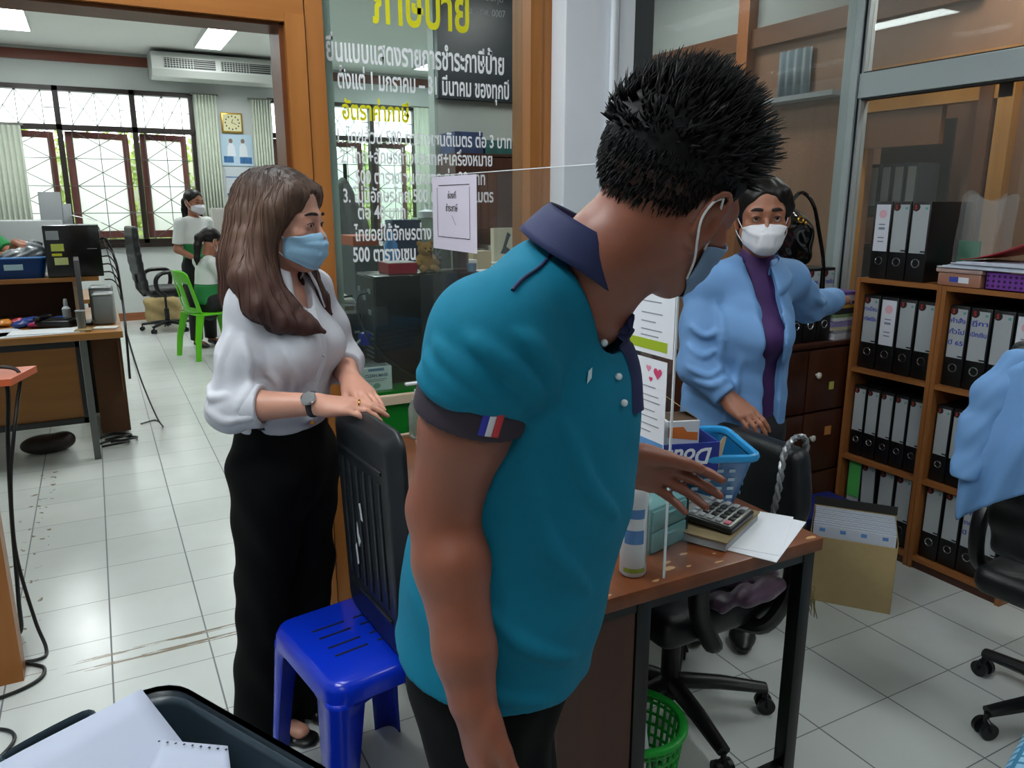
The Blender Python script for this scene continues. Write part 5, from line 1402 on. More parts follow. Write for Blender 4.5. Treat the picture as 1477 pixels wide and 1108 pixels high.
for i, (x, y, s_, c, l) in enumerate([(-.62, 5.52, .07, '#d8492f', 'red bag of odds and ends, furthest left under the desk shelf'), (-.55, 5.50, .05, '#d98a2a', 'orange packet under the desk shelf'), (-.48, 5.55, .045, '#c94a5a', 'rose packet under the desk shelf beside the orange one'),
        (-.41, 5.52, .055, '#24408f', 'dark blue pouch under the desk shelf'), (-.33, 5.50, .05, '#7d8598', 'grey pouch under the desk shelf'), (-.36, 5.36, .05, '#c9386f', 'pink cloth beside the black telephone'), (-.27, 5.54, .045, '#2b4fa8', 'bright blue pouch nearest the spray bottle'), (-.45, 5.40, .05, '#27448a', 'navy packet between the papers and the shelf'), (-.245, 5.46, .03, '#4f7fc0', 'sky blue wad next to the telephone')]):
    k = thing('packet', l, 'packet', (x, y, .761))
    sc = Sculpt(); sc.ell((0, 0, s_ * .38), (s_, s_ * .8, s_ * .4), .02).ell((s_ * .4, .01, s_ * .5), (s_ * .5, s_ * .5, s_ * .35), .02)
    sc.disp = (lambda a: lambda P: (.006 * np.sin(P[..., 0] * 90 + a) * np.sin(P[..., 1] * 80 + 2 * a) * np.cos(P[..., 2] * 70)).astype(np.float32))(i * 1.3); sc.dpad = .006
    sc.plane((0, 0, .001), (0, 0, -1), .003)
    sc.mesh('packet', mat('packet_' + c[1:], c, .4, noise=.4, nscale=25), k, .008, 0)
# second desk row behind: printer boxes
d2 = thing('wooden_desk', 'second wooden desk hidden behind the cluttered one', 'desk', (-.6, 7.10, 0))
obj('desk_top', W(B(0).bx(-1.4, -.05, 6.68, 7.45, .74, .77), d2), M_deskoak, d2)
obj('side_panel', W(B(0).bx(-1.38, -1.35, 6.72, 7.40, 0, .74).bx(-.10, -.07, 6.72, 7.40, 0, .74), d2), M_deskpanel, d2)
k = thing('office_printer', 'light grey office printer with an upright paper feed, behind the black tower', 'printer', (-.33, 7.0, .7705))
obj('body', W(B().bx(-.62, -.20, 6.74, 7.15, .771, 1.36, .01), k), mat('printer_grey', '#a5abac', .5), k)
obj('feed_tray', W(B().box((-.27, 6.96, 1.44), (.15, .02, .26), (radians(-14), 0, 0), .006), k), mat('printer_tray', '#8b9093', .5), k)
obj('side_tray', W(B().box((-.165, 6.96, 1.40), (.06, .02, .16), (radians(-14), 0, 0), .004), k), MATS['printer_tray'], k)
pp = thing('loose_paper', 'white paper sloping off the grey office printer', 'paper', (-.08, 7.0, 1.36))
obj('sheet', W(B('all').grid(lambda u, v: (-.14 + .20 * u, 6.85 + .25 * v, 1.395 - .055 * u), 6, 4, .002), pp), M_paper, pp)

cable2('bundle of black cables hanging down the wall side of the cluttered desk', [(.03, 5.75, 1.26), (.07, 5.74, 1.25), (.105, 5.7, 1.10), (.115, 5.6, .85), (.11, 5.4, .70), (.10, 5.35, .40)], .008)
for i in range(5): tag(cable2('thin black computer leads fanning down behind the silver speakers', [(.028, 5.72, 1.20 - .05 * i), (.075, 5.70, 1.195 - .05 * i), (.11, 5.66, 1.10 - .04 * i), (.118, 5.6, .85)], .0045), group='computer leads behind the speakers')
cable2('grey lead looping from the cluttered desk down onto the tiles', [(.11, 5.4, .70), (.16, 5.35, .40), (.23, 5.42, .12), (.27, 5.55, .008), (.24, 5.75, .006), (.14, 5.7, .006)], .005, MATS['cable_grey'])
cable2('thin black cord running up in front of the far window to the desk', [(.03, 5.9, 1.33), (.06, 6.2, 1.20), (.10, 6.6, .95), (.12, 6.3, .80)], .004)
for i, (x, y) in enumerate(((-.05, 5.25), (.0, 5.32), (-.03, 5.4))):
    tag(cable2('tangled black cables lying on the tiles under the cluttered desk', [(x - .05, y, .008), (x + .06, y - .05, .03), (x + .10, y + .05, .008), (x + .0, y + .1, .012), (x - .08, y + .05, .008)], .007), group='cables tangled under the cluttered desk')
k = thing('dark_bag', 'dark crumpled bag on the tiles under the cluttered desk', 'bag', (-.40, 5.32, 0.001))
sc = Sculpt(); sc.ell((0, 0, .05), (.14, .09, .06), .03).ell((.10, .02, .06), (.06, .06, .05), .03); sc.plane((0, 0, .001), (0, 0, -1))
sc.mesh('bag', mat('bag_dark', '#2c2421', .5, noise=.4), k, .012, 1)

# green plastic armless chair
def plastic_chair(label, loc, rotz):
    """faces +x"""
    t = thing('plastic_chair', label, 'chair', loc, rotz); m = mat('chair_lime', '#5cbf1a', .3)
    obj('seat', B().bx(-.20, .21, -.20, .20, .425, .445, .015, 3), m, t)
    b = B('all')
    def bk_(u, v):
        w = .20 - .03 * v * v; y = (u - .5) * 2 * w
        return Vector((-.205 - .10 * v + .05 * (abs(u - .5) * 2) ** 2 * .8, y, .44 + .42 * v - .035 * (abs(u - .5) * 2) ** 4 * v))
    n, mm = 18, 14; g = [[b.bm.verts.new(bk_(i / n, j / mm)) for j in range(mm + 1)] for i in range(n + 1)]
    for i in range(n):
        for j in range(mm):
            u, v = (i + .5) / n, (j + .5) / mm
            hole = (.12 < u < .40 or .60 < u < .88) and .12 < v < .72
            if not hole: b.bm.faces.new((g[i][j], g[i + 1][j], g[i + 1][j + 1], g[i][j + 1]))
    bmesh.ops.recalc_face_normals(b.bm, faces=b.bm.faces[:]); bmesh.ops.solidify(b.bm, geom=b.bm.faces[:], thickness=.012); b.recalc = False
    obj('backrest', b, m, t)
    for sx in (-1, 1):
        for sy in (-1, 1):
            obj('leg', B().tube([(sx * .17, sy * .17, .43), (sx * .225, sy * .205, .2), (sx * .245, sy * .22, 0)], [.034, .026, .022], 8, flat=(1.2, .6)), m, t)
    return t
plastic_chair('lime green plastic chair with the seated person in white and green', (.92, 8.08, 0), radians(18))
oc = swivel_chair('tall black office chair standing by the far window', (.66, 9.95, 0), radians(12), .50, .60, .56, radians(150), True, .21)
bg_ = thing('jute_bag', 'slumped pale brown sack against the far wall below the window', 'sack', (.66, 10.6, 0))
sc = Sculpt(); sc.rbox((0, 0, .16), (.21, .11, .17), .06, .0).ell((.02, 0, .32), (.14, .07, .07), .05)
sc.disp = lambda P: (.012 * np.sin(P[..., 0] * 22 + P[..., 2] * 14) * np.sin(P[..., 2] * 26)).astype(np.float32); sc.dpad = .014; sc.plane((0, 0, .001), (0, 0, -1))
sc.mesh('sack', mat('sack_tan', '#b09a6a', .8, noise=.15), bg_, .014, 1)
wd = thing('window_desk', 'pale desk with papers under the far window behind the standing person', 'desk', (1.2, 9.5, 0))
obj('desk_top', W(B(0).bx(1.02, 1.95, 9.15, 9.8, .73, .76), wd), mat('desk_white', '#c3bfb6', .5), wd)
obj('leg', W(B(0).bx(1.04, 1.08, 9.17, 9.21, 0, .73), wd), M_pale, wd); obj('leg', W(B(0).bx(1.04, 1.08, 9.74, 9.78, 0, .73), wd), M_pale, wd)
obj('leg', W(B(0).bx(1.88, 1.92, 9.17, 9.21, 0, .73), wd), M_pale, wd); obj('leg', W(B(0).bx(1.88, 1.92, 9.74, 9.78, 0, .73), wd), M_pale, wd)
for i, (x, y, z, w, d, h, c, l) in enumerate([(1.17, 9.28, .7605, .26, .20, .03, '#9aa3bd', 'lilac folder stack on the pale window desk'), (1.18, 9.29, .791, .22, .16, .015, '#c4475a', 'thin red booklet on the folder stack by the window'), (1.09, 9.55, .7605, .10, .10, .12, '#c9c4c8', 'white carrier bag on the pale window desk')]):
    k = thing('booklet' if i < 2 else 'paper_bag', l, 'booklet' if i < 2 else 'bag', (x, y, z)); obj('body', B(0).bx(-w / 2, w / 2, -d / 2, d / 2, 0, h), mat('bk_' + c[1:], c, .6), k)
k = thing('monitor', 'dark monitor on the pale window desk beside the standing person', 'monitor', (1.48, 9.35, .7605), radians(-70))
obj('screen', B().bx(-.24, .24, -.015, .015, .10, .44, .005), M_black, k); obj('stand', B().bx(-.02, .02, .0, .03, .01, .15).bx(-.10, .10, -.06, .08, 0, .012), M_black, k)
k = thing('carton', 'tall white carton by the monitor on the pale window desk', 'box', (1.32, 9.62, .7605)); obj('box', B(0).bx(-.11, .11, -.1, .1, 0, .66), mat('carton_pale', '#c6c6c0', .7), k)
k = thing('wooden_tray', 'brown wooden tray on the window sill desk left of the standing person', 'tray', (1.15, 9.70, .7605)); obj('tray', B(0).bx(-.16, .16, -.08, .08, 0, .20), mat('tray_brown', '#7d4f45', .5), k)

# ceiling fittings, air conditioner, clock, poster, curtains
def fitting(label, x, y, z, d=(.30, 1.2)):
    t = thing('ceiling_light', label, 'ceiling light', (x, y, z))
    obj('housing', B(0).bx(-d[0] / 2, d[0] / 2, -d[1] / 2, d[1] / 2, 0.004, .04), mat('fitting_white', '#e2e5e4', .5), t)
    obj('diffuser', B(0).bx(-d[0] / 2 + .012, -.006, -d[1] / 2 + .012, d[1] / 2 - .012, -.003, .003).bx(.006, d[0] / 2 - .012, -d[1] / 2 + .012, d[1] / 2 - .012, -.003, .003), emit_mat('lit_diffuser', (.95, 1.0, 1.0), 9.0), t)
    obj('frame', B(0).bx(-d[0] / 2, -d[0] / 2 + .012, -d[1] / 2, d[1] / 2, -.012, .004).bx(d[0] / 2 - .012, d[0] / 2, -d[1] / 2, d[1] / 2, -.012, .004).bx(-d[0] / 2, d[0] / 2, -d[1] / 2, -d[1] / 2 + .012, -.012, .004).bx(-d[0] / 2, d[0] / 2, d[1] / 2 - .012, d[1] / 2, -.012, .004), MATS['fitting_white'], t)
FL = ['twin tube ceiling light above the air conditioner in the far office', 'twin tube ceiling light at the left of the far office ceiling', 'ceiling light of the far office seen through the reception glass', 'ceiling light of the far office just beyond the wooden lintel', 'ceiling light of the far office above the cluttered desk']
for (x, y), l in zip(FAR_LIGHTS, FL): fitting(l, x, y, 3.20)
for (x, y, z, w), l in zip(PASSAGE_LIGHTS, ['ceiling light of the passage behind the aluminium glazing', 'added ceiling light brightening the far end of the brown walled passage']): fitting(l, x, y, z + .016)
NL = ['ceiling light of the near room over the storage tub', 'ceiling light of the near room on the right', 'ceiling light of the near room behind the viewer', 'ceiling light of the near room in front of the doorway']
for (x, y), l in zip(NEAR_LIGHTS, NL[:len(NEAR_LIGHTS)]): fitting(l, x, y, 2.96)
ac = thing('air_conditioner', 'long white ceiling air conditioner above the far windows', 'air conditioner', (1.5, 10.62, 2.9))
b = B(); prof = [(10.98, 3.235), (10.42, 3.20), (10.36, 3.14), (10.36, 3.00), (10.42, 2.925), (10.60, 2.90), (10.98, 2.95)]
b.poly([(.80, y, z) for y, z in prof], (1.48, 0, 0)); obj('casing', W(b, ac), mat('ac_white', '#c3c8c3', .4), ac)
for x0, x1 in ((.93, 1.50), (1.56, 2.14)):
    obj('air_grille', W(B(0).bx(x0, x1, 10.350, 10.362, 3.02, 3.125), ac), mat('ac_dark', '#3a3f3e', .5), ac)
    b = B(0)
    for i in range(4): b.bx(x0, x1, 10.344, 10.352, 3.040 + .023 * i, 3.044 + .023 * i)
    for i in range(11): b.bx(x0 + (x1 - x0) * i / 18, x0 + (x1 - x0) * i / 18 + .006, 10.346, 10.350, 3.02, 3.125)
    obj('louvre', W(b, ac), MATS['ac_white'], ac)
ck = thing('wall_clock', 'square gold framed wall clock on the pier between the far windows', 'clock', (1.735, 10.98, 2.36))
obj('frame', W(B().bx(1.60, 1.865, 10.955, 10.995, 2.36, 2.61, .012, 2), ck), mat('clock_gold', '#b8923a', .35, .6), ck)
obj('dial', W(B(0).bx(1.622, 1.843, 10.95, 10.956, 2.382, 2.588), ck), mat('clock_dial', '#e0dcae', .5), ck)
b = B(0)
for i in range(12): a = 2 * pi * i / 12; b.box((1.733 + .085 * sin(a), 10.948, 2.485 + .08 * cos(a)), (.014, .003, .018))
obj('numeral', W(b, ck), M_ink, ck)
obj('hand', W(B(0).box((1.733, 10.946, 2.505), (.007, .002, .05), (0, radians(20), 0)).box((1.755, 10.946, 2.475), (.06, .002, .006), (0, radians(18), 0)), ck), M_ink, ck)
po = thing('wall_calendar', 'blue and white poster calendar with two figures under the gold clock', 'calendar', (1.78, 10.99, 1.6))
obj('picture', W(B(0).bx(1.575, 1.97, 10.984, 10.997, 1.95, 2.345), po), mat('poster_sky', '#b9d2e4', .6, noise=.0), po)
obj('picture_art', W(B(0).bx(1.60, 1.72, 10.982, 10.984, 1.99, 2.07).bx(1.80, 1.95, 10.982, 10.984, 1.98, 2.06), po), mat('poster_blue', '#3f7ab5', .6, noise=.5, nscale=20), po)
for x in (1.70, 1.85):
    b = B(0).poly([(x - .055, 10.981, 2.07), (x + .055, 10.981, 2.07), (x + .045, 10.981, 2.19), (x + .02, 10.981, 2.235), (x - .02, 10.981, 2.235), (x - .045, 10.981, 2.19)])
    obj('figure_shirt', W(b, po), mat('poster_white', '#dfe6ee', .6), po)
    obj('figure_head', W(B(0).poly([(x + .024 * cos(2 * pi * i / 14), 10.981, 2.262 + .03 * sin(2 * pi * i / 14)) for i in range(14)]), po), mat('poster_skin', '#8a7264', .6), po)
obj('date_sheet', W(B(0).bx(1.60, 1.95, 10.984, 10.997, 1.56, 1.935), po), mat('calendar_paper', '#c3cbd2', .7), po)
obj('print_band', W(B(0).bx(1.605, 1.945, 10.982, 10.984, 1.57, 1.60).bx(1.605, 1.945, 10.982, 10.984, 1.80, 1.812), po), MATS['poster_blue'], po)
M_cur = mat('curtain_cloth', '#cdd5c6', .9, noise=.08, nscale=4)
def curtain(label, x0, x1, z0, z1, y=10.90, n=7):
    t = thing('curtain', label, 'curtain', ((x0 + x1) / 2, y, z0))
    fn = lambda u, v: (x0 + (x1 - x0) * u, y + .022 * sin(u * n * 2 * pi), z0 + (z1 - z0) * v)
    obj('cloth', W(B('all').grid(fn, n * 10, 2, .004), t), M_cur, t)
    obj('rod', W(B().cyl((x0 - .03, y + .02, z1 + .01), (x1 + .03, y + .02, z1 + .01), .012), t), mat('rod', '#77796f', .4), t)
curtain('pale green curtain bunched at the right of the first far window', 1.28, 1.55, .9, 2.80)
curtain('pale green curtain at the left edge of the second far window', 1.97, 2.22, .9, 2.78)
curtain('pale green curtain at the left edge of the picture', -1.0, -.62, .75, 2.35)
curtain('wide pale green curtain seen through the reception glass', 4.22, 4.95, .3, 2.80, n=10)
# things behind the reception glass, further back ------------------------------------------
bd = thing('blackboard', 'big dark board with small white writing hung high behind the reception glass', 'blackboard', (3.0, 5.95, 2.29))
obj('board', W(B(0).bx(2.505, 3.40, 5.93, 5.995, 2.29, 3.22), bd), mat('board_dark_blue', '#16222b', .35), bd)
T = Matrix.Translation(-bd.location)
text_mesh('chalk_writing', 'จน. - ธพ. 0007', .075, M_label, bd, T @ frame((2.74, 5.928, 2.93), (1, 0, 0), (0, 0, 1)), width=.36)
text_mesh('chalk_writing', 'ทะเบียนคุม', .07, M_label, bd, T @ frame((2.80, 5.928, 3.04), (1, 0, 0), (0, 0, 1)), width=.28)
bc = thing('bookcase', 'dark brown bookcase against the inner wall behind the reception glass', 'bookcase', (2.79, 5.8, 0))
MD = wood_mat('bookcase_dark', '#38201a', '#4b2c22', 2)
obj('carcass', W(B(0).bx(2.505, 3.05, 5.95, 5.995, 0, 1.86).bx(2.505, 2.53, 5.62, 5.95, 0, 1.86).bx(3.025, 3.05, 5.62, 5.95, 0, 1.86), bc), MD, bc)
for z in (.04, .45, .85, 1.25, 1.84): obj('shelf_board', W(B(0).bx(2.53, 3.025, 5.63, 5.95, z, z + .02), bc), MD, bc)
obj('door', W(B(0).bx(2.532, 2.775, 5.615, 5.63, 1.28, 1.83), bc), MD, bc); obj('door', W(B(0).bx(2.78, 3.023, 5.615, 5.63, 1.28, 1.83), bc), MD, bc)
rng = random.Random(6); x = 2.62
for i in range(9):
    w = rng.uniform(.028, .05); h = rng.uniform(.22, .30); c = rng.choice(['#8d9a94', '#9fa8a4', '#6f7f80', '#b3b5a8'])
    k = thing('ring_binder', 'pale binder in the open bay of the dark bookcase, %s from its left' % ORD[i], 'binder', (x + w / 2, 5.72, 1.2005 - .33), 0, 'binders in the dark bookcase')
    obj('binder', B(0).bx(-w / 2, w / 2, -.08, .1, 0, h), mat('bind_' + c[1:], c, .6), k); x += w + .002
bb = thing('books_parcel', 'row of blue spined boxes on top of the dark bookcase', 'box', (2.77, 5.8, 1.8605))
obj('box', W(B(0).bx(2.52, 2.76, 5.66, 5.94, 1.861, 2.02), bb), mat('box_navy', '#2b3f6a', .5, noise=.4, nscale=12), bb)
b2 = thing('books_parcel', 'green blue box on the right of the top of the dark bookcase', 'box', (2.9, 5.8, 1.8605))
obj('box', W(B(0).bx(2.78, 3.04, 5.66, 5.94, 1.861, 1.965), b2), mat('box_green', '#1f5a5a', .5, noise=.4, nscale=12), b2)
tbg = thing('tote_bag', 'cream tote bag with a dark drawn figure in front of the dark bookcase', 'tote bag', (2.78, 5.45, .9))
wt = thing('low_shelf', 'low white shelf unit full of books in front of the dark bookcase', 'shelf', (2.95, 5.3, 0))
obj('carcass', W(B(0).bx(2.55, 3.35, 5.45, 5.48, 0, 1.05).bx(2.55, 2.57, 5.15, 5.45, 0, 1.05).bx(3.33, 3.35, 5.15, 5.45, 0, 1.05), wt), M_wall, wt)
for z in (.1, .45, .72, .90, 1.03): obj('shelf_board', W(B(0).bx(2.57, 3.33, 5.16, 5.45, z, z + .02), wt), M_wall, wt)
for j, z in enumerate((.741, .921)):
    for i in range(5):
        c = ['#5a7a86', '#8a5a86', '#3f5f5a', '#9aa5b0', '#6a6f9a'][(i + j) % 5]
        k = thing('book', '%s book lying on the %s shelf of the low white unit' % (['teal', 'plum', 'dark green', 'grey', 'violet'][(i + j) % 5], ['lower', 'upper'][j]), 'book', (2.65 + .13 * i, 5.30, z), 0, 'books in the low white unit')
        obj('book', B(0).bx(-.055, .055, -.12, .12, 0, .06), mat('book_' + c[1:], c, .6), k)
fn = lambda u, v: (2.66 + .22 * u, 5.32 + .02 * sin(5 * u), 1.051 + .27 * v)
tbg.location = (2.77, 5.32, 1.0505)
obj('bag', W(B(0).bx(2.665, 2.875, 5.29, 5.345, 1.051, 1.30), tbg), mat('canvas', '#b9b5a0', .9), tbg)
obj('drawn_figure', W(B(0).poly([(2.72, 5.288, 1.11), (2.82, 5.288, 1.10), (2.80, 5.288, 1.14), (2.77, 5.288, 1.16), (2.79, 5.288, 1.21), (2.81, 5.288, 1.25), (2.78, 5.288, 1.27), (2.76, 5.288, 1.21), (2.74, 5.288, 1.15)]), tbg), M_ink, tbg)
for i in range(7):
    c = ['#7f8f96', '#3a4f6a', '#9a8f9f', '#5f7f7a', '#8a93a8', '#4a5a70', '#a0a8aa'][i]
    k = thing('book', '%s spined book, %s to the right of the cream tote bag' % (['grey', 'navy', 'mauve', 'green', 'slate', 'dark blue', 'silver'][i], ORD[i]), 'book', (2.93 + .052 * i, 5.3, 1.0505), 0, 'books right of the tote bag')
    obj('book', B(0).bx(-.022, .022, -.1, .1, 0, .18 + .02 * (i % 3)), mat('bk2_' + c[1:], c, .6), k)
sw = thing('wall_shelf', 'narrow shelf of teal files on the wall at the right end of the reception glass', 'shelf', (3.2, 5.6, 1.2))
obj('board', W(B(0).bx(3.13, 3.40, 5.55, 5.99, 1.19, 1.21).bx(3.13, 3.40, 5.55, 5.99, 1.72, 1.74).bx(3.13, 3.40, 5.55, 5.99, 1.45, 1.47), sw), MD, sw)
for i in range(3):
    for j, (z, c, l) in enumerate(((1.211, '#2f8f98', 'lower'), (1.471, '#2a7f8a', 'middle'), (1.741, '#8a7a68', 'upper'))):
        k = thing('ring_binder', '%s file on the %s board of the narrow wall shelf, %s from the left' % ('teal' if j < 2 else 'brown', l, ORD[i]), 'binder', (3.165 + .072 * i, 5.68, z), 0, 'files on the narrow wall shelf')
        obj('binder', B(0).bx(-.034, .034, -.1, .25, 0, .22), mat('bnd_' + c[1:], c, .5), k)
# middle desk with odds and ends
md = thing('wooden_desk', 'dark red desk with office clutter seen through the reception glass', 'desk', (2.1, 4.9, 0))
obj('desk_top', W(B(0).bx(1.55, 2.50, 4.55, 5.3, 1.02, 1.05), md), M_paper, md)
obj('front_panel', W(B(0).bx(1.56, 2.49, 4.58, 4.60, .1, 1.02), md), mat('panel_maroon', '#4a1f24', .5), md)
obj('side_panel', W(B(0).bx(1.56, 1.58, 4.60, 5.28, 0, 1.02).bx(2.47, 2.49, 4.60, 5.28, 0, 1.02), md), MATS['panel_maroon'], md)
for i, (x, y, w, d, h, c, nm, l) in enumerate([(1.66, 4.75, .09, .09, .26, '#4f8fd0', 'water_bottle', 'blue water bottle on the desk seen through the glass'), (1.80, 4.9, .20, .14, .33, '#22324f', 'storage_box', 'navy box on the desk seen through the glass'), (1.98, 4.8, .16, .12, .16, '#22324f', 'storage_box', 'small dark box on the desk beside the navy one'),
        (2.02, 4.98, .22, .14, .34, '#9fb09f', 'storage_box', 'pale green grey box on the desk seen through the glass'), (2.17, 4.72, .12, .1, .07, '#d3d5d2', 'tissue_pack', 'white pack on the desk seen through the glass'), (2.30, 4.8, .14, .12, .12, '#b5a98a', 'storage_box', 'cream box at the right end of the desk seen through the glass')]):
    k = thing(nm, l, nm.replace('_', ' '), (x, y, 1.0505))
    if nm == 'water_bottle': obj('bottle', B().lathe([(0, 0), (.04, 0), (.042, .18), (.018, .22), (.018, .26), (0, .26)]), mat('cl_' + c[1:], c, .2), k)
    else: obj('box', B().bx(-w / 2, w / 2, -d / 2, d / 2, 0, h, .004), mat('cl_' + c[1:], c, .5), k)
k = thing('enamel_pot', 'white enamel pot on the pale green box seen through the glass', 'pot', (1.99, 4.95, 1.391)); obj('pot', B().lathe([(0, 0), (.05, 0), (.06, .04), (.012, .055), (.012, .09), (0, .09)]), M_paper, k)
gc = thing('steel_cabinet', 'grey steel cabinet right of the hanging grey jacket behind the glass', 'cabinet', (1.26, 4.12, 0))
obj('body', W(B(0).bx(1.18, 1.34, 3.95, 4.30, 0, 1.27), gc), mat('cabinet_grey', '#4a5054', .5), gc)
obj('handle', W(B(0).bx(1.315, 1.322, 3.935, 3.95, .9, 1.0), gc), M_chrome, gc)
k = thing('folder', 'orange folders on top of the grey steel cabinet behind the glass', 'folder', (1.25, 4.12, 1.2705)); obj('cover', B(0).bx(-.06, .08, -.12, .12, 0, .05), MATS['folder_orange'], k)
co = thing('coat_stand', 'black coat stand with a grey jacket, just inside the reception glass', 'coat stand', (1.385, 4.75, 0))
obj('pole', B().cyl((0, 0, 0.02), (0, 0, 1.72), .012).cyl((0, 0, 0), (0, 0, .02), .12), M_black, co)
jk = thing('jacket', 'grey jacket hanging on the coat stand behind the reception glass', 'jacket', (1.385, 4.75, 1.0))
sc = Sculpt(); sc.cap((-.02, 0, .58), (.03, 0, .12), .05, .09, .02).cap((.02, 0, .56), (.075, -.01, .33), .035, .05, .02).cap((-.02, 0, .5), (-.07, 0, .1), .05, .06, .02)
sc.disp = lambda P: (.012 * np.sin(P[..., 0] * 60 + P[..., 2] * 9) * np.cos(P[..., 1] * 40)).astype(np.float32); sc.dpad = .014
sc.mesh('cloth', mat('jacket_grey', '#6d7370', .8, noise=.3, nscale=12), jk, .01, 1)
plastic_chair('lime green plastic chair behind the reception glass, beside the grey cabinet', (1.02, 3.62, 0), radians(200))
# passage furnishing: wooden frames, posts, windows with curtains
M_fr = wood_mat('passage_frame_wood', '#9a6429', '#b07a3c', 2, .6, .4)
struct('trim_13', B(0).bx(4.02, 4.12, 4.17, 4.27, 0, 3.2), wood_mat('post_wood', '#8a4f20', '#9a5c2a', 2, .6, .4))
struct('trim_14', B(0).bx(4.04, 4.12, 3.22, 3.30, 0, 2.22).bx(4.04, 4.12, 2.37, 3.22, 2.00, 2.24).bx(4.04, 4.12, 2.36, 2.44, 0, 2.22), M_fr)
struct('door_1', B(0).bx(4.06, 4.10, 2.74, 3.22, 1.80, 2.00), mat('door_panel_brown', '#6a4226', .4), None)
struct('trim_15', B(0).bx(4.03, 4.10, 2.46, 2.53, 0, 2.13), wood_mat('door_edge', '#54301a', '#643a20', 2))
struct('wall_store_panel', B(0).bx(4.55, 4.6, 2.1, 2.9, 0, 2.4), MATS['wall_pinkish'])
sfc = thing('store_shelf', 'shelf of grey files in the room beyond the aluminium glazing', 'shelf', (4.4, 3.3, 0))
obj('carcass', W(B(0).bx(4.3, 4.6, 2.98, 3.5, 0, .02).bx(4.3, 4.6, 2.98, 3.5, 1.2, 1.22).bx(4.3, 4.6, 2.98, 3.5, 1.40, 1.42).bx(4.3, 4.6, 2.98, 3.0, 0.02, 1.2).bx(4.3, 4.6, 3.48, 3.5, .02, 1.2).bx(4.58, 4.6, 3.0, 3.48, .02, 1.98), sfc), MATS['cabinet_grey'], sfc)
for i in range(5):
    k = thing('ring_binder', 'pale spined file in the room beyond the aluminium glazing, %s from the right' % ORD[i], 'binder', (4.36, 3.05 + .085 * i, 1.4205), 0, 'files beyond the glazing')
    obj('binder', B(0).bx(-.05, .15, -.036, .036, 0, .30), mat('binder_slate', '#55606a', .5), k)
    obj('label', B(0).bx(-.052, -.05, -.026, .026, .05, .28), M_label, k)
cur2 = thing('curtain', 'slate blue curtain on the brown passage wall behind the glazing', 'curtain', (4.06, 3.80, 2.2))
obj('cloth', W(B('all').grid(lambda u, v: (4.075 + .012 * sin(u * 26), 3.66 + .27 * u, 2.16 + .28 * v), 40, 2, .003), cur2), mat('curtain_slate', '#7f8f98', .8), cur2)
ld = thing('wall_ledge', 'grey ledge below the slate curtain on the brown passage wall', 'ledge', (4.0, 3.7, 2.1))
obj('board', W(B(0).bx(3.98, 4.098, 3.40, 4.0, 2.12, 2.15), ld), mat('ledge_grey', '#8b9194', .5), ld)

# ================================================================ people
GF = npv(.4705, .8824, 0.0); GR = npv(.8824, -.4705, 0.0); GU = npv(0, 0, 1.0)
def pt(a, b_, z): return GR * a + GF * b_ + GU * z          # right of / ahead of / above the standing point on the floor
def nrm(v): v = npv(v); return v / np.linalg.norm(v)
def lerp(a, b_, t): return npv(a) * (1 - t) + npv(b_) * t

class Rig:
    """a local frame: x = the person's right, y = forward, z = up"""
    def __init__(s, c, fw, up, k=1.0):
        s.c = npv(c); s.y = nrm(fw); up = npv(up); s.z = nrm(up - s.y * (up @ s.y)); s.x = np.cross(s.y, s.z); s.k = k
        s.M = np.stack([s.x, s.y, s.z], 1)
    def __call__(s, x, y=None, z=None):
        if y is None: x, y, z = x
        return s.c + (s.x * x + s.y * y + s.z * z) * s.k

def head_ops(S_, H, ears=True, female=False, er=1.0):
    k = H.k
    def E(c, r, kk, op='u', M=None): S_.ell(H(c), npv(r) * k, kk * k, H.M if M is None else M, op)
    def C_(a, b_, ra, rb, kk, op='u'): S_.cap(H(a), H(b_), ra * k, rb * k, kk * k, None, op)
    E((0, -.014, .046), (.075, .095, .079), .02)
    E((0, .028, -.030), (.058, .058, .082), .04)
    for sx in (-1, 1):
        C_((sx * .050, .0, -.055), (sx * .016, .062, -.097), .020, .018, .03)
        E((sx * .040, .060, -.022), (.024, .022, .019), .02)
        C_((sx * .012, .082, .020), (sx * .046, .066, .018), .012, .012, .018)
    E((0, .074, -.094), (.020, .016, .016), .02)
    for sx in (-1, 1): E((sx * .032, .096, -.001), (.018, .016, .013), .012, 's')
    C_((0, .084, .010), (0, .104, -.028), .008, .0105, .010)
    for sx in (-1, 1): E((sx * .011, .093, -.033), (.008, .010, .008), .008)
    # lids
    for sx in (-1, 1):
        E((sx * .032, .0775, .003), (.0165, .0135, .0125), .006)
        E((sx * .032, .0965, .0005), (.0125, .010, .0052), .003, 's')
    # lips
    C_((-.016, .089, -.063), (.016, .089, -.063), .006, .006, .006); C_((-.013, .087, -.073), (.013, .087, -.073), .007, .007, .006)
    if ears:
        for sx in (-1, 1):
            R_ = np.stack([nrm(H.x * sx + H.y * -.35), nrm(H.y + H.x * sx * .35), H.z], 1)
            S_.ell(H(sx * .080, -.012, -.008), npv(.0075, .019 * er, .030 * er) * k, .010 * k, R_)
            pts = [H(sx * (.084 + .006 * (er - 1) * 4 + .004 * sin(q)), -.012 - .019 * er * cos(q) * (1 if q < 2.2 else .6), -.002 + .030 * er * sin(q)) for q in np.linspace(-.7, pi + .5, 10)]
            S_.chain(pts, [.0042 * k] * 10, .003 * k)
            S_.ell(H(sx * .0775, -.006, -.034), npv(.006, .009, .011) * k, .006 * k, R_)
            S_.ell(H(sx * .089, -.009, -.004), npv(.006, .009, .014) * k, .004 * k, R_, 's')

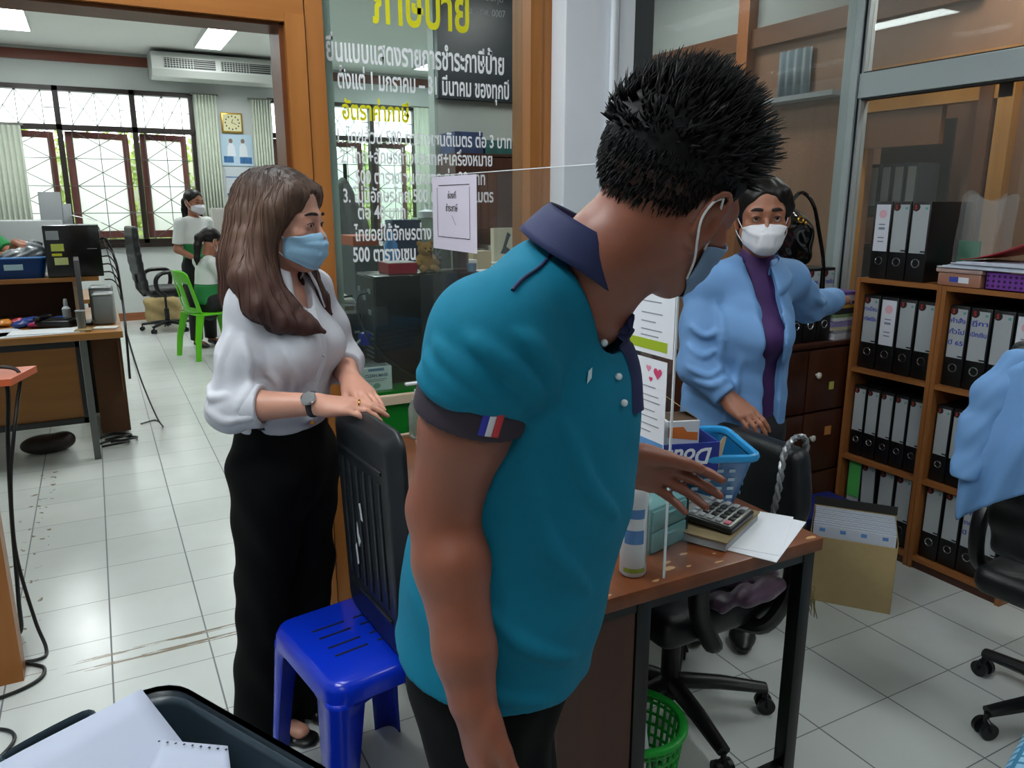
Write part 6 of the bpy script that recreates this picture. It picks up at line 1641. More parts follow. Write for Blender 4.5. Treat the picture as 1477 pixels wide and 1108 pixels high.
def hand_ops(S_, W_, x, thumb, curls, k=1.0, spread=.10, thumb_open=.6, thumb_curl=.3):
    """x: wrist to knuckles; thumb: direction of the thumb side; the palm faces x cross thumb (right hand) -> given by dorsal"""
    raise NotImplementedError
def hand(S_, W_, x, dors, side, curls, k=1.0, spread=.05, th=(.55, .25), kblend=.004):
    """W_ wrist, x fingers, dors back of the hand, side thumb side, curls four angles"""
    x = nrm(x); dors = npv(dors); dors = nrm(dors - x * (dors @ x)); y = nrm(np.cross(dors, x)); y = y if y @ npv(side) > 0 else -y
    L = lambda a, b_, c: npv(W_) + (x * a + y * b_ + dors * c) * k
    kn = [(.090, .027, .0), (.094, .008, .003), (.089, -.011, .001), (.080, -.028, -.003)]
    ln = [(.042, .025, .021), (.047, .029, .022), (.043, .027, .021), (.033, .020, .019)]
    rd = [.0098, .0100, .0094, .0084]
    S_.cap(W_, L(.03, 0, 0), .026 * k, .026 * k, .02 * k, (dors, .72))
    for (a, b_, c), r in zip(kn, rd):
        S_.cap(L(.012, b_ * .55, 0), L(a - .004, b_, c - .003), .0145 * k, .0125 * k, .012 * k)
    S_.ell(L(.045, .0, -.006), npv(.042, .034, .013) * k, .012 * k, np.stack([x, y, dors], 1))
    S_.ell(L(.035, .024, -.012), npv(.030, .016, .014) * k, .012 * k, np.stack([x, y, dors], 1))
    S_.ell(L(.035, -.026, -.010), npv(.032, .012, .012) * k, .010 * k, np.stack([x, y, dors], 1))
    for i in range(4):
        a, b_, c = kn[i]; p = L(a, b_, c - .003); ang = curls[i] * .55; sp = spread * (1.5 - i)
        for j in range(3):
            d = x * cos(ang) * cos(sp) + y * sin(sp) * cos(ang) - dors * sin(ang)
            q = p + d * ln[i][j] * k; r0 = rd[i] * (1 - .09 * j) * k; r1 = rd[i] * (1 - .09 * (j + 1)) * k
            S_.cap(p, q, r0, r1, kblend * k); p = q; ang += curls[i] * (.9 if j == 0 else .55)
    op, cu = th
    p = L(.022, .022, -.010); d = nrm(x * cos(op) + y * sin(op) - dors * .25)
    for j, (l, r0, r1) in enumerate(((.042, .0145, .0125), (.032, .0122, .0105), (.026, .0105, .0085))):
        q = p + d * l * k; S_.cap(p, q, r0 * k, r1 * k, (.010 if j == 0 else .004) * k); p = q
        op -= cu; d = nrm(x * cos(op) + y * sin(op) - dors * .25)

def tube_obj(name, pts, r, m, parent, label=None, n=8, flat=None):
    return obj(name, B().tube([Vector(p) for p in pts], r, n, flat=flat), m, parent, label=label)
def face_parts(H, parent, brow='#1a1412', iris='#24140e', eyes=(-1, 1), browt=.0042):
    k = H.k
    for sx in (-1, 1):
        b = B(); b.ball(H(sx * .032, .0765, .0012), .0125 * k, n=10)
        e = obj('eye', b, mat('eye_white', '#c9c2bd', .25), parent)
        b = B(); c = Vector(H(sx * .032, .0765, .0012)); d = Vector(H.y)
        M_ = frame(c, Vector(H.x), Vector(H.z)); M_ = M_ @ Matrix.Identity(4)
        # iris: a small cap standing just proud of the eyeball
        r = .0127 * k; vs = [(r * sin(a) * cos(t), r * sin(a) * sin(t), -r * cos(a)) for a in (0,) for t in (0,)]
        b.lathe([(0, r * 1.004)] + [(r * sin(a), r * cos(a) * 1.004) for a in (.18, .34, .46)], n=16)
        q = Vector((0, 0, 1)).rotation_difference(d); b.xf(Matrix.Translation(c) @ q.to_matrix().to_4x4())
        obj('iris', b, mat('iris', iris, .15), e)
        pts = [H(sx * x, y + .0035, z) for x, y, z in ((.013, .0925, .0280), (.024, .0915, .0295), (.037, .084, .0295), (.050, .071, .0235))]
        obj('eyebrow', B().tube(catmull(pts, 4), [browt * k * w for w in np.interp(np.linspace(0, 1, 13), [0, .3, .7, 1], [.7, 1.0, .85, .25])], 6, flat=(1, .55)), mat('brow_' + brow[1:], brow, .8), parent)
        pts = [H(sx * x, y, z) for x, y, z in ((.0195, .0885, .0015), (.025, .0905, .0065), (.032, .0915, .0078), (.039, .0885, .0065), (.0455, .0825, .003))]
        obj('lash_line', B().tube(catmull(pts, 3), .0013 * k, 5), mat('lash', '#0d0908', .7), parent)

def mask_part(H, S_, parent, m, kind='flat', loops=True, mloop=None, lx=.083):
    """a face mask: a patch wrapped round the lower face, standing a little off it"""
    nu, nv = 26, 18; pts = []
    for i in range(nu + 1):
        u = i / nu * 2 - 1
        for j in range(nv + 1):
            v = j / nv
            th = u * radians(72)
            zt, zb = -.014 - .020 * abs(u) ** 1.5, -.118 + .030 * abs(u) ** 1.6
            z = zt + (zb - zt) * v
            pts.append(H(.078 * sin(th), .004 + .088 * cos(th), z))
    base = S_.project(pts, .0)
    d = base
    out = []
    i_ = 0
    for i in range(nu + 1):
        u = i / nu * 2 - 1
        for j in range(nv + 1):
            v = j / nv; p = H.M.T @ (base[i_] - H.c) / H.k
            # stretched cloth bridges the hollows: keep it at least on a smooth convex profile
            if kind == 'flat': prof = .098 + .016 * sin(pi * min(1, v * 1.15)) - .012 * v * v; ple = .0022 * (1 if (v * 4) % 1 < .5 else 0) * (1 - abs(u) ** 3)
            else:
                t = v; prof = .100 + (.030 * min(t / .32, 1) if t < .68 else .030 * (1 - (t - .68) / .32 * .75)); ple = 0
            w = (1 - abs(u) ** 2.0)
            y = max(p[1] + .003, (prof + .003) * (1 - .55 * abs(u) ** 2.2) * (w ** .25 if abs(u) < 1 else 0))
            out.append(H(p[0] * (1 + .03), y + ple, p[2])); i_ += 1
    b = B('all'); g = [[b.bm.verts.new(out[i * (nv + 1) + j]) for j in range(nv + 1)] for i in range(nu + 1)]
    for i in range(nu):
        for j in range(nv): b.bm.faces.new((g[i][j], g[i + 1][j], g[i + 1][j + 1], g[i][j + 1]))
    bmesh.ops.recalc_face_normals(b.bm, faces=b.bm.faces[:]); bmesh.ops.solidify(b.bm, geom=b.bm.faces[:], thickness=-.0015)
    b.recalc = True
    mk = obj('face_mask', b, m, parent)
    if loops:
        for sx, i in ((-1, 0), (1, nu)):
            top = out[i * (nv + 1) + 1]; bot = out[i * (nv + 1) + nv - 1]
            for a, e in ((top, (sx * lx, -.014, .026)), (bot, (sx * lx, -.022, -.030))):
                ps = [a, lerp(a, H(e), .5) + H.x * sx * .004, H(e)]
                tube_obj('ear_loop', catmull(ps, 6), .0016 * H.k * (1.3 if H.k > 1 else 1), mloop or mat('loop_white', '#d5d5d6', .6), mk)
            ps = [H(sx * lx, -.014, .026), H(sx * (lx + .002), -.030, .016), H(sx * (lx + .001), -.034, -.006), H(sx * lx, -.022, -.030)]
            tube_obj('ear_loop', catmull(ps, 5), .0016 * H.k, mloop or mat('loop_white', '#d5d5d6', .6), mk)
    return mk

def skin_mat(name, c, c2, rough=.45): return mat(name, c, rough, noise=.1, nscale=9, col2=c2, sss=.12, bump=.03, bscale=420)
M_trs = mat('trousers_black', '#040506', .9, spec=.2)
def fold(S_, pts, r, k=.012, lift=0.0):
    """a soft crease of cloth: a slim ridge laid along the surface"""
    q = S_.project([npv(p) for p in catmull(pts, 6)], lift - r * .25, 6); n = len(q)
    S_.chain(list(q), [r * (.22 + .78 * sin(pi * min(1, max(0, i / (n - 1)))) ** .7) for i in range(n)], k)
def shoe_ops(S_, heel, dr, k=1.0):
    d = nrm(dr); h = npv(heel)
    S_.cap(h + GU * .04, h + d * .13 * k + GU * .032, .038, .036, .02, (GU, .75)); S_.cap(h + d * .13 * k + GU * .03, h + d * .19 * k + GU * .026, .042, .030, .02, (GU, .62))

# ---- the man in the teal polo shirt ------------------------------------------------------
# ---- the man in the teal polo shirt ------------------------------------------------------
M_skinm = skin_mat('skin_tan', '#8d5440', '#7f4836', .42)
M_polo = mat('polo_teal', '#03718e', .8, noise=.05, nscale=60, bump=.12, bscale=900, spec=.25)
M_navy = mat('collar_navy', '#1a2450', .75, bump=.1, bscale=700)
M_plum = mat('cuff_plum', '#2f2632', .8)
man = thing('person', 'person in a teal polo shirt and blue mask, seen from behind, reaching over the desk', 'person', pt(-.03, 1.07, 0))
O = npv(man.location)
d_ = radians(10); mf = GR * cos(d_) - GF * sin(d_); ml = np.cross(GU, mf)         # chest direction, his left
mhf = nrm(GR * cos(radians(40)) + GF * sin(radians(40)) - GU * .30)               # where the face points
MH = Rig(pt(.200, 1.015, 1.502), mhf, GU - GF * .25 + GR * .18, 1.0)
TS = [((.050, 1.075, 1.262), .156, .113), ((.046, 1.08, 1.20), .162, .128), ((.026, 1.08, 1.09), .164, .152), ((-.008, 1.075, .95), .166, .150), ((-.034, 1.07, .80), .176, .148)]
shR, shL = pt(-.026, .914, 1.338), pt(.076, 1.245, 1.345)
elR, wrR = pt(-.089, .935, 1.112), pt(-.051, .865, .882)
elL, wrL = pt(.045, 1.300, 1.115), pt(.190, 1.285, 1.060)
nk = pt(.094, 1.03, 1.395)
def torso(S_, TS, f, dw, dd, k=.03):
    for (a, wa, da), (b_, wb, db) in zip(TS[:-1], TS[1:]):
        S_.cap(pt(*a), pt(*b_), wa - dw, wb - dw, k, (f, (da + db - 2 * dd) / (wa + wb - 2 * dw)))
body = Sculpt()
torso(body, TS[:-1] + [((-.030, 1.07, .82), .165, .140)], mf, .055, .05)
body.cap(shR, shL, .045, .045, .05)
head_ops(body, MH, er=1.15)
body.chain([nk - GU * .03, lerp(nk, MH(0, -.03, -.05), .55), MH(0, -.022, -.03)], [.066, .060, .062], .03)
body.chain([shR, lerp(shR, elR, .5), elR], [.062, .056, .046], .02)
body.chain([elR, lerp(elR, wrR, .28), lerp(elR, wrR, .75), wrR], [.044, .0475, .038, .031], .02)
hand(body, wrR, nrm(pt(.012, -.030, -.16)), -GF * .5 - GR * .9, GF * -.6 + GR * .8, [.35, .40, .45, .5], 1.0, .03, (.35, .15))
body.chain([shL, elL], [.058, .046], .02); body.chain([elL, lerp(elL, wrL, .3), wrL], [.044, .045, .031], .02)
hand(body, wrL, nrm(GR * .80 + GF * .34 - GU * .36), GF * .80 - GR * .25 + GU * .30, GU * 1.0 + GF * .3, [.32, .40, .48, .55], 1.12, .07, (.30, .10))
for s_, (fa, fb) in ((1, (-.030, 1.16)), (-1, (-.03, .98))):
    hp = pt(-.030, 1.07, .84) + ml * s_ * .062; kn = pt(fa + .02, fb, .46); an = pt(fa - .02, fb, .08)
    body.chain([hp, kn, an], [.070, .055, .042], .03)
    body.cap(an - GU * .03, an + mf * .12 - GU * .05, .035, .03, .02)
B_man = body.mesh('body', M_skinm, man, .004, 2, origin=O)
def rel(o): return o
# polo shirt
shirt = Sculpt()
torso(shirt, TS, mf, .0, .0)
shirt.cap(shR + ml * .03, shL - ml * .03, .066, .066, .06)
shirt.cap(nk + mf * -.03 - GU * .012, shR - GU * .004, .060, .052, .05); shirt.cap(nk + mf * -.03 - GU * .012, shL + GU * .004, .060, .056, .05)
seR = lerp(shR, elR, .43); seL = lerp(shL, elL, .56)
ax = nrm(elR - shR)
shirt.capcut(shR - ax * .0, seR - ax * .028, .070, .069, .045, None, .004)
shirt.capcut(shL, seL, .078, .072, .04, None, .004)
# folds: shoulder seam ridge, sleeve drags, waist drags
side = nrm(-GF * .93 + GR * .36); tang = nrm(np.cross(ax, side)); tang = tang if tang @ GR > 0 else -tang
def SPt(t, ph): return lerp(shR, seR, t) + (side * cos(radians(ph)) + tang * sin(radians(ph))) * .072
for pts_, r in (([SPt(.10, -75), SPt(.40, -25), SPt(.72, 35)], .013), ([SPt(.30, -88), SPt(.55, -45), SPt(.75, 5)], .012), ([SPt(-.05, -40), SPt(.25, 10), SPt(.65, 62)], .013),
               ([SPt(-.20, 5), SPt(.15, 45), SPt(.60, 85)], .012), ([SPt(.50, -98), SPt(.65, -66), SPt(.76, -30)], .010),
([pt(.06, .93, 1.23), pt(.10, .925, 1.15), pt(.15, .97, 1.08)], .010), ([pt(.02, .91, 1.17), pt(.05, .905, 1.07), pt(.12, .94, .98)], .010),
               ([pt(-.05, .915, 1.0), pt(.02, .902, .93), pt(.10, .94, .88)], .010), ([pt(-.10, .925, .92), pt(-.04, .908, .87), pt(.05, .925, .83)], .009)):
    fold(shirt, pts_, r * .72, .013)
shirt.cap(nk - GU * .05, nk + GU * .12 + mf * .06, .066, .074, .01, None, 's')
hn = nrm(npv(0, 0, -1) + mf * -.16)
shirt.plane(pt(-.016, 1.07, .832), hn, .004)
shirt.disp = lambda P: (.0016 * np.sin((P[..., 0] + P[..., 1]) * 38 + 2.5 * np.sin(P[..., 2] * 17)) * np.sin(P[..., 2] * 31 + P[..., 0] * 20)).astype(np.float32); shirt.dpad = .002
o_shirt = shirt.mesh('polo_shirt', M_polo, man, .0045, 1, origin=O)
# sleeve cuff with the flag tab
cuff = Sculpt(); cuff.band(seR - ax * .033, seR + ax * .004, .0725, .0715, .0, None, .003)
cuff.cap(shR, elR, .058, .052, .004, None, 's'); cuff.mesh('cuff', M_plum, man, .004, 1, origin=O, label='dark plum cuff band')
cuffL = Sculpt(); cuffL.band(seL - nrm(elL - shL) * .032, seL + nrm(elL - shL) * .002, .0755, .0745); cuffL.mesh('cuff', M_plum, man, .005, 1, origin=O, label='dark plum cuff band')
side = nrm(-GF * .93 + GR * .36); tang = nrm(np.cross(ax, side))
if tang @ GR < 0: tang = -tang
for i, (c_, nm) in enumerate((('#2a2fa8', 'flag_blue'), ('#d9d9e2', 'flag_white'), ('#c22a34', 'flag_red'))):
    def fn(u, v, i=i):
        ph = (-.5 + (i + u) / 3) * .34; dirv = nrm(side * cos(ph) + tang * sin(ph)); return Vector(seR - ax * (.029 - .036 * v) + dirv * (.0752) - O)
    obj('flag_tab', B('all').grid(fn, 6, 4, .0012), mat(nm, c_, .6), man)
# collar: a fall folded over a stand, open at the front
cax = nrm(GU * 1.0 + mf * .55); cfx = nrm(mf - cax * (mf @ cax)); cly = np.cross(cax, cfx)
cc = nk + GU * .040 - mf * .002
def collar_fn(u, v):
    ph = radians(22) + u * radians(316); dirv = cfx * cos(ph) + cly * sin(ph)
    prof = [(.060, -.012), (.061, .022), (.063, .034), (.067, .036), (.073, .027), (.081, .005), (.087, -.012)]
    t = v * (len(prof) - 1); i = min(int(t), len(prof) - 2); r, h = lerp(prof[i], prof[i + 1], t - i)
    front = max(0, cos(ph)); lift = -.014 * front ** 2 if v > .5 else 0
    return Vector(cc + dirv * (r + .004 * sin(ph) ** 2) + cax * (h + lift * (v - .4) * 2) - O)
obj('collar', B('all').grid(collar_fn, 48, 12, .0025), M_navy, man, label='navy knitted collar')
# placket with buttons, yoke piping, chest logo: laid on the shirt surface
fc = nrm(mf)
pl_pts = [pt(.14, 1.0, 1.375), pt(.175, 1.0, 1.33), pt(.19, 1.0, 1.27), pt(.19, .995, 1.225)]
P_ = shirt.project([npv(v) + fc * .02 for v in catmull(pl_pts, 6)], .0035)
tube_obj('placket', [p - O for p in P_], .016, M_navy, man, 'navy button placket', 8, (1, .22))
P_ = shirt.project([pt(.17, .94, 1.335), pt(.18, .94, 1.29), pt(.185, .94, 1.25)], .003)
for p in P_: obj('button', B().ball(Vector(p - O), .0048), mat('button_pearl', '#c9d3da', .2), man)
P_ = shirt.project([lerp(pt(.056, .965, 1.47), pt(.002, .87, 1.405), t) + GU * .0 for t in np.linspace(0, 1, 12)], .0012)
tube_obj('piping', [p - O for p in P_], .0024, M_navy, man, 'navy piping along the yoke seam')
lg = shirt.project([pt(.128, .88, 1.285), pt(.142, .88, 1.296), pt(.152, .88, 1.312), pt(.140, .88, 1.304)], .0016)
obj('chest_logo', B(0).poly([Vector(p - O) for p in lg], Vector(-GF * .0008)), mat('logo_white', '#b9d3de', .6), man)
# trousers and shoes
tr_ = Sculpt()
tr_.cap(pt(-.02, 1.07, .93), pt(-.032, 1.07, .80), .147, .152, .03, (mf, .84))
for s_, (fa, fb) in ((1, (-.030, 1.16)), (-1, (-.03, .98))):
    hp = pt(-.030, 1.07, .80) + ml * s_ * .072; kn = pt(fa + .02, fb, .46); an = pt(fa - .02, fb, .05)
    tr_.chain([hp, kn], [.090, .086], .03); tr_.capcut(kn, an, .086, .072, .03)
tr_.disp = lambda P: (.004 * np.sin(P[..., 2] * 40 + 3 * np.sin(P[..., 0] * 20)) * np.sin(P[..., 1] * 30)).astype(np.float32); tr_.dpad = .005
tr_.mesh('trousers', M_trs, man, .007, 1, origin=O)
for fa, fb in ((-.030, 1.16), (-.03, .98)):
    sh_o = Sculpt(); shoe_ops(sh_o, pt(fa - .02, fb, 0), mf); sh_o.plane((0, 0, .001), (0, 0, -1)); sh_o.mesh('shoe', M_black, man, .006, 1, origin=O)
# hair: cropped sides, tousled top
M_hairb = mat('hair_black', '#0a0b0d', .62, spec=.25, noise=.3, nscale=60, stretch=(1, 1, 1))
M_stub = mat('hair_fade', '#241a18', .75, noise=.5, nscale=260, col2='#5d3b2e')
hs_ = Sculpt()
hs_.ell(MH(0, -.014, .056), npv(.0855, .109, .082), .02, MH.M)
hs_.ell(MH(0, .050, .108), npv(.066, .052, .034), .03, MH.M)
hs_.plane(MH(0, -.03, -.014), MH.z * -1.0 + MH.y * .10, .02)
hs_.cap(MH(-.12, .105, .006), MH(.12, .105, .006), .062, .062, .02, None, 's')
fd_ = Sculpt(); fd_.ell(MH(0, -.0125, .040), npv(.0785, .0985, .080) * 1.035, .02, MH.M); fd_.plane(MH(0, -.03, -.028), MH.z * -1.0 - MH.y * .25, .006); fd_.cap(MH(-.12, .115, .0), MH(.12, .115, .0), .085, .085, .01, None, 's')
for sx in (-1, 1): fd_.ell(MH(sx * .079, -.008, -.012), npv(.022, .026, .034), .004, MH.M, 's')
fd_.mesh('hair_fade', M_stub, man, .004, 1, origin=O, label='closely shaved back and sides')
hs_.disp = lambda P: (.0012 * np.sin(P[..., 0] * 170 + 2 * np.sin(P[..., 2] * 90)) * np.sin(P[..., 1] * 160 + P[..., 2] * 120)).astype(np.float32); hs_.dpad = .004
hs_.mesh('hair', M_hairb, man, .0045, 1, origin=O)
rng = random.Random(21); b = B('all')
for i in range(1500):
    th = rng.uniform(0, 2 * pi); el = rng.uniform(-.05, 1.45)
    lp = npv(.0865 * cos(el) * sin(th), .112 * cos(el) * cos(th), .082 * sin(el)) * 1.0 + npv(0, -.014, .056)
    if lp[1] > .05 and lp[2] < .075: continue
    if lp[2] < .025: continue
    n_ = nrm(npv(lp[0], lp[1] + .012, (lp[2] - .064) * 1.3)); top = max(0, sin(el)) ; fr = max(0, lp[1]) / .1
    sweep = npv(rng.uniform(-.5, .5), .35 + .5 * fr, .35 * top + rng.uniform(0, .5)); ln = .009 + .022 * top + .020 * fr * top + rng.uniform(0, .012)
    d0 = nrm(n_ * .9 + sweep * .4); d1 = nrm(n_ * .4 + sweep * .9)
    p0 = MH(lp * .985); p1 = MH(lp + d0 * ln * .5); p2 = MH(lp + d0 * ln * .5 + d1 * ln * .55)
    r = rng.uniform(.0013, .0026)
    b.tube([Vector(p0 - O), Vector(p1 - O), Vector(p2 - O)], [r, r * .8, r * .15], 4)
for i in range(1500):        # short lying hair on the back and sides, thinning towards the neck
    th = rng.uniform(pi * .42, pi * 1.58); zz = .055 - .078 * rng.random() ** .8
    q = sqrt(max(.05, 1 - ((zz - .05) / .09) ** 2)); lp = npv(.0835 * q * sin(th), -.014 + .106 * q * cos(th), zz)
    if abs(lp[0]) > .06 and lp[1] > -.03 and lp[2] < .022: continue
    n_ = nrm(npv(lp[0], lp[1], 0)); d0 = nrm(n_ * .25 + npv(rng.uniform(-.3, .3), -.1, -1)); ln = rng.uniform(.008, .015); r = rng.uniform(.0008, .0016)
    b.tube([Vector(MH(lp - n_ * .001) - O), Vector(MH(lp + d0 * ln * .6 + n_ * .0012) - O), Vector(MH(lp + d0 * ln) - O)], [r, r * .8, r * .2], 3)
obj('hair_tufts', b, M_hairb, man)
M_maskb = mat('mask_blue', '#9fbfcb', .7); M_masklt = mat('mask_light_blue', '#8fb9d6', .75, bump=.1, bscale=500)
mk = mask_part(MH, body, man, M_maskb, 'flat', True, mat('loop_white', '#d5d5d6', .6), .0905)
face_parts(MH, man)
def localise(parent, O, keep=()):
    """face pieces are drawn in the room's frame: bring them into their person's frame"""
    for o in parent.children:
        if o.name.split('.')[0] in ('eye', 'eyebrow', 'lash_line', 'face_mask'):
            for q in [o] + list(o.children): q.data.transform(Matrix.Translation(-Vector(O)))

localise(man, npv(man.location))
# ---- the woman in the white shirt -----------------------------------------------------------
M_skinw = skin_mat('skin_fair', '#cc9680', '#c18a76', .45)
M_white = mat('shirt_white', '#c9cad2', .8, noise=.03, nscale=40)
w1_ = thing('person', 'person in a white shirt and black trousers resting both hands on the black lid', 'person', pt(-.66, 1.97, 0))
O = npv(w1_.location)
d_ = radians(20); mf = GR * cos(d_) - GF * sin(d_); ml = np.cross(GU, mf)
d_ = radians(10); hf = nrm(GR * cos(d_) - GF * sin(d_) - GU * .10)
WH = Rig(pt(-.560, 1.93, 1.450), hf, GU, .97)
TS = [((-.590, 1.94, 1.215), .125, .085), ((-.575, 1.94, 1.15), .130, .100), ((-.588, 1.94, 1.04), .120, .092), ((-.600, 1.945, .95), .135, .100)]
shR, shL = pt(-.630, 1.832, 1.255), pt(-.545, 2.075, 1.268)
elR, wrR = pt(-.672, 1.775, 1.022), pt(-.460, 1.750, 1.035)
elL, wrL = pt(-.480, 2.12, 1.060), pt(-.408, 1.905, 1.052)
nk = pt(-.590, 1.94, 1.305)
body = Sculpt()
torso(body, TS, mf, .035, .03); body.cap(shR, shL, .036, .036, .05)
body.cap(pt(-.600, 1.945, .95), pt(-.605, 1.95, .82), .12, .14, .04, (mf, .72))
head_ops(body, WH, female=True)
body.chain([nk - GU * .03, lerp(nk, WH(0, -.03, -.05), .5), WH(0, -.022, -.03)], [.050, .046, .050], .025)
body.chain([shR, elR], [.045, .036], .02); body.chain([elR, lerp(elR, wrR, .3), wrR], [.036, .037, .0255], .015)
hand(body, wrR, nrm(GR * .95 + GF * .02 + GU * -.02), GU * 1.0 - GF * .25, GF, [.30, .36, .40, .42], .90, .03, (.5, .2))
body.chain([shL, elL], [.044, .035], .02); body.chain([elL, lerp(elL, wrL, .3), wrL], [.035, .036, .0255], .015)
hand(body, wrL, nrm(GR * .55 - GF * .80 - GU * .16), GU, -GR, [.30, .30, .32, .35], .90, .06, (.5, .2))
legs = ((-1, (-.628, 1.875), (-.668, 1.91), (-.715, 1.945)), (1, (-.575, 2.03), (-.590, 2.02), (-.645, 2.035)))
for s_, hp, kn, an in legs:
    body.chain([pt(*hp, .82), pt(*kn, .47), pt(*an, .075)], [.075, .05, .034], .02)
    body.cap(pt(*an, .05), pt(*an, .0) + mf * .12 + GU * .030, .030, .026, .015, (GU, .7)); 
body.plane((0, 0, .012), (0, 0, -1), .003)
body.mesh('body', M_skinw, w1_, .0042, 2, origin=O)
sh = Sculpt()
torso(sh, TS, mf, 0, 0)
sh.cap(shR + ml * .02, shL - ml * .02, .046, .046, .05)
sh.cap(nk - GU * .02 - mf * .01, shR + GU * .002, .046, .046, .04); sh.cap(nk - GU * .02 - mf * .01, shL + GU * .002, .046, .046, .04)
for s_ in (-1, 1): sh.ell(pt(-.590, 1.94, 1.135) + mf * .075 + ml * s_ * .062, (.062, .060, .062), .05)
sh.ell(pt(-.600, 1.945, .985), (.115, .125, .045), .03)
fR = lerp(elR, wrR, .36)
sh.chain([shR, lerp(shR, elR, .5), elR - GU * .005], [.046, .051, .054], .03); sh.capcut(elR - GU * .005, fR, .054, .050, .03)
fL = lerp(elL, wrL, .40)
sh.chain([shL, lerp(shL, elL, .5), elL], [.058, .057, .057], .03); sh.capcut(elL, fL, .057, .046, .03)
for pts_, r in (([pt(-.66, 1.74, 1.22), pt(-.69, 1.73, 1.12), pt(-.70, 1.73, 1.03)], .010), ([pt(-.62, 1.75, 1.20), pt(-.61, 1.75, 1.10), pt(-.64, 1.72, 1.02)], .010), ([pt(-.60, 1.77, 1.14), pt(-.56, 1.80, 1.06), pt(-.56, 1.83, .99)], .009),
               ([pt(-.54, 1.79, 1.16), pt(-.52, 1.82, 1.07), pt(-.55, 1.84, .98)], .008), ([pt(-.70, 1.75, 1.03), pt(-.66, 1.71, 1.0), pt(-.60, 1.71, 1.01)], .010), ([pt(-.72, 1.78, 1.08), pt(-.70, 1.72, 1.06), pt(-.66, 1.71, 1.07)], .009), ([pt(-.50, 1.86, 1.05), pt(-.49, 1.88, 1.0), pt(-.52, 1.86, .96)], .008)):
    fold(sh, pts_, r * .62, .012)
sh.cap(nk - GU * .06 + mf * .05, nk + GU * .10 + mf * .02, .040, .056, .012, None, 's')
sh.plane(pt(-.60, 1.945, .932), (0, 0, -1), .006)
sh.disp = lambda P: (.0022 * np.sin((P[..., 0] - P[..., 1]) * 42 + 2.5 * np.sin(P[..., 2] * 21)) * np.sin(P[..., 2] * 36 + P[..., 0] * 25)).astype(np.float32); sh.dpad = .003
sh.mesh('shirt', M_white, w1_, .0045, 1, origin=O)
b = Sculpt(); b.band(fR - nrm(wrR - elR) * .035, fR + nrm(wrR - elR) * .006, .0550, .0530); b.cap(elR, wrR, .044, .030, .004, None, 's'); b.mesh('sleeve_cuff', M_white, w1_, .004, 1, origin=O)
# shirt collar: two leaves round the neck
cax = nrm(GU + mf * .28); cfx = nrm(mf - cax * (mf @ cax)); cly = np.cross(cax, cfx); cc = nk + GU * .030
def wcollar(u, v):
    ph = radians(28) + u * radians(304); dirv = cfx * cos(ph) + cly * sin(ph); front = max(0, cos(ph)) ** 2
    prof = [(.060, -.012), (.061, .022), (.064, .030), (.072, .027), (.093, .002), (.112, -.030)]
    t = v * (len(prof) - 1); i = min(int(t), len(prof) - 2); r, h = lerp(prof[i], prof[i + 1], t - i)
    return Vector(cc + dirv * (r + .030 * front * v) + cax * (h - .052 * front * v) - O)
obj('collar', B('all').grid(wcollar, 44, 10, .004), M_white, w1_)
P_ = sh.project([lerp(pt(-.50, 1.90, 1.235), pt(-.50, 1.87, .96), t) for t in np.linspace(0, 1, 14)], .0012)
tube_obj('placket', [p - O for p in P_], .011, M_white, w1_, None, 8, (1, .16))
for p in P_[2::3]: obj('button', B().ball(Vector(p - O) + Vector(mf) * .002, .0038), mat('button_pearl', '#c9d3da', .2), w1_)
# trousers: high waist, wide flared legs
tr_ = Sculpt()
tr_.cap(pt(-.600, 1.945, .955), pt(-.608, 1.95, .83), .128, .160, .04, (mf, .74))
for s_, hp, kn, an in legs:
    tr_.chain([pt(*hp, .82), pt(*kn, .50)], [.098, .074], .035); tr_.capcut(pt(*kn, .50), pt(*an, .035), .074, .088, .035, None, .006)
tr_.plane(pt(-.60, 1.945, .985), (0, 0, 1), .004)
tr_.disp = lambda P: (.005 * np.sin(P[..., 2] * 34 + 3 * np.sin(P[..., 0] * 22)) * np.sin(P[..., 1] * 30 + P[..., 2] * 11)).astype(np.float32); tr_.dpad = .006
tr_.mesh('trousers', M_trs, w1_, .006, 1, origin=O)
belt = Sculpt(); belt.band(pt(-.60, 1.945, .948), pt(-.60, 1.945, .975), .1345, .1315, 0, (mf, .74)); belt.mesh('belt', M_black, w1_, .005, 1, origin=O)
bp = tr_.project([pt(-.455, 1.86, .962)], .004)[0] - O
obj('buckle', B().box(Vector(bp), (.035, .035, .006), (radians(90), 0, radians(-40)), .003), mat('buckle_gold', '#a5703a', .3, .9), w1_, label='gold belt buckle')
for s_, hp, kn, an in legs:
    q = Sculpt(); h0 = pt(*an, 0); q.cap(h0 - mf * .03 + GU * .012, h0 + mf * .14 + GU * .012, .036, .034, .01, (GU, .35)); q.cap(h0 + mf * .09 + ml * .034 + GU * .03, h0 + mf * .09 - ml * .034 + GU * .03, .014, .014, .02, None); q.plane((0, 0, .002), (0, 0, -1)); q.mesh('sandal', M_black, w1_, .005, 1, origin=O)
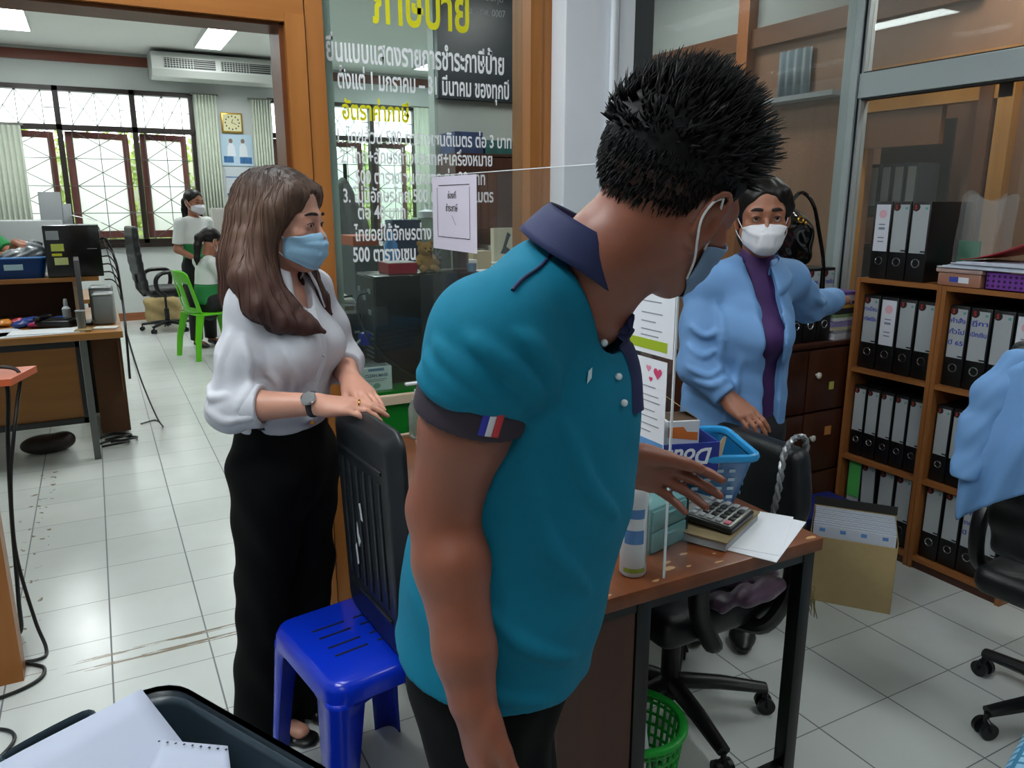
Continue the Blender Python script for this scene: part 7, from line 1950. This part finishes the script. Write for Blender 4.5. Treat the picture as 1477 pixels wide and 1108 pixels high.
# watch on the right wrist, rings
wd_ = nrm(wrR - elR); wc = wrR - wd_ * .008; up_ = nrm(GU - wd_ * (GU @ wd_)); sd_ = np.cross(wd_, up_); tocam = nrm(-GF * .75 + GU * .66); tocam = nrm(tocam - wd_ * (tocam @ wd_))
ring_ = [wc + (up_ * cos(q) + sd_ * sin(q)) * .0285 for q in np.linspace(0, 2 * pi, 25)[:-1]]
wt_ = obj('watch', B().tube([Vector(p - O) for p in ring_], .0085, 8, closed=True, flat=(.35, 1.0)), M_black, w1_, label='black wrist watch strap')
face = B().lathe([(0, 0), (.017, 0), (.0185, .003), (.0185, .007), (.015, .009)]).xf(Matrix.Translation(Vector(wc + tocam * .0265 - O)) @ Vector((0, 0, 1)).rotation_difference(Vector(tocam)).to_matrix().to_4x4())
obj('watch_case', face, M_chrome, wt_)
obj('watch_dial', B().lathe([(0, .0092), (.0148, .0092)]).xf(Matrix.Translation(Vector(wc + tocam * .0265 - O)) @ Vector((0, 0, 1)).rotation_difference(Vector(tocam)).to_matrix().to_4x4()), mat('watch_dial', '#3b4044', .3, noise=.5, nscale=300), wt_)
rp = wrR + nrm(GR * .95 - GU * .02) * .100 + GF * .006 + GU * .001
obj('ring', B().tube([Vector(rp - O + (GU * cos(q) + GF * sin(q)) * .0102) for q in np.linspace(0, 2 * pi, 17)[:-1]], .0018, 6, closed=True), mat('gold', '#c9a24a', .2, 1.0), w1_)
# long straight hair: dark at the roots, brown to the ends
def hair_mat(name, stops, z0, z1, rough=.55):
    m = bpy.data.materials.new(name); m.use_nodes = True; nt = m.node_tree; N = nt.nodes; L = nt.links; p = N['Principled BSDF']
    tc = N.new('ShaderNodeTexCoord'); sp = N.new('ShaderNodeSeparateXYZ'); L.new(tc.outputs['Object'], sp.inputs[0])
    mr = N.new('ShaderNodeMapRange'); mr.inputs['From Min'].default_value = z0; mr.inputs['From Max'].default_value = z1; L.new(sp.outputs['Z'], mr.inputs['Value'])
    mp = N.new('ShaderNodeMapping'); mp.inputs['Scale'].default_value = (190, 190, 9); L.new(tc.outputs['Object'], mp.inputs[0])
    nz = N.new('ShaderNodeTexNoise'); nz.inputs['Scale'].default_value = 1.0; nz.inputs['Detail'].default_value = 3; L.new(mp.outputs[0], nz.inputs[0])
    ad = N.new('ShaderNodeMath'); ad.operation = 'MULTIPLY_ADD'; ad.inputs[1].default_value = .30; L.new(nz.outputs['Fac'], ad.inputs[0]); L.new(mr.outputs[0], ad.inputs[2])
    sb = N.new('ShaderNodeMath'); sb.operation = 'SUBTRACT'; sb.inputs[1].default_value = .15; L.new(ad.outputs[0], sb.inputs[0])
    rp = N.new('ShaderNodeValToRGB'); cr = rp.color_ramp
    cr.elements[0].position = stops[0][0]; cr.elements[0].color = hexc(stops[0][1]); cr.elements[1].position = stops[-1][0]; cr.elements[1].color = hexc(stops[-1][1])
    for q, c in stops[1:-1]: e = cr.elements.new(q); e.color = hexc(c)
    L.new(sb.outputs[0], rp.inputs[0]); L.new(rp.outputs[0], p.inputs['Base Color']); p.inputs['Roughness'].default_value = rough; p.inputs['Specular IOR Level'].default_value = .35
    bp = N.new('ShaderNodeBump'); bp.inputs['Strength'].default_value = .2; bp.inputs['Distance'].default_value = .003; L.new(nz.outputs['Fac'], bp.inputs['Height']); L.new(bp.outputs[0], p.inputs['Normal'])
    return m
M_hairw = hair_mat('hair_brown', [(0, '#3a2220'), (.35, '#4a2f27'), (.72, '#5e4638'), (.90, '#4b372d'), (1.0, '#1d1512')], 1.16, 1.575)
hr = Sculpt()
hr.ell(WH(0, -.018, .052), npv(.0855, .106, .083), .02, WH.M)
hr.chain([WH(.062, .045, .075), WH(.080, .012, .030), WH(.084, -.012, -.03), WH(.090, -.018, -.10)], [.026, .028, .030, .034], .03)
hr.chain([WH(-.062, .045, .075), WH(-.080, .012, .030), WH(-.084, -.012, -.03), WH(-.085, .0, -.10)], [.026, .028, .030, .030], .03)
hr.chain([WH(0, -.078, .03), WH(0, -.088, -.06), WH(0, -.092, -.17), WH(0, -.090, -.24)], [.060, .060, .058, .046], .04, (WH.y, .72))
hr.chain([WH(.05, -.070, .0), WH(.065, -.075, -.10), WH(.075, -.072, -.19), WH(.07, -.070, -.25)], [.050, .050, .044, .030], .03)
lockR = [WH(.090, -.018, -.10), pt(-.585, 1.832, 1.305), pt(-.545, 1.832, 1.255), pt(-.500, 1.842, 1.215), pt(-.455, 1.850, 1.190)]
hr.chain(lockR, [.036, .032, .026, .018, .006], .03)
hr.chain([WH(.088, -.055, -.06), pt(-.622, 1.800, 1.325), pt(-.592, 1.784, 1.262), pt(-.545, 1.800, 1.222), pt(-.49, 1.830, 1.200)], [.034, .032, .028, .020, .008], .03)
hr.chain([WH(.085, -.03, -.08), pt(-.60, 1.835, 1.28), pt(-.57, 1.830, 1.215), pt(-.52, 1.835, 1.195)], [.034, .030, .022, .006], .03)
lockL = [WH(-.085, .0, -.10), pt(-.525, 2.00, 1.30), pt(-.500, 1.99, 1.255), pt(-.470, 1.985, 1.215)]
hr.chain(lockL, [.032, .028, .022, .006], .025)
# the face stays clear of hair
hr.ell(WH(.0, .105, -.020), npv(.062, .064, .105), .012, WH.M, 's')
hr.cap(WH(.045, .10, -.02), WH(.045, .10, -.12), .052, .06, .012, None, 's'); hr.cap(WH(-.045, .10, -.02), WH(-.045, .10, -.12), .052, .06, .012, None, 's')
hr.disp = lambda P: (.0018 * np.sin(P[..., 0] * 210 + 1.5 * np.sin(P[..., 2] * 18)) * np.sin(P[..., 1] * 190 + P[..., 2] * 9)).astype(np.float32); hr.dpad = .003
hr.mesh('hair', M_hairw, w1_, .0042, 1, origin=(O[0], O[1], 0))
rng = random.Random(31); b = B('all')        # loose strands over the hair mass
starts = [npv(sx * rng.uniform(.02, .085), rng.uniform(-.09, .05), rng.uniform(.03, .12)) for sx in (1, 1, 1, -1) for _ in range(70)]
P_ = hr.project([WH(lp) for lp in starts], .0); path = [P_]; sgn_ = np.sign(np.array(starts)[:, :1])
for _ in range(14):
    n_ = hr.normal(P_); d = npv(0, 0, -1.0) - n_ * (-n_[:, 2:3]); ln = np.linalg.norm(d, axis=1, keepdims=True)
    d = np.where(ln < .25, d - WH.y * .3 + WH.x * .3 * sgn_, d); d /= np.linalg.norm(d, axis=1, keepdims=True) + 1e-9
    P_ = hr.project(P_ + d * .024, .0, 3); path.append(P_)
path = np.array(path); NN = np.array([hr.normal(q) for q in path])
for k in range(len(starts)):
    q = [Vector(a + m_ * .0009 - npv(O[0], O[1], 0)) for a, m_ in zip(path[:, k], NN[:, k]) if a[2] > 1.20]
    if len(q) > 3: b.tube(q, [.0010] * (len(q) - 1) + [.0003], 4)
obj('hair_strands', b, M_hairw, w1_)
mask_part(WH, body, w1_, M_masklt, 'flat', True)
face_parts(WH, w1_, '#1d1412'); localise(w1_, O)

# ---- the woman in the light blue jacket -----------------------------------------------------
M_jkt = mat('jacket_blue', '#6c99cd', .7, noise=.05, nscale=14, bump=.06, bscale=500)
M_skin2 = skin_mat('skin_medium', '#a06a52', '#946049', .45)
w2_ = thing('person', 'person in a light blue jacket and white mask standing behind the swivel chair', 'person', pt(.775, 2.50, 0))
O = npv(w2_.location)
d_ = radians(14); mf = -GF * cos(d_) - GR * sin(d_); ml = np.cross(GU, mf)
hf = nrm(-GF * .98 - GR * .16 - GU * .06)
XH = Rig(pt(.788, 2.475, 1.452), hf, GU - GR * .02, .97)
TS = [((.762, 2.50, 1.185), .130, .095), ((.755, 2.49, 1.10), .140, .108), ((.748, 2.49, .98), .140, .110), ((.742, 2.50, .86), .155, .120), ((.738, 2.50, .72), .165, .125)]
shR, shL = pt(.612, 2.475, 1.235), pt(.915, 2.545, 1.245)
elR, wrR = pt(.590, 2.42, .985), pt(.682, 2.345, .895)
elL, wrL = pt(1.055, 2.735, 1.135), pt(1.215, 2.885, 1.140)
nk = pt(.785, 2.50, 1.285)
body = Sculpt()
torso(body, TS, mf, .025, .025); body.cap(shR, shL, .04, .04, .05)
head_ops(body, XH, female=True)
body.chain([nk - GU * .03, XH(0, -.022, -.05)], [.050, .050], .025)
body.chain([shR, elR], [.045, .037], .02); body.chain([elR, wrR], [.037, .026], .015)
hand(body, wrR, nrm(GR * .50 - GF * .62 - GU * .38), GU * .8 - GF * .5 - GR * .1, GR, [.45, .5, .55, .6], .92, .05, (.4, .2))
body.chain([shL, elL, wrL], [.045, .037, .026], .02)
hand(body, wrL, nrm(GR * .55 + GF * .80), GU, -GR, [.2, .25, .3, .3], .92, .05)
for s_ in (-1, 1):
    hp = pt(.738, 2.50, .78) + ml * s_ * .085; body.chain([hp, pt(.74, 2.50, .45) + ml * s_ * .08, pt(.745, 2.51, .08) + ml * s_ * .08], [.08, .055, .038], .02)
    a_ = pt(.745, 2.51, .05) + ml * s_ * .08; body.cap(a_, a_ + mf * .12 - GU * .02, .03, .027, .015)
body.mesh('body', M_skin2, w2_, .0045, 2, origin=O)
inn = Sculpt(); torso(inn, TS, mf, .014, .012); inn.cap(shR + ml * -.0, shL, .045, .045, .05); inn.cap(nk - GU * .02, nk + GU * .035, .060, .056, .02)
for s_ in (-1, 1): inn.ell(pt(.760, 2.49, 1.08) + mf * .085 + ml * s_ * .062, (.06, .06, .06), .05)
inn.plane(pt(.74, 2.5, .74), (0, 0, -1)); inn.mesh('blouse', mat('blouse_purple', '#3d1a58', .7, noise=.2, nscale=14), w2_, .007, 1, origin=O)
jk_ = Sculpt(); torso(jk_, TS, mf, -.008, -.006)
jk_.cap(shR, shL, .050, .050, .06); jk_.cap(nk - GU * .02, shR + GU * .01, .05, .052, .05); jk_.cap(nk - GU * .02, shL + GU * .01, .05, .052, .05)
for s_ in (-1, 1): jk_.ell(pt(.760, 2.49, 1.08) + mf * .082 + ml * s_ * .065, (.072, .070, .075), .06)
jk_.chain([shR, lerp(shR, elR, .5), elR], [.056, .057, .056], .03); jk_.capcut(elR, lerp(elR, wrR, .93), .056, .046, .03)
jk_.chain([shL, lerp(shL, elL, .5), elL], [.057, .056, .055], .03); jk_.capcut(elL, lerp(elL, wrL, .93), .055, .046, .03)
for pts_, r in (([pt(.56, 2.40, 1.12), pt(.60, 2.37, 1.09), pt(.65, 2.39, 1.10)], .007), ([pt(.55, 2.39, 1.06), pt(.60, 2.36, 1.03), pt(.645, 2.38, 1.05)], .007), ([pt(.55, 2.37, .99), pt(.61, 2.34, .97), pt(.66, 2.36, .99)], .007),
               ([pt(.57, 2.35, .945), pt(.62, 2.33, .94), pt(.67, 2.35, .95)], .009), ([pt(.64, 2.38, 1.20), pt(.66, 2.37, 1.08), pt(.64, 2.38, .95)], .010), ([pt(.72, 2.37, 1.02), pt(.70, 2.37, .90), pt(.68, 2.37, .80)], .010), ([pt(1.0, 2.60, 1.19), pt(1.05, 2.66, 1.16), pt(1.09, 2.72, 1.15)], .010), ([pt(.98, 2.58, 1.13), pt(1.04, 2.65, 1.10), pt(1.10, 2.74, 1.11)], .010)):
    fold(jk_, pts_, r * .66, .014)
# open front
v0 = nk + GU * .03 + mf * .05; v1 = pt(.822, 2.385, 1.12); v2 = pt(.832, 2.385, .70)
jk_.cap(v0, v1, .040, .030, .008, None, 's'); jk_.cap(v0 + mf * .06, v1 + mf * .05, .050, .034, .008, None, 's'); jk_.cap(v1, v2, .030, .030, .008, None, 's'); jk_.cap(v1 + mf * .05, v2 + mf * .05, .034, .034, .008, None, 's')
jk_.cap(nk - GU * .04, nk + GU * .12, .050, .060, .010, None, 's')
jk_.plane(pt(.74, 2.5, .735), npv(0, 0, -1) + GR * .12, .005)
jk_.disp = lambda P: (.003 * np.sin((P[..., 0] + P[..., 1]) * 36 + 2.5 * np.sin(P[..., 2] * 21)) * np.sin(P[..., 2] * 30 + P[..., 0] * 25)).astype(np.float32); jk_.dpad = .004
jk_.mesh('jacket', M_jkt, w2_, .0055, 1, origin=O)
cax = nrm(GU + mf * .25); cfx = nrm(mf - cax * (mf @ cax)); cly = np.cross(cax, cfx); cc = nk + GU * .002
def jcollar(u, v):
    ph = radians(34) + u * radians(292); dirv = cfx * cos(ph) + cly * sin(ph); front = max(0, cos(ph)) ** 2
    prof = [(.064, -.008), (.066, .030), (.070, .038), (.078, .034), (.100, .006), (.122, -.024)]
    t = v * (len(prof) - 1); i = min(int(t), len(prof) - 2); r, h = lerp(prof[i], prof[i + 1], t - i)
    return Vector(cc + dirv * (r + .012 * front * v) + cax * (h - .035 * front * v) - O)
obj('collar', B('all').grid(jcollar, 44, 10, .0022), M_jkt, w2_)
tr_ = Sculpt(); tr_.cap(pt(.738, 2.5, .86), pt(.738, 2.5, .76), .135, .15, .03, (mf, .75))
for s_ in (-1, 1):
    hp = pt(.738, 2.50, .76) + ml * s_ * .085; tr_.chain([hp, pt(.74, 2.50, .45) + ml * s_ * .08], [.095, .075], .03); tr_.capcut(pt(.74, 2.50, .45) + ml * s_ * .08, pt(.745, 2.51, .05) + ml * s_ * .08, .075, .065, .03)
tr_.mesh('trousers', mat('trousers_navy', '#14161f', .8), w2_, .009, 1, origin=O)
for s_ in (-1, 1):
    q = Sculpt(); shoe_ops(q, pt(.745, 2.51, 0) + ml * s_ * .08, mf, .8); q.plane((0, 0, .001), (0, 0, -1)); q.mesh('shoe', M_black, w2_, .007, 1, origin=O)
hr = Sculpt(); hr.ell(XH(0, -.020, .050), npv(.0800, .100, .080), .02, XH.M)
hr.chain([XH(.060, .035, .080), XH(.074, .004, .030), XH(.070, -.03, -.03)], [.014, .014, .014], .03); hr.chain([XH(-.060, .035, .080), XH(-.074, .004, .030), XH(-.070, -.03, -.03)], [.014, .014, .014], .03)
hr.chain([XH(0, -.085, .02), XH(0, -.10, -.06), XH(-.01, -.10, -.14)], [.062, .055, .045], .04)
hr.ell(XH(.0, .110, -.012), npv(.060, .062, .100), .010, XH.M, 's')
hr.cap(XH(.04, .10, .0), XH(.045, .10, -.12), .052, .06, .012, None, 's'); hr.cap(XH(-.04, .10, .0), XH(-.045, .10, -.12), .052, .06, .012, None, 's')
hr.disp = lambda P: (.0014 * np.sin(P[..., 0] * 220) * np.sin(P[..., 2] * 40 + P[..., 1] * 60)).astype(np.float32); hr.dpad = .002
hr.mesh('hair', mat('hair_dark', '#120d0c', .45, spec=.3, noise=.3, nscale=80), w2_, .0045, 1, origin=O)
mask_part(XH, body, w2_, mat('mask_white', '#cfd0d6', .75), 'kf', True)
face_parts(XH, w2_, '#17100e', browt=.0052); localise(w2_, O)

# ---- people in the office behind ---------------------------------------------------------------
M_offw = mat('polo_white', '#cfd4d2', .8); M_offg = mat('polo_green', '#1f7a3f', .8)
def office_person(label, H, TS, f, sh, el, wr, hipz, legs, skin, trous, polo=True, seated=False, origin=(0, 0), hairfn=None, fingers=None):
    """joints given in room coordinates; sh/el/wr are (right, left)"""
    t = thing('person', label, 'person', (origin[0], origin[1], 0)); O = npv(origin[0], origin[1], 0); f = nrm(f); l = np.cross(GU, f)
    V_ = lambda p: npv(p)
    b_ = Sculpt()
    for (a, wa, da), (c, wb, db) in zip(TS[:-1], TS[1:]): b_.cap(V_(a), V_(c), wa - .02, wb - .02, .03, (f, (da + db - .06) / (wa + wb - .04)))
    b_.cap(V_(sh[0]), V_(sh[1]), .04, .04, .05); head_ops(b_, H)
    nk = (V_(sh[0]) + V_(sh[1])) / 2 + GU * .04; b_.chain([nk - GU * .04, H(0, -.022, -.05)], [.05, .05], .03)
    for i in (0, 1):
        b_.chain([V_(sh[i]), V_(el[i]), V_(wr[i])], [.045, .037, .026], .02)
        d = nrm(V_(wr[i]) - V_(el[i])) if fingers is None else nrm(fingers[i])
        hand(b_, V_(wr[i]), d, GU * .8 + l * (.3 if i == 0 else -.3), l if i == 0 else -l, [.35, .4, .45, .5], .92, .05)
    for hp, kn, an in legs:
        b_.chain([V_(hp), V_(kn), V_(an)], [.08, .055, .036], .02); b_.cap(V_(an) - GU * .02, V_(an) + f * .12 - GU * .035, .03, .027, .015)
    b_.mesh('body', skin, t, .006, 1, origin=O)
    sh_ = Sculpt()
    for (a, wa, da), (c, wb, db) in zip(TS[:-1], TS[1:]): sh_.cap(V_(a), V_(c), wa, wb, .03, (f, (da + db) / (wa + wb)))
    sh_.cap(V_(sh[0]), V_(sh[1]), .055, .055, .05)
    for i in (0, 1): sh_.capcut(V_(sh[i]), lerp(sh[i], el[i], .8), .056, .058, .03)
    sh_.cap(nk - GU * .02, nk + GU * .10, .05, .055, .01, None, 's')
    zc = hipz + .17
    lo = Sculpt(); lo.ops = list(sh_.ops); lo.plane((0, 0, zc), (0, 0, 1), .003); lo.plane((0, 0, hipz - .02), (0, 0, -1), .003)
    if polo:
        sh_.plane((0, 0, zc), (0, 0, -1), .003); lo.mesh('polo_hem', M_offg, t, .008, 1, origin=O, label='green lower part of the polo shirt')
        sh_.mesh('polo_shirt', M_offw, t, .008, 1, origin=O)
        cx = nrm(GU + f * .3); fx = nrm(f - cx * (f @ cx)); ly = np.cross(cx, fx)
        def cf(u, v):
            ph = radians(25) + u * radians(310); dv = fx * cos(ph) + ly * sin(ph); pr = [(.052, -.005), (.055, .022), (.062, .024), (.082, -.012)]
            q = v * 3; i = min(int(q), 2); r, h = lerp(pr[i], pr[i + 1], q - i); return Vector(nk + dv * r + cx * h - O)
        obj('collar', B('all').grid(cf, 30, 6, .002), M_offg, t, label='green collar')
    else:
        sh_.plane((0, 0, hipz - .02), (0, 0, -1), .003); sh_.mesh('shirt', M_offg, t, .008, 1, origin=O)
    tr_ = Sculpt(); a, wa, da = TS[-1]; tr_.cap(V_(a) + GU * .02, V_(a) - GU * .06, wa * .93, wa * .93, .03, (f, da / wa))
    for hp, kn, an in legs: tr_.chain([V_(hp), V_(kn)], [.092, .075], .03); tr_.capcut(V_(kn), lerp(an, kn, -.0), .075, .062, .03)
    tr_.mesh('trousers', trous, t, .010, 1, origin=O)
    for hp, kn, an in legs:
        q = Sculpt(); shoe_ops(q, npv(an[0], an[1], 0), f, .8); q.plane((0, 0, .001), (0, 0, -1)); q.mesh('shoe', M_black, t, .008, 1, origin=O)
    hr = Sculpt(); hr.ell(H(0, -.020, .050), npv(.084, .104, .083) * H.k, .02, H.M); hr.ell(H(0, .108, -.014), npv(.060, .064, .102) * H.k, .01, H.M, 's')
    hr.chain([H(p) for p in ((0, -.10, .03), (0, -.135, .0), (.01, -.14, -.08), (.02, -.125, -.20), (.03, -.12, -.26))], [.045, .040, .034, .028, .008], .02)
    hr.mesh('hair', MATS['hair_dark'], t, .006, 1, origin=O)
    mask_part(H, b_, t, MATS['mask_white'], 'kf', True); face_parts(H, t, '#17100e'); localise(t, O)
    return t
M_skin3 = M_skin2; M_trd = mat('trousers_charcoal', '#17181b', .85)
# standing at the window desk
f = nrm(GR * .86 - GF * .5); l = np.cross(GU, f); c = npv(.915, 8.66, 0)
H3 = Rig(c + npv(.0, .0, 1.485) + f * .035, nrm(f - GU * .05), GU, 1.0)
P3 = lambda a, b_, z: c + f * a + l * b_ + GU * z
office_person('person in a white and green polo and white mask standing in the far office', H3, [(P3(0, 0, 1.23), .125, .09), (P3(.01, 0, 1.15), .135, .11), (P3(0, 0, 1.03), .125, .10), (P3(-.01, 0, .90), .145, .11)], f,
    (P3(0, -.165, 1.28), P3(0, .165, 1.28)), (P3(-.03, -.20, 1.02), P3(.0, .20, 1.02)), (P3(.14, -.13, .93), P3(.16, .13, .93)), .90,
    ((P3(0, -.085, .84), P3(.01, -.085, .45), P3(-.01, -.09, .075)), (P3(0, .085, .84), P3(.01, .085, .45), P3(-.01, .09, .075))), M_skin3, M_trd, True, origin=(c[0], c[1]))
# sitting on the lime chair
f = nrm(npv(cos(radians(18)), sin(radians(18)), 0)); l = np.cross(GU, f); c = npv(.935, 8.085, 0)
H4 = Rig(c + f * .07 + GU * 1.115, nrm(f * .95 + l * .1 - GU * .30), GU + f * .15, 1.0)
P4 = lambda a, b_, z: c + f * a + l * b_ + GU * z
office_person('person in a white and green polo seated on the lime chair in the far office', H4, [(P4(.0, 0, .87), .125, .09), (P4(.0, 0, .79), .135, .105), (P4(-.02, 0, .67), .13, .105), (P4(-.02, 0, .555), .155, .11)], f,
    (P4(0, -.165, .915), P4(0, .165, .915)), (P4(.10, -.22, .71), P4(.10, .22, .71)), (P4(.31, -.14, .74), P4(.31, .14, .74)), .54,
    ((P4(.0, -.09, .53), P4(.40, -.10, .50), P4(.42, -.10, .08)), (P4(.0, .09, .53), P4(.40, .10, .50), P4(.42, .10, .08))), M_skin3, M_trd, True, origin=(c[0], c[1]))
# reaching over the blue basket from beyond the left edge
f = nrm(npv(.60, -.80, 0)); l = np.cross(GU, f); c = npv(-.83, 6.44, 0)
H5 = Rig(c + f * .05 + GU * 1.50, nrm(f - GU * .25), GU, 1.0)
P5 = lambda a, b_, z: c + f * a + l * b_ + GU * z
office_person('person at the left edge whose bare forearms reach over the blue basket', H5, [(P5(0, 0, 1.24), .14, .10), (P5(.01, 0, 1.15), .15, .12), (P5(0, 0, 1.03), .145, .115), (P5(-.01, 0, .90), .155, .12)], f,
    (P5(0, -.18, 1.29), P5(0, .18, 1.29)), (P5(.26, -.19, 1.13), P5(.27, .20, 1.14)), (npv(-.475, 5.82, 1.165), npv(-.455, 5.98, 1.235)), .90,
    ((P5(0, -.085, .84), P5(.01, -.085, .45), P5(-.01, -.09, .075)), (P5(0, .085, .84), P5(.01, .085, .45), P5(-.01, .09, .075))), M_skin3, M_trd, False, origin=(c[0], c[1]), fingers=(npv(.85, -.2, .05), npv(.95, -.25, -.1)))
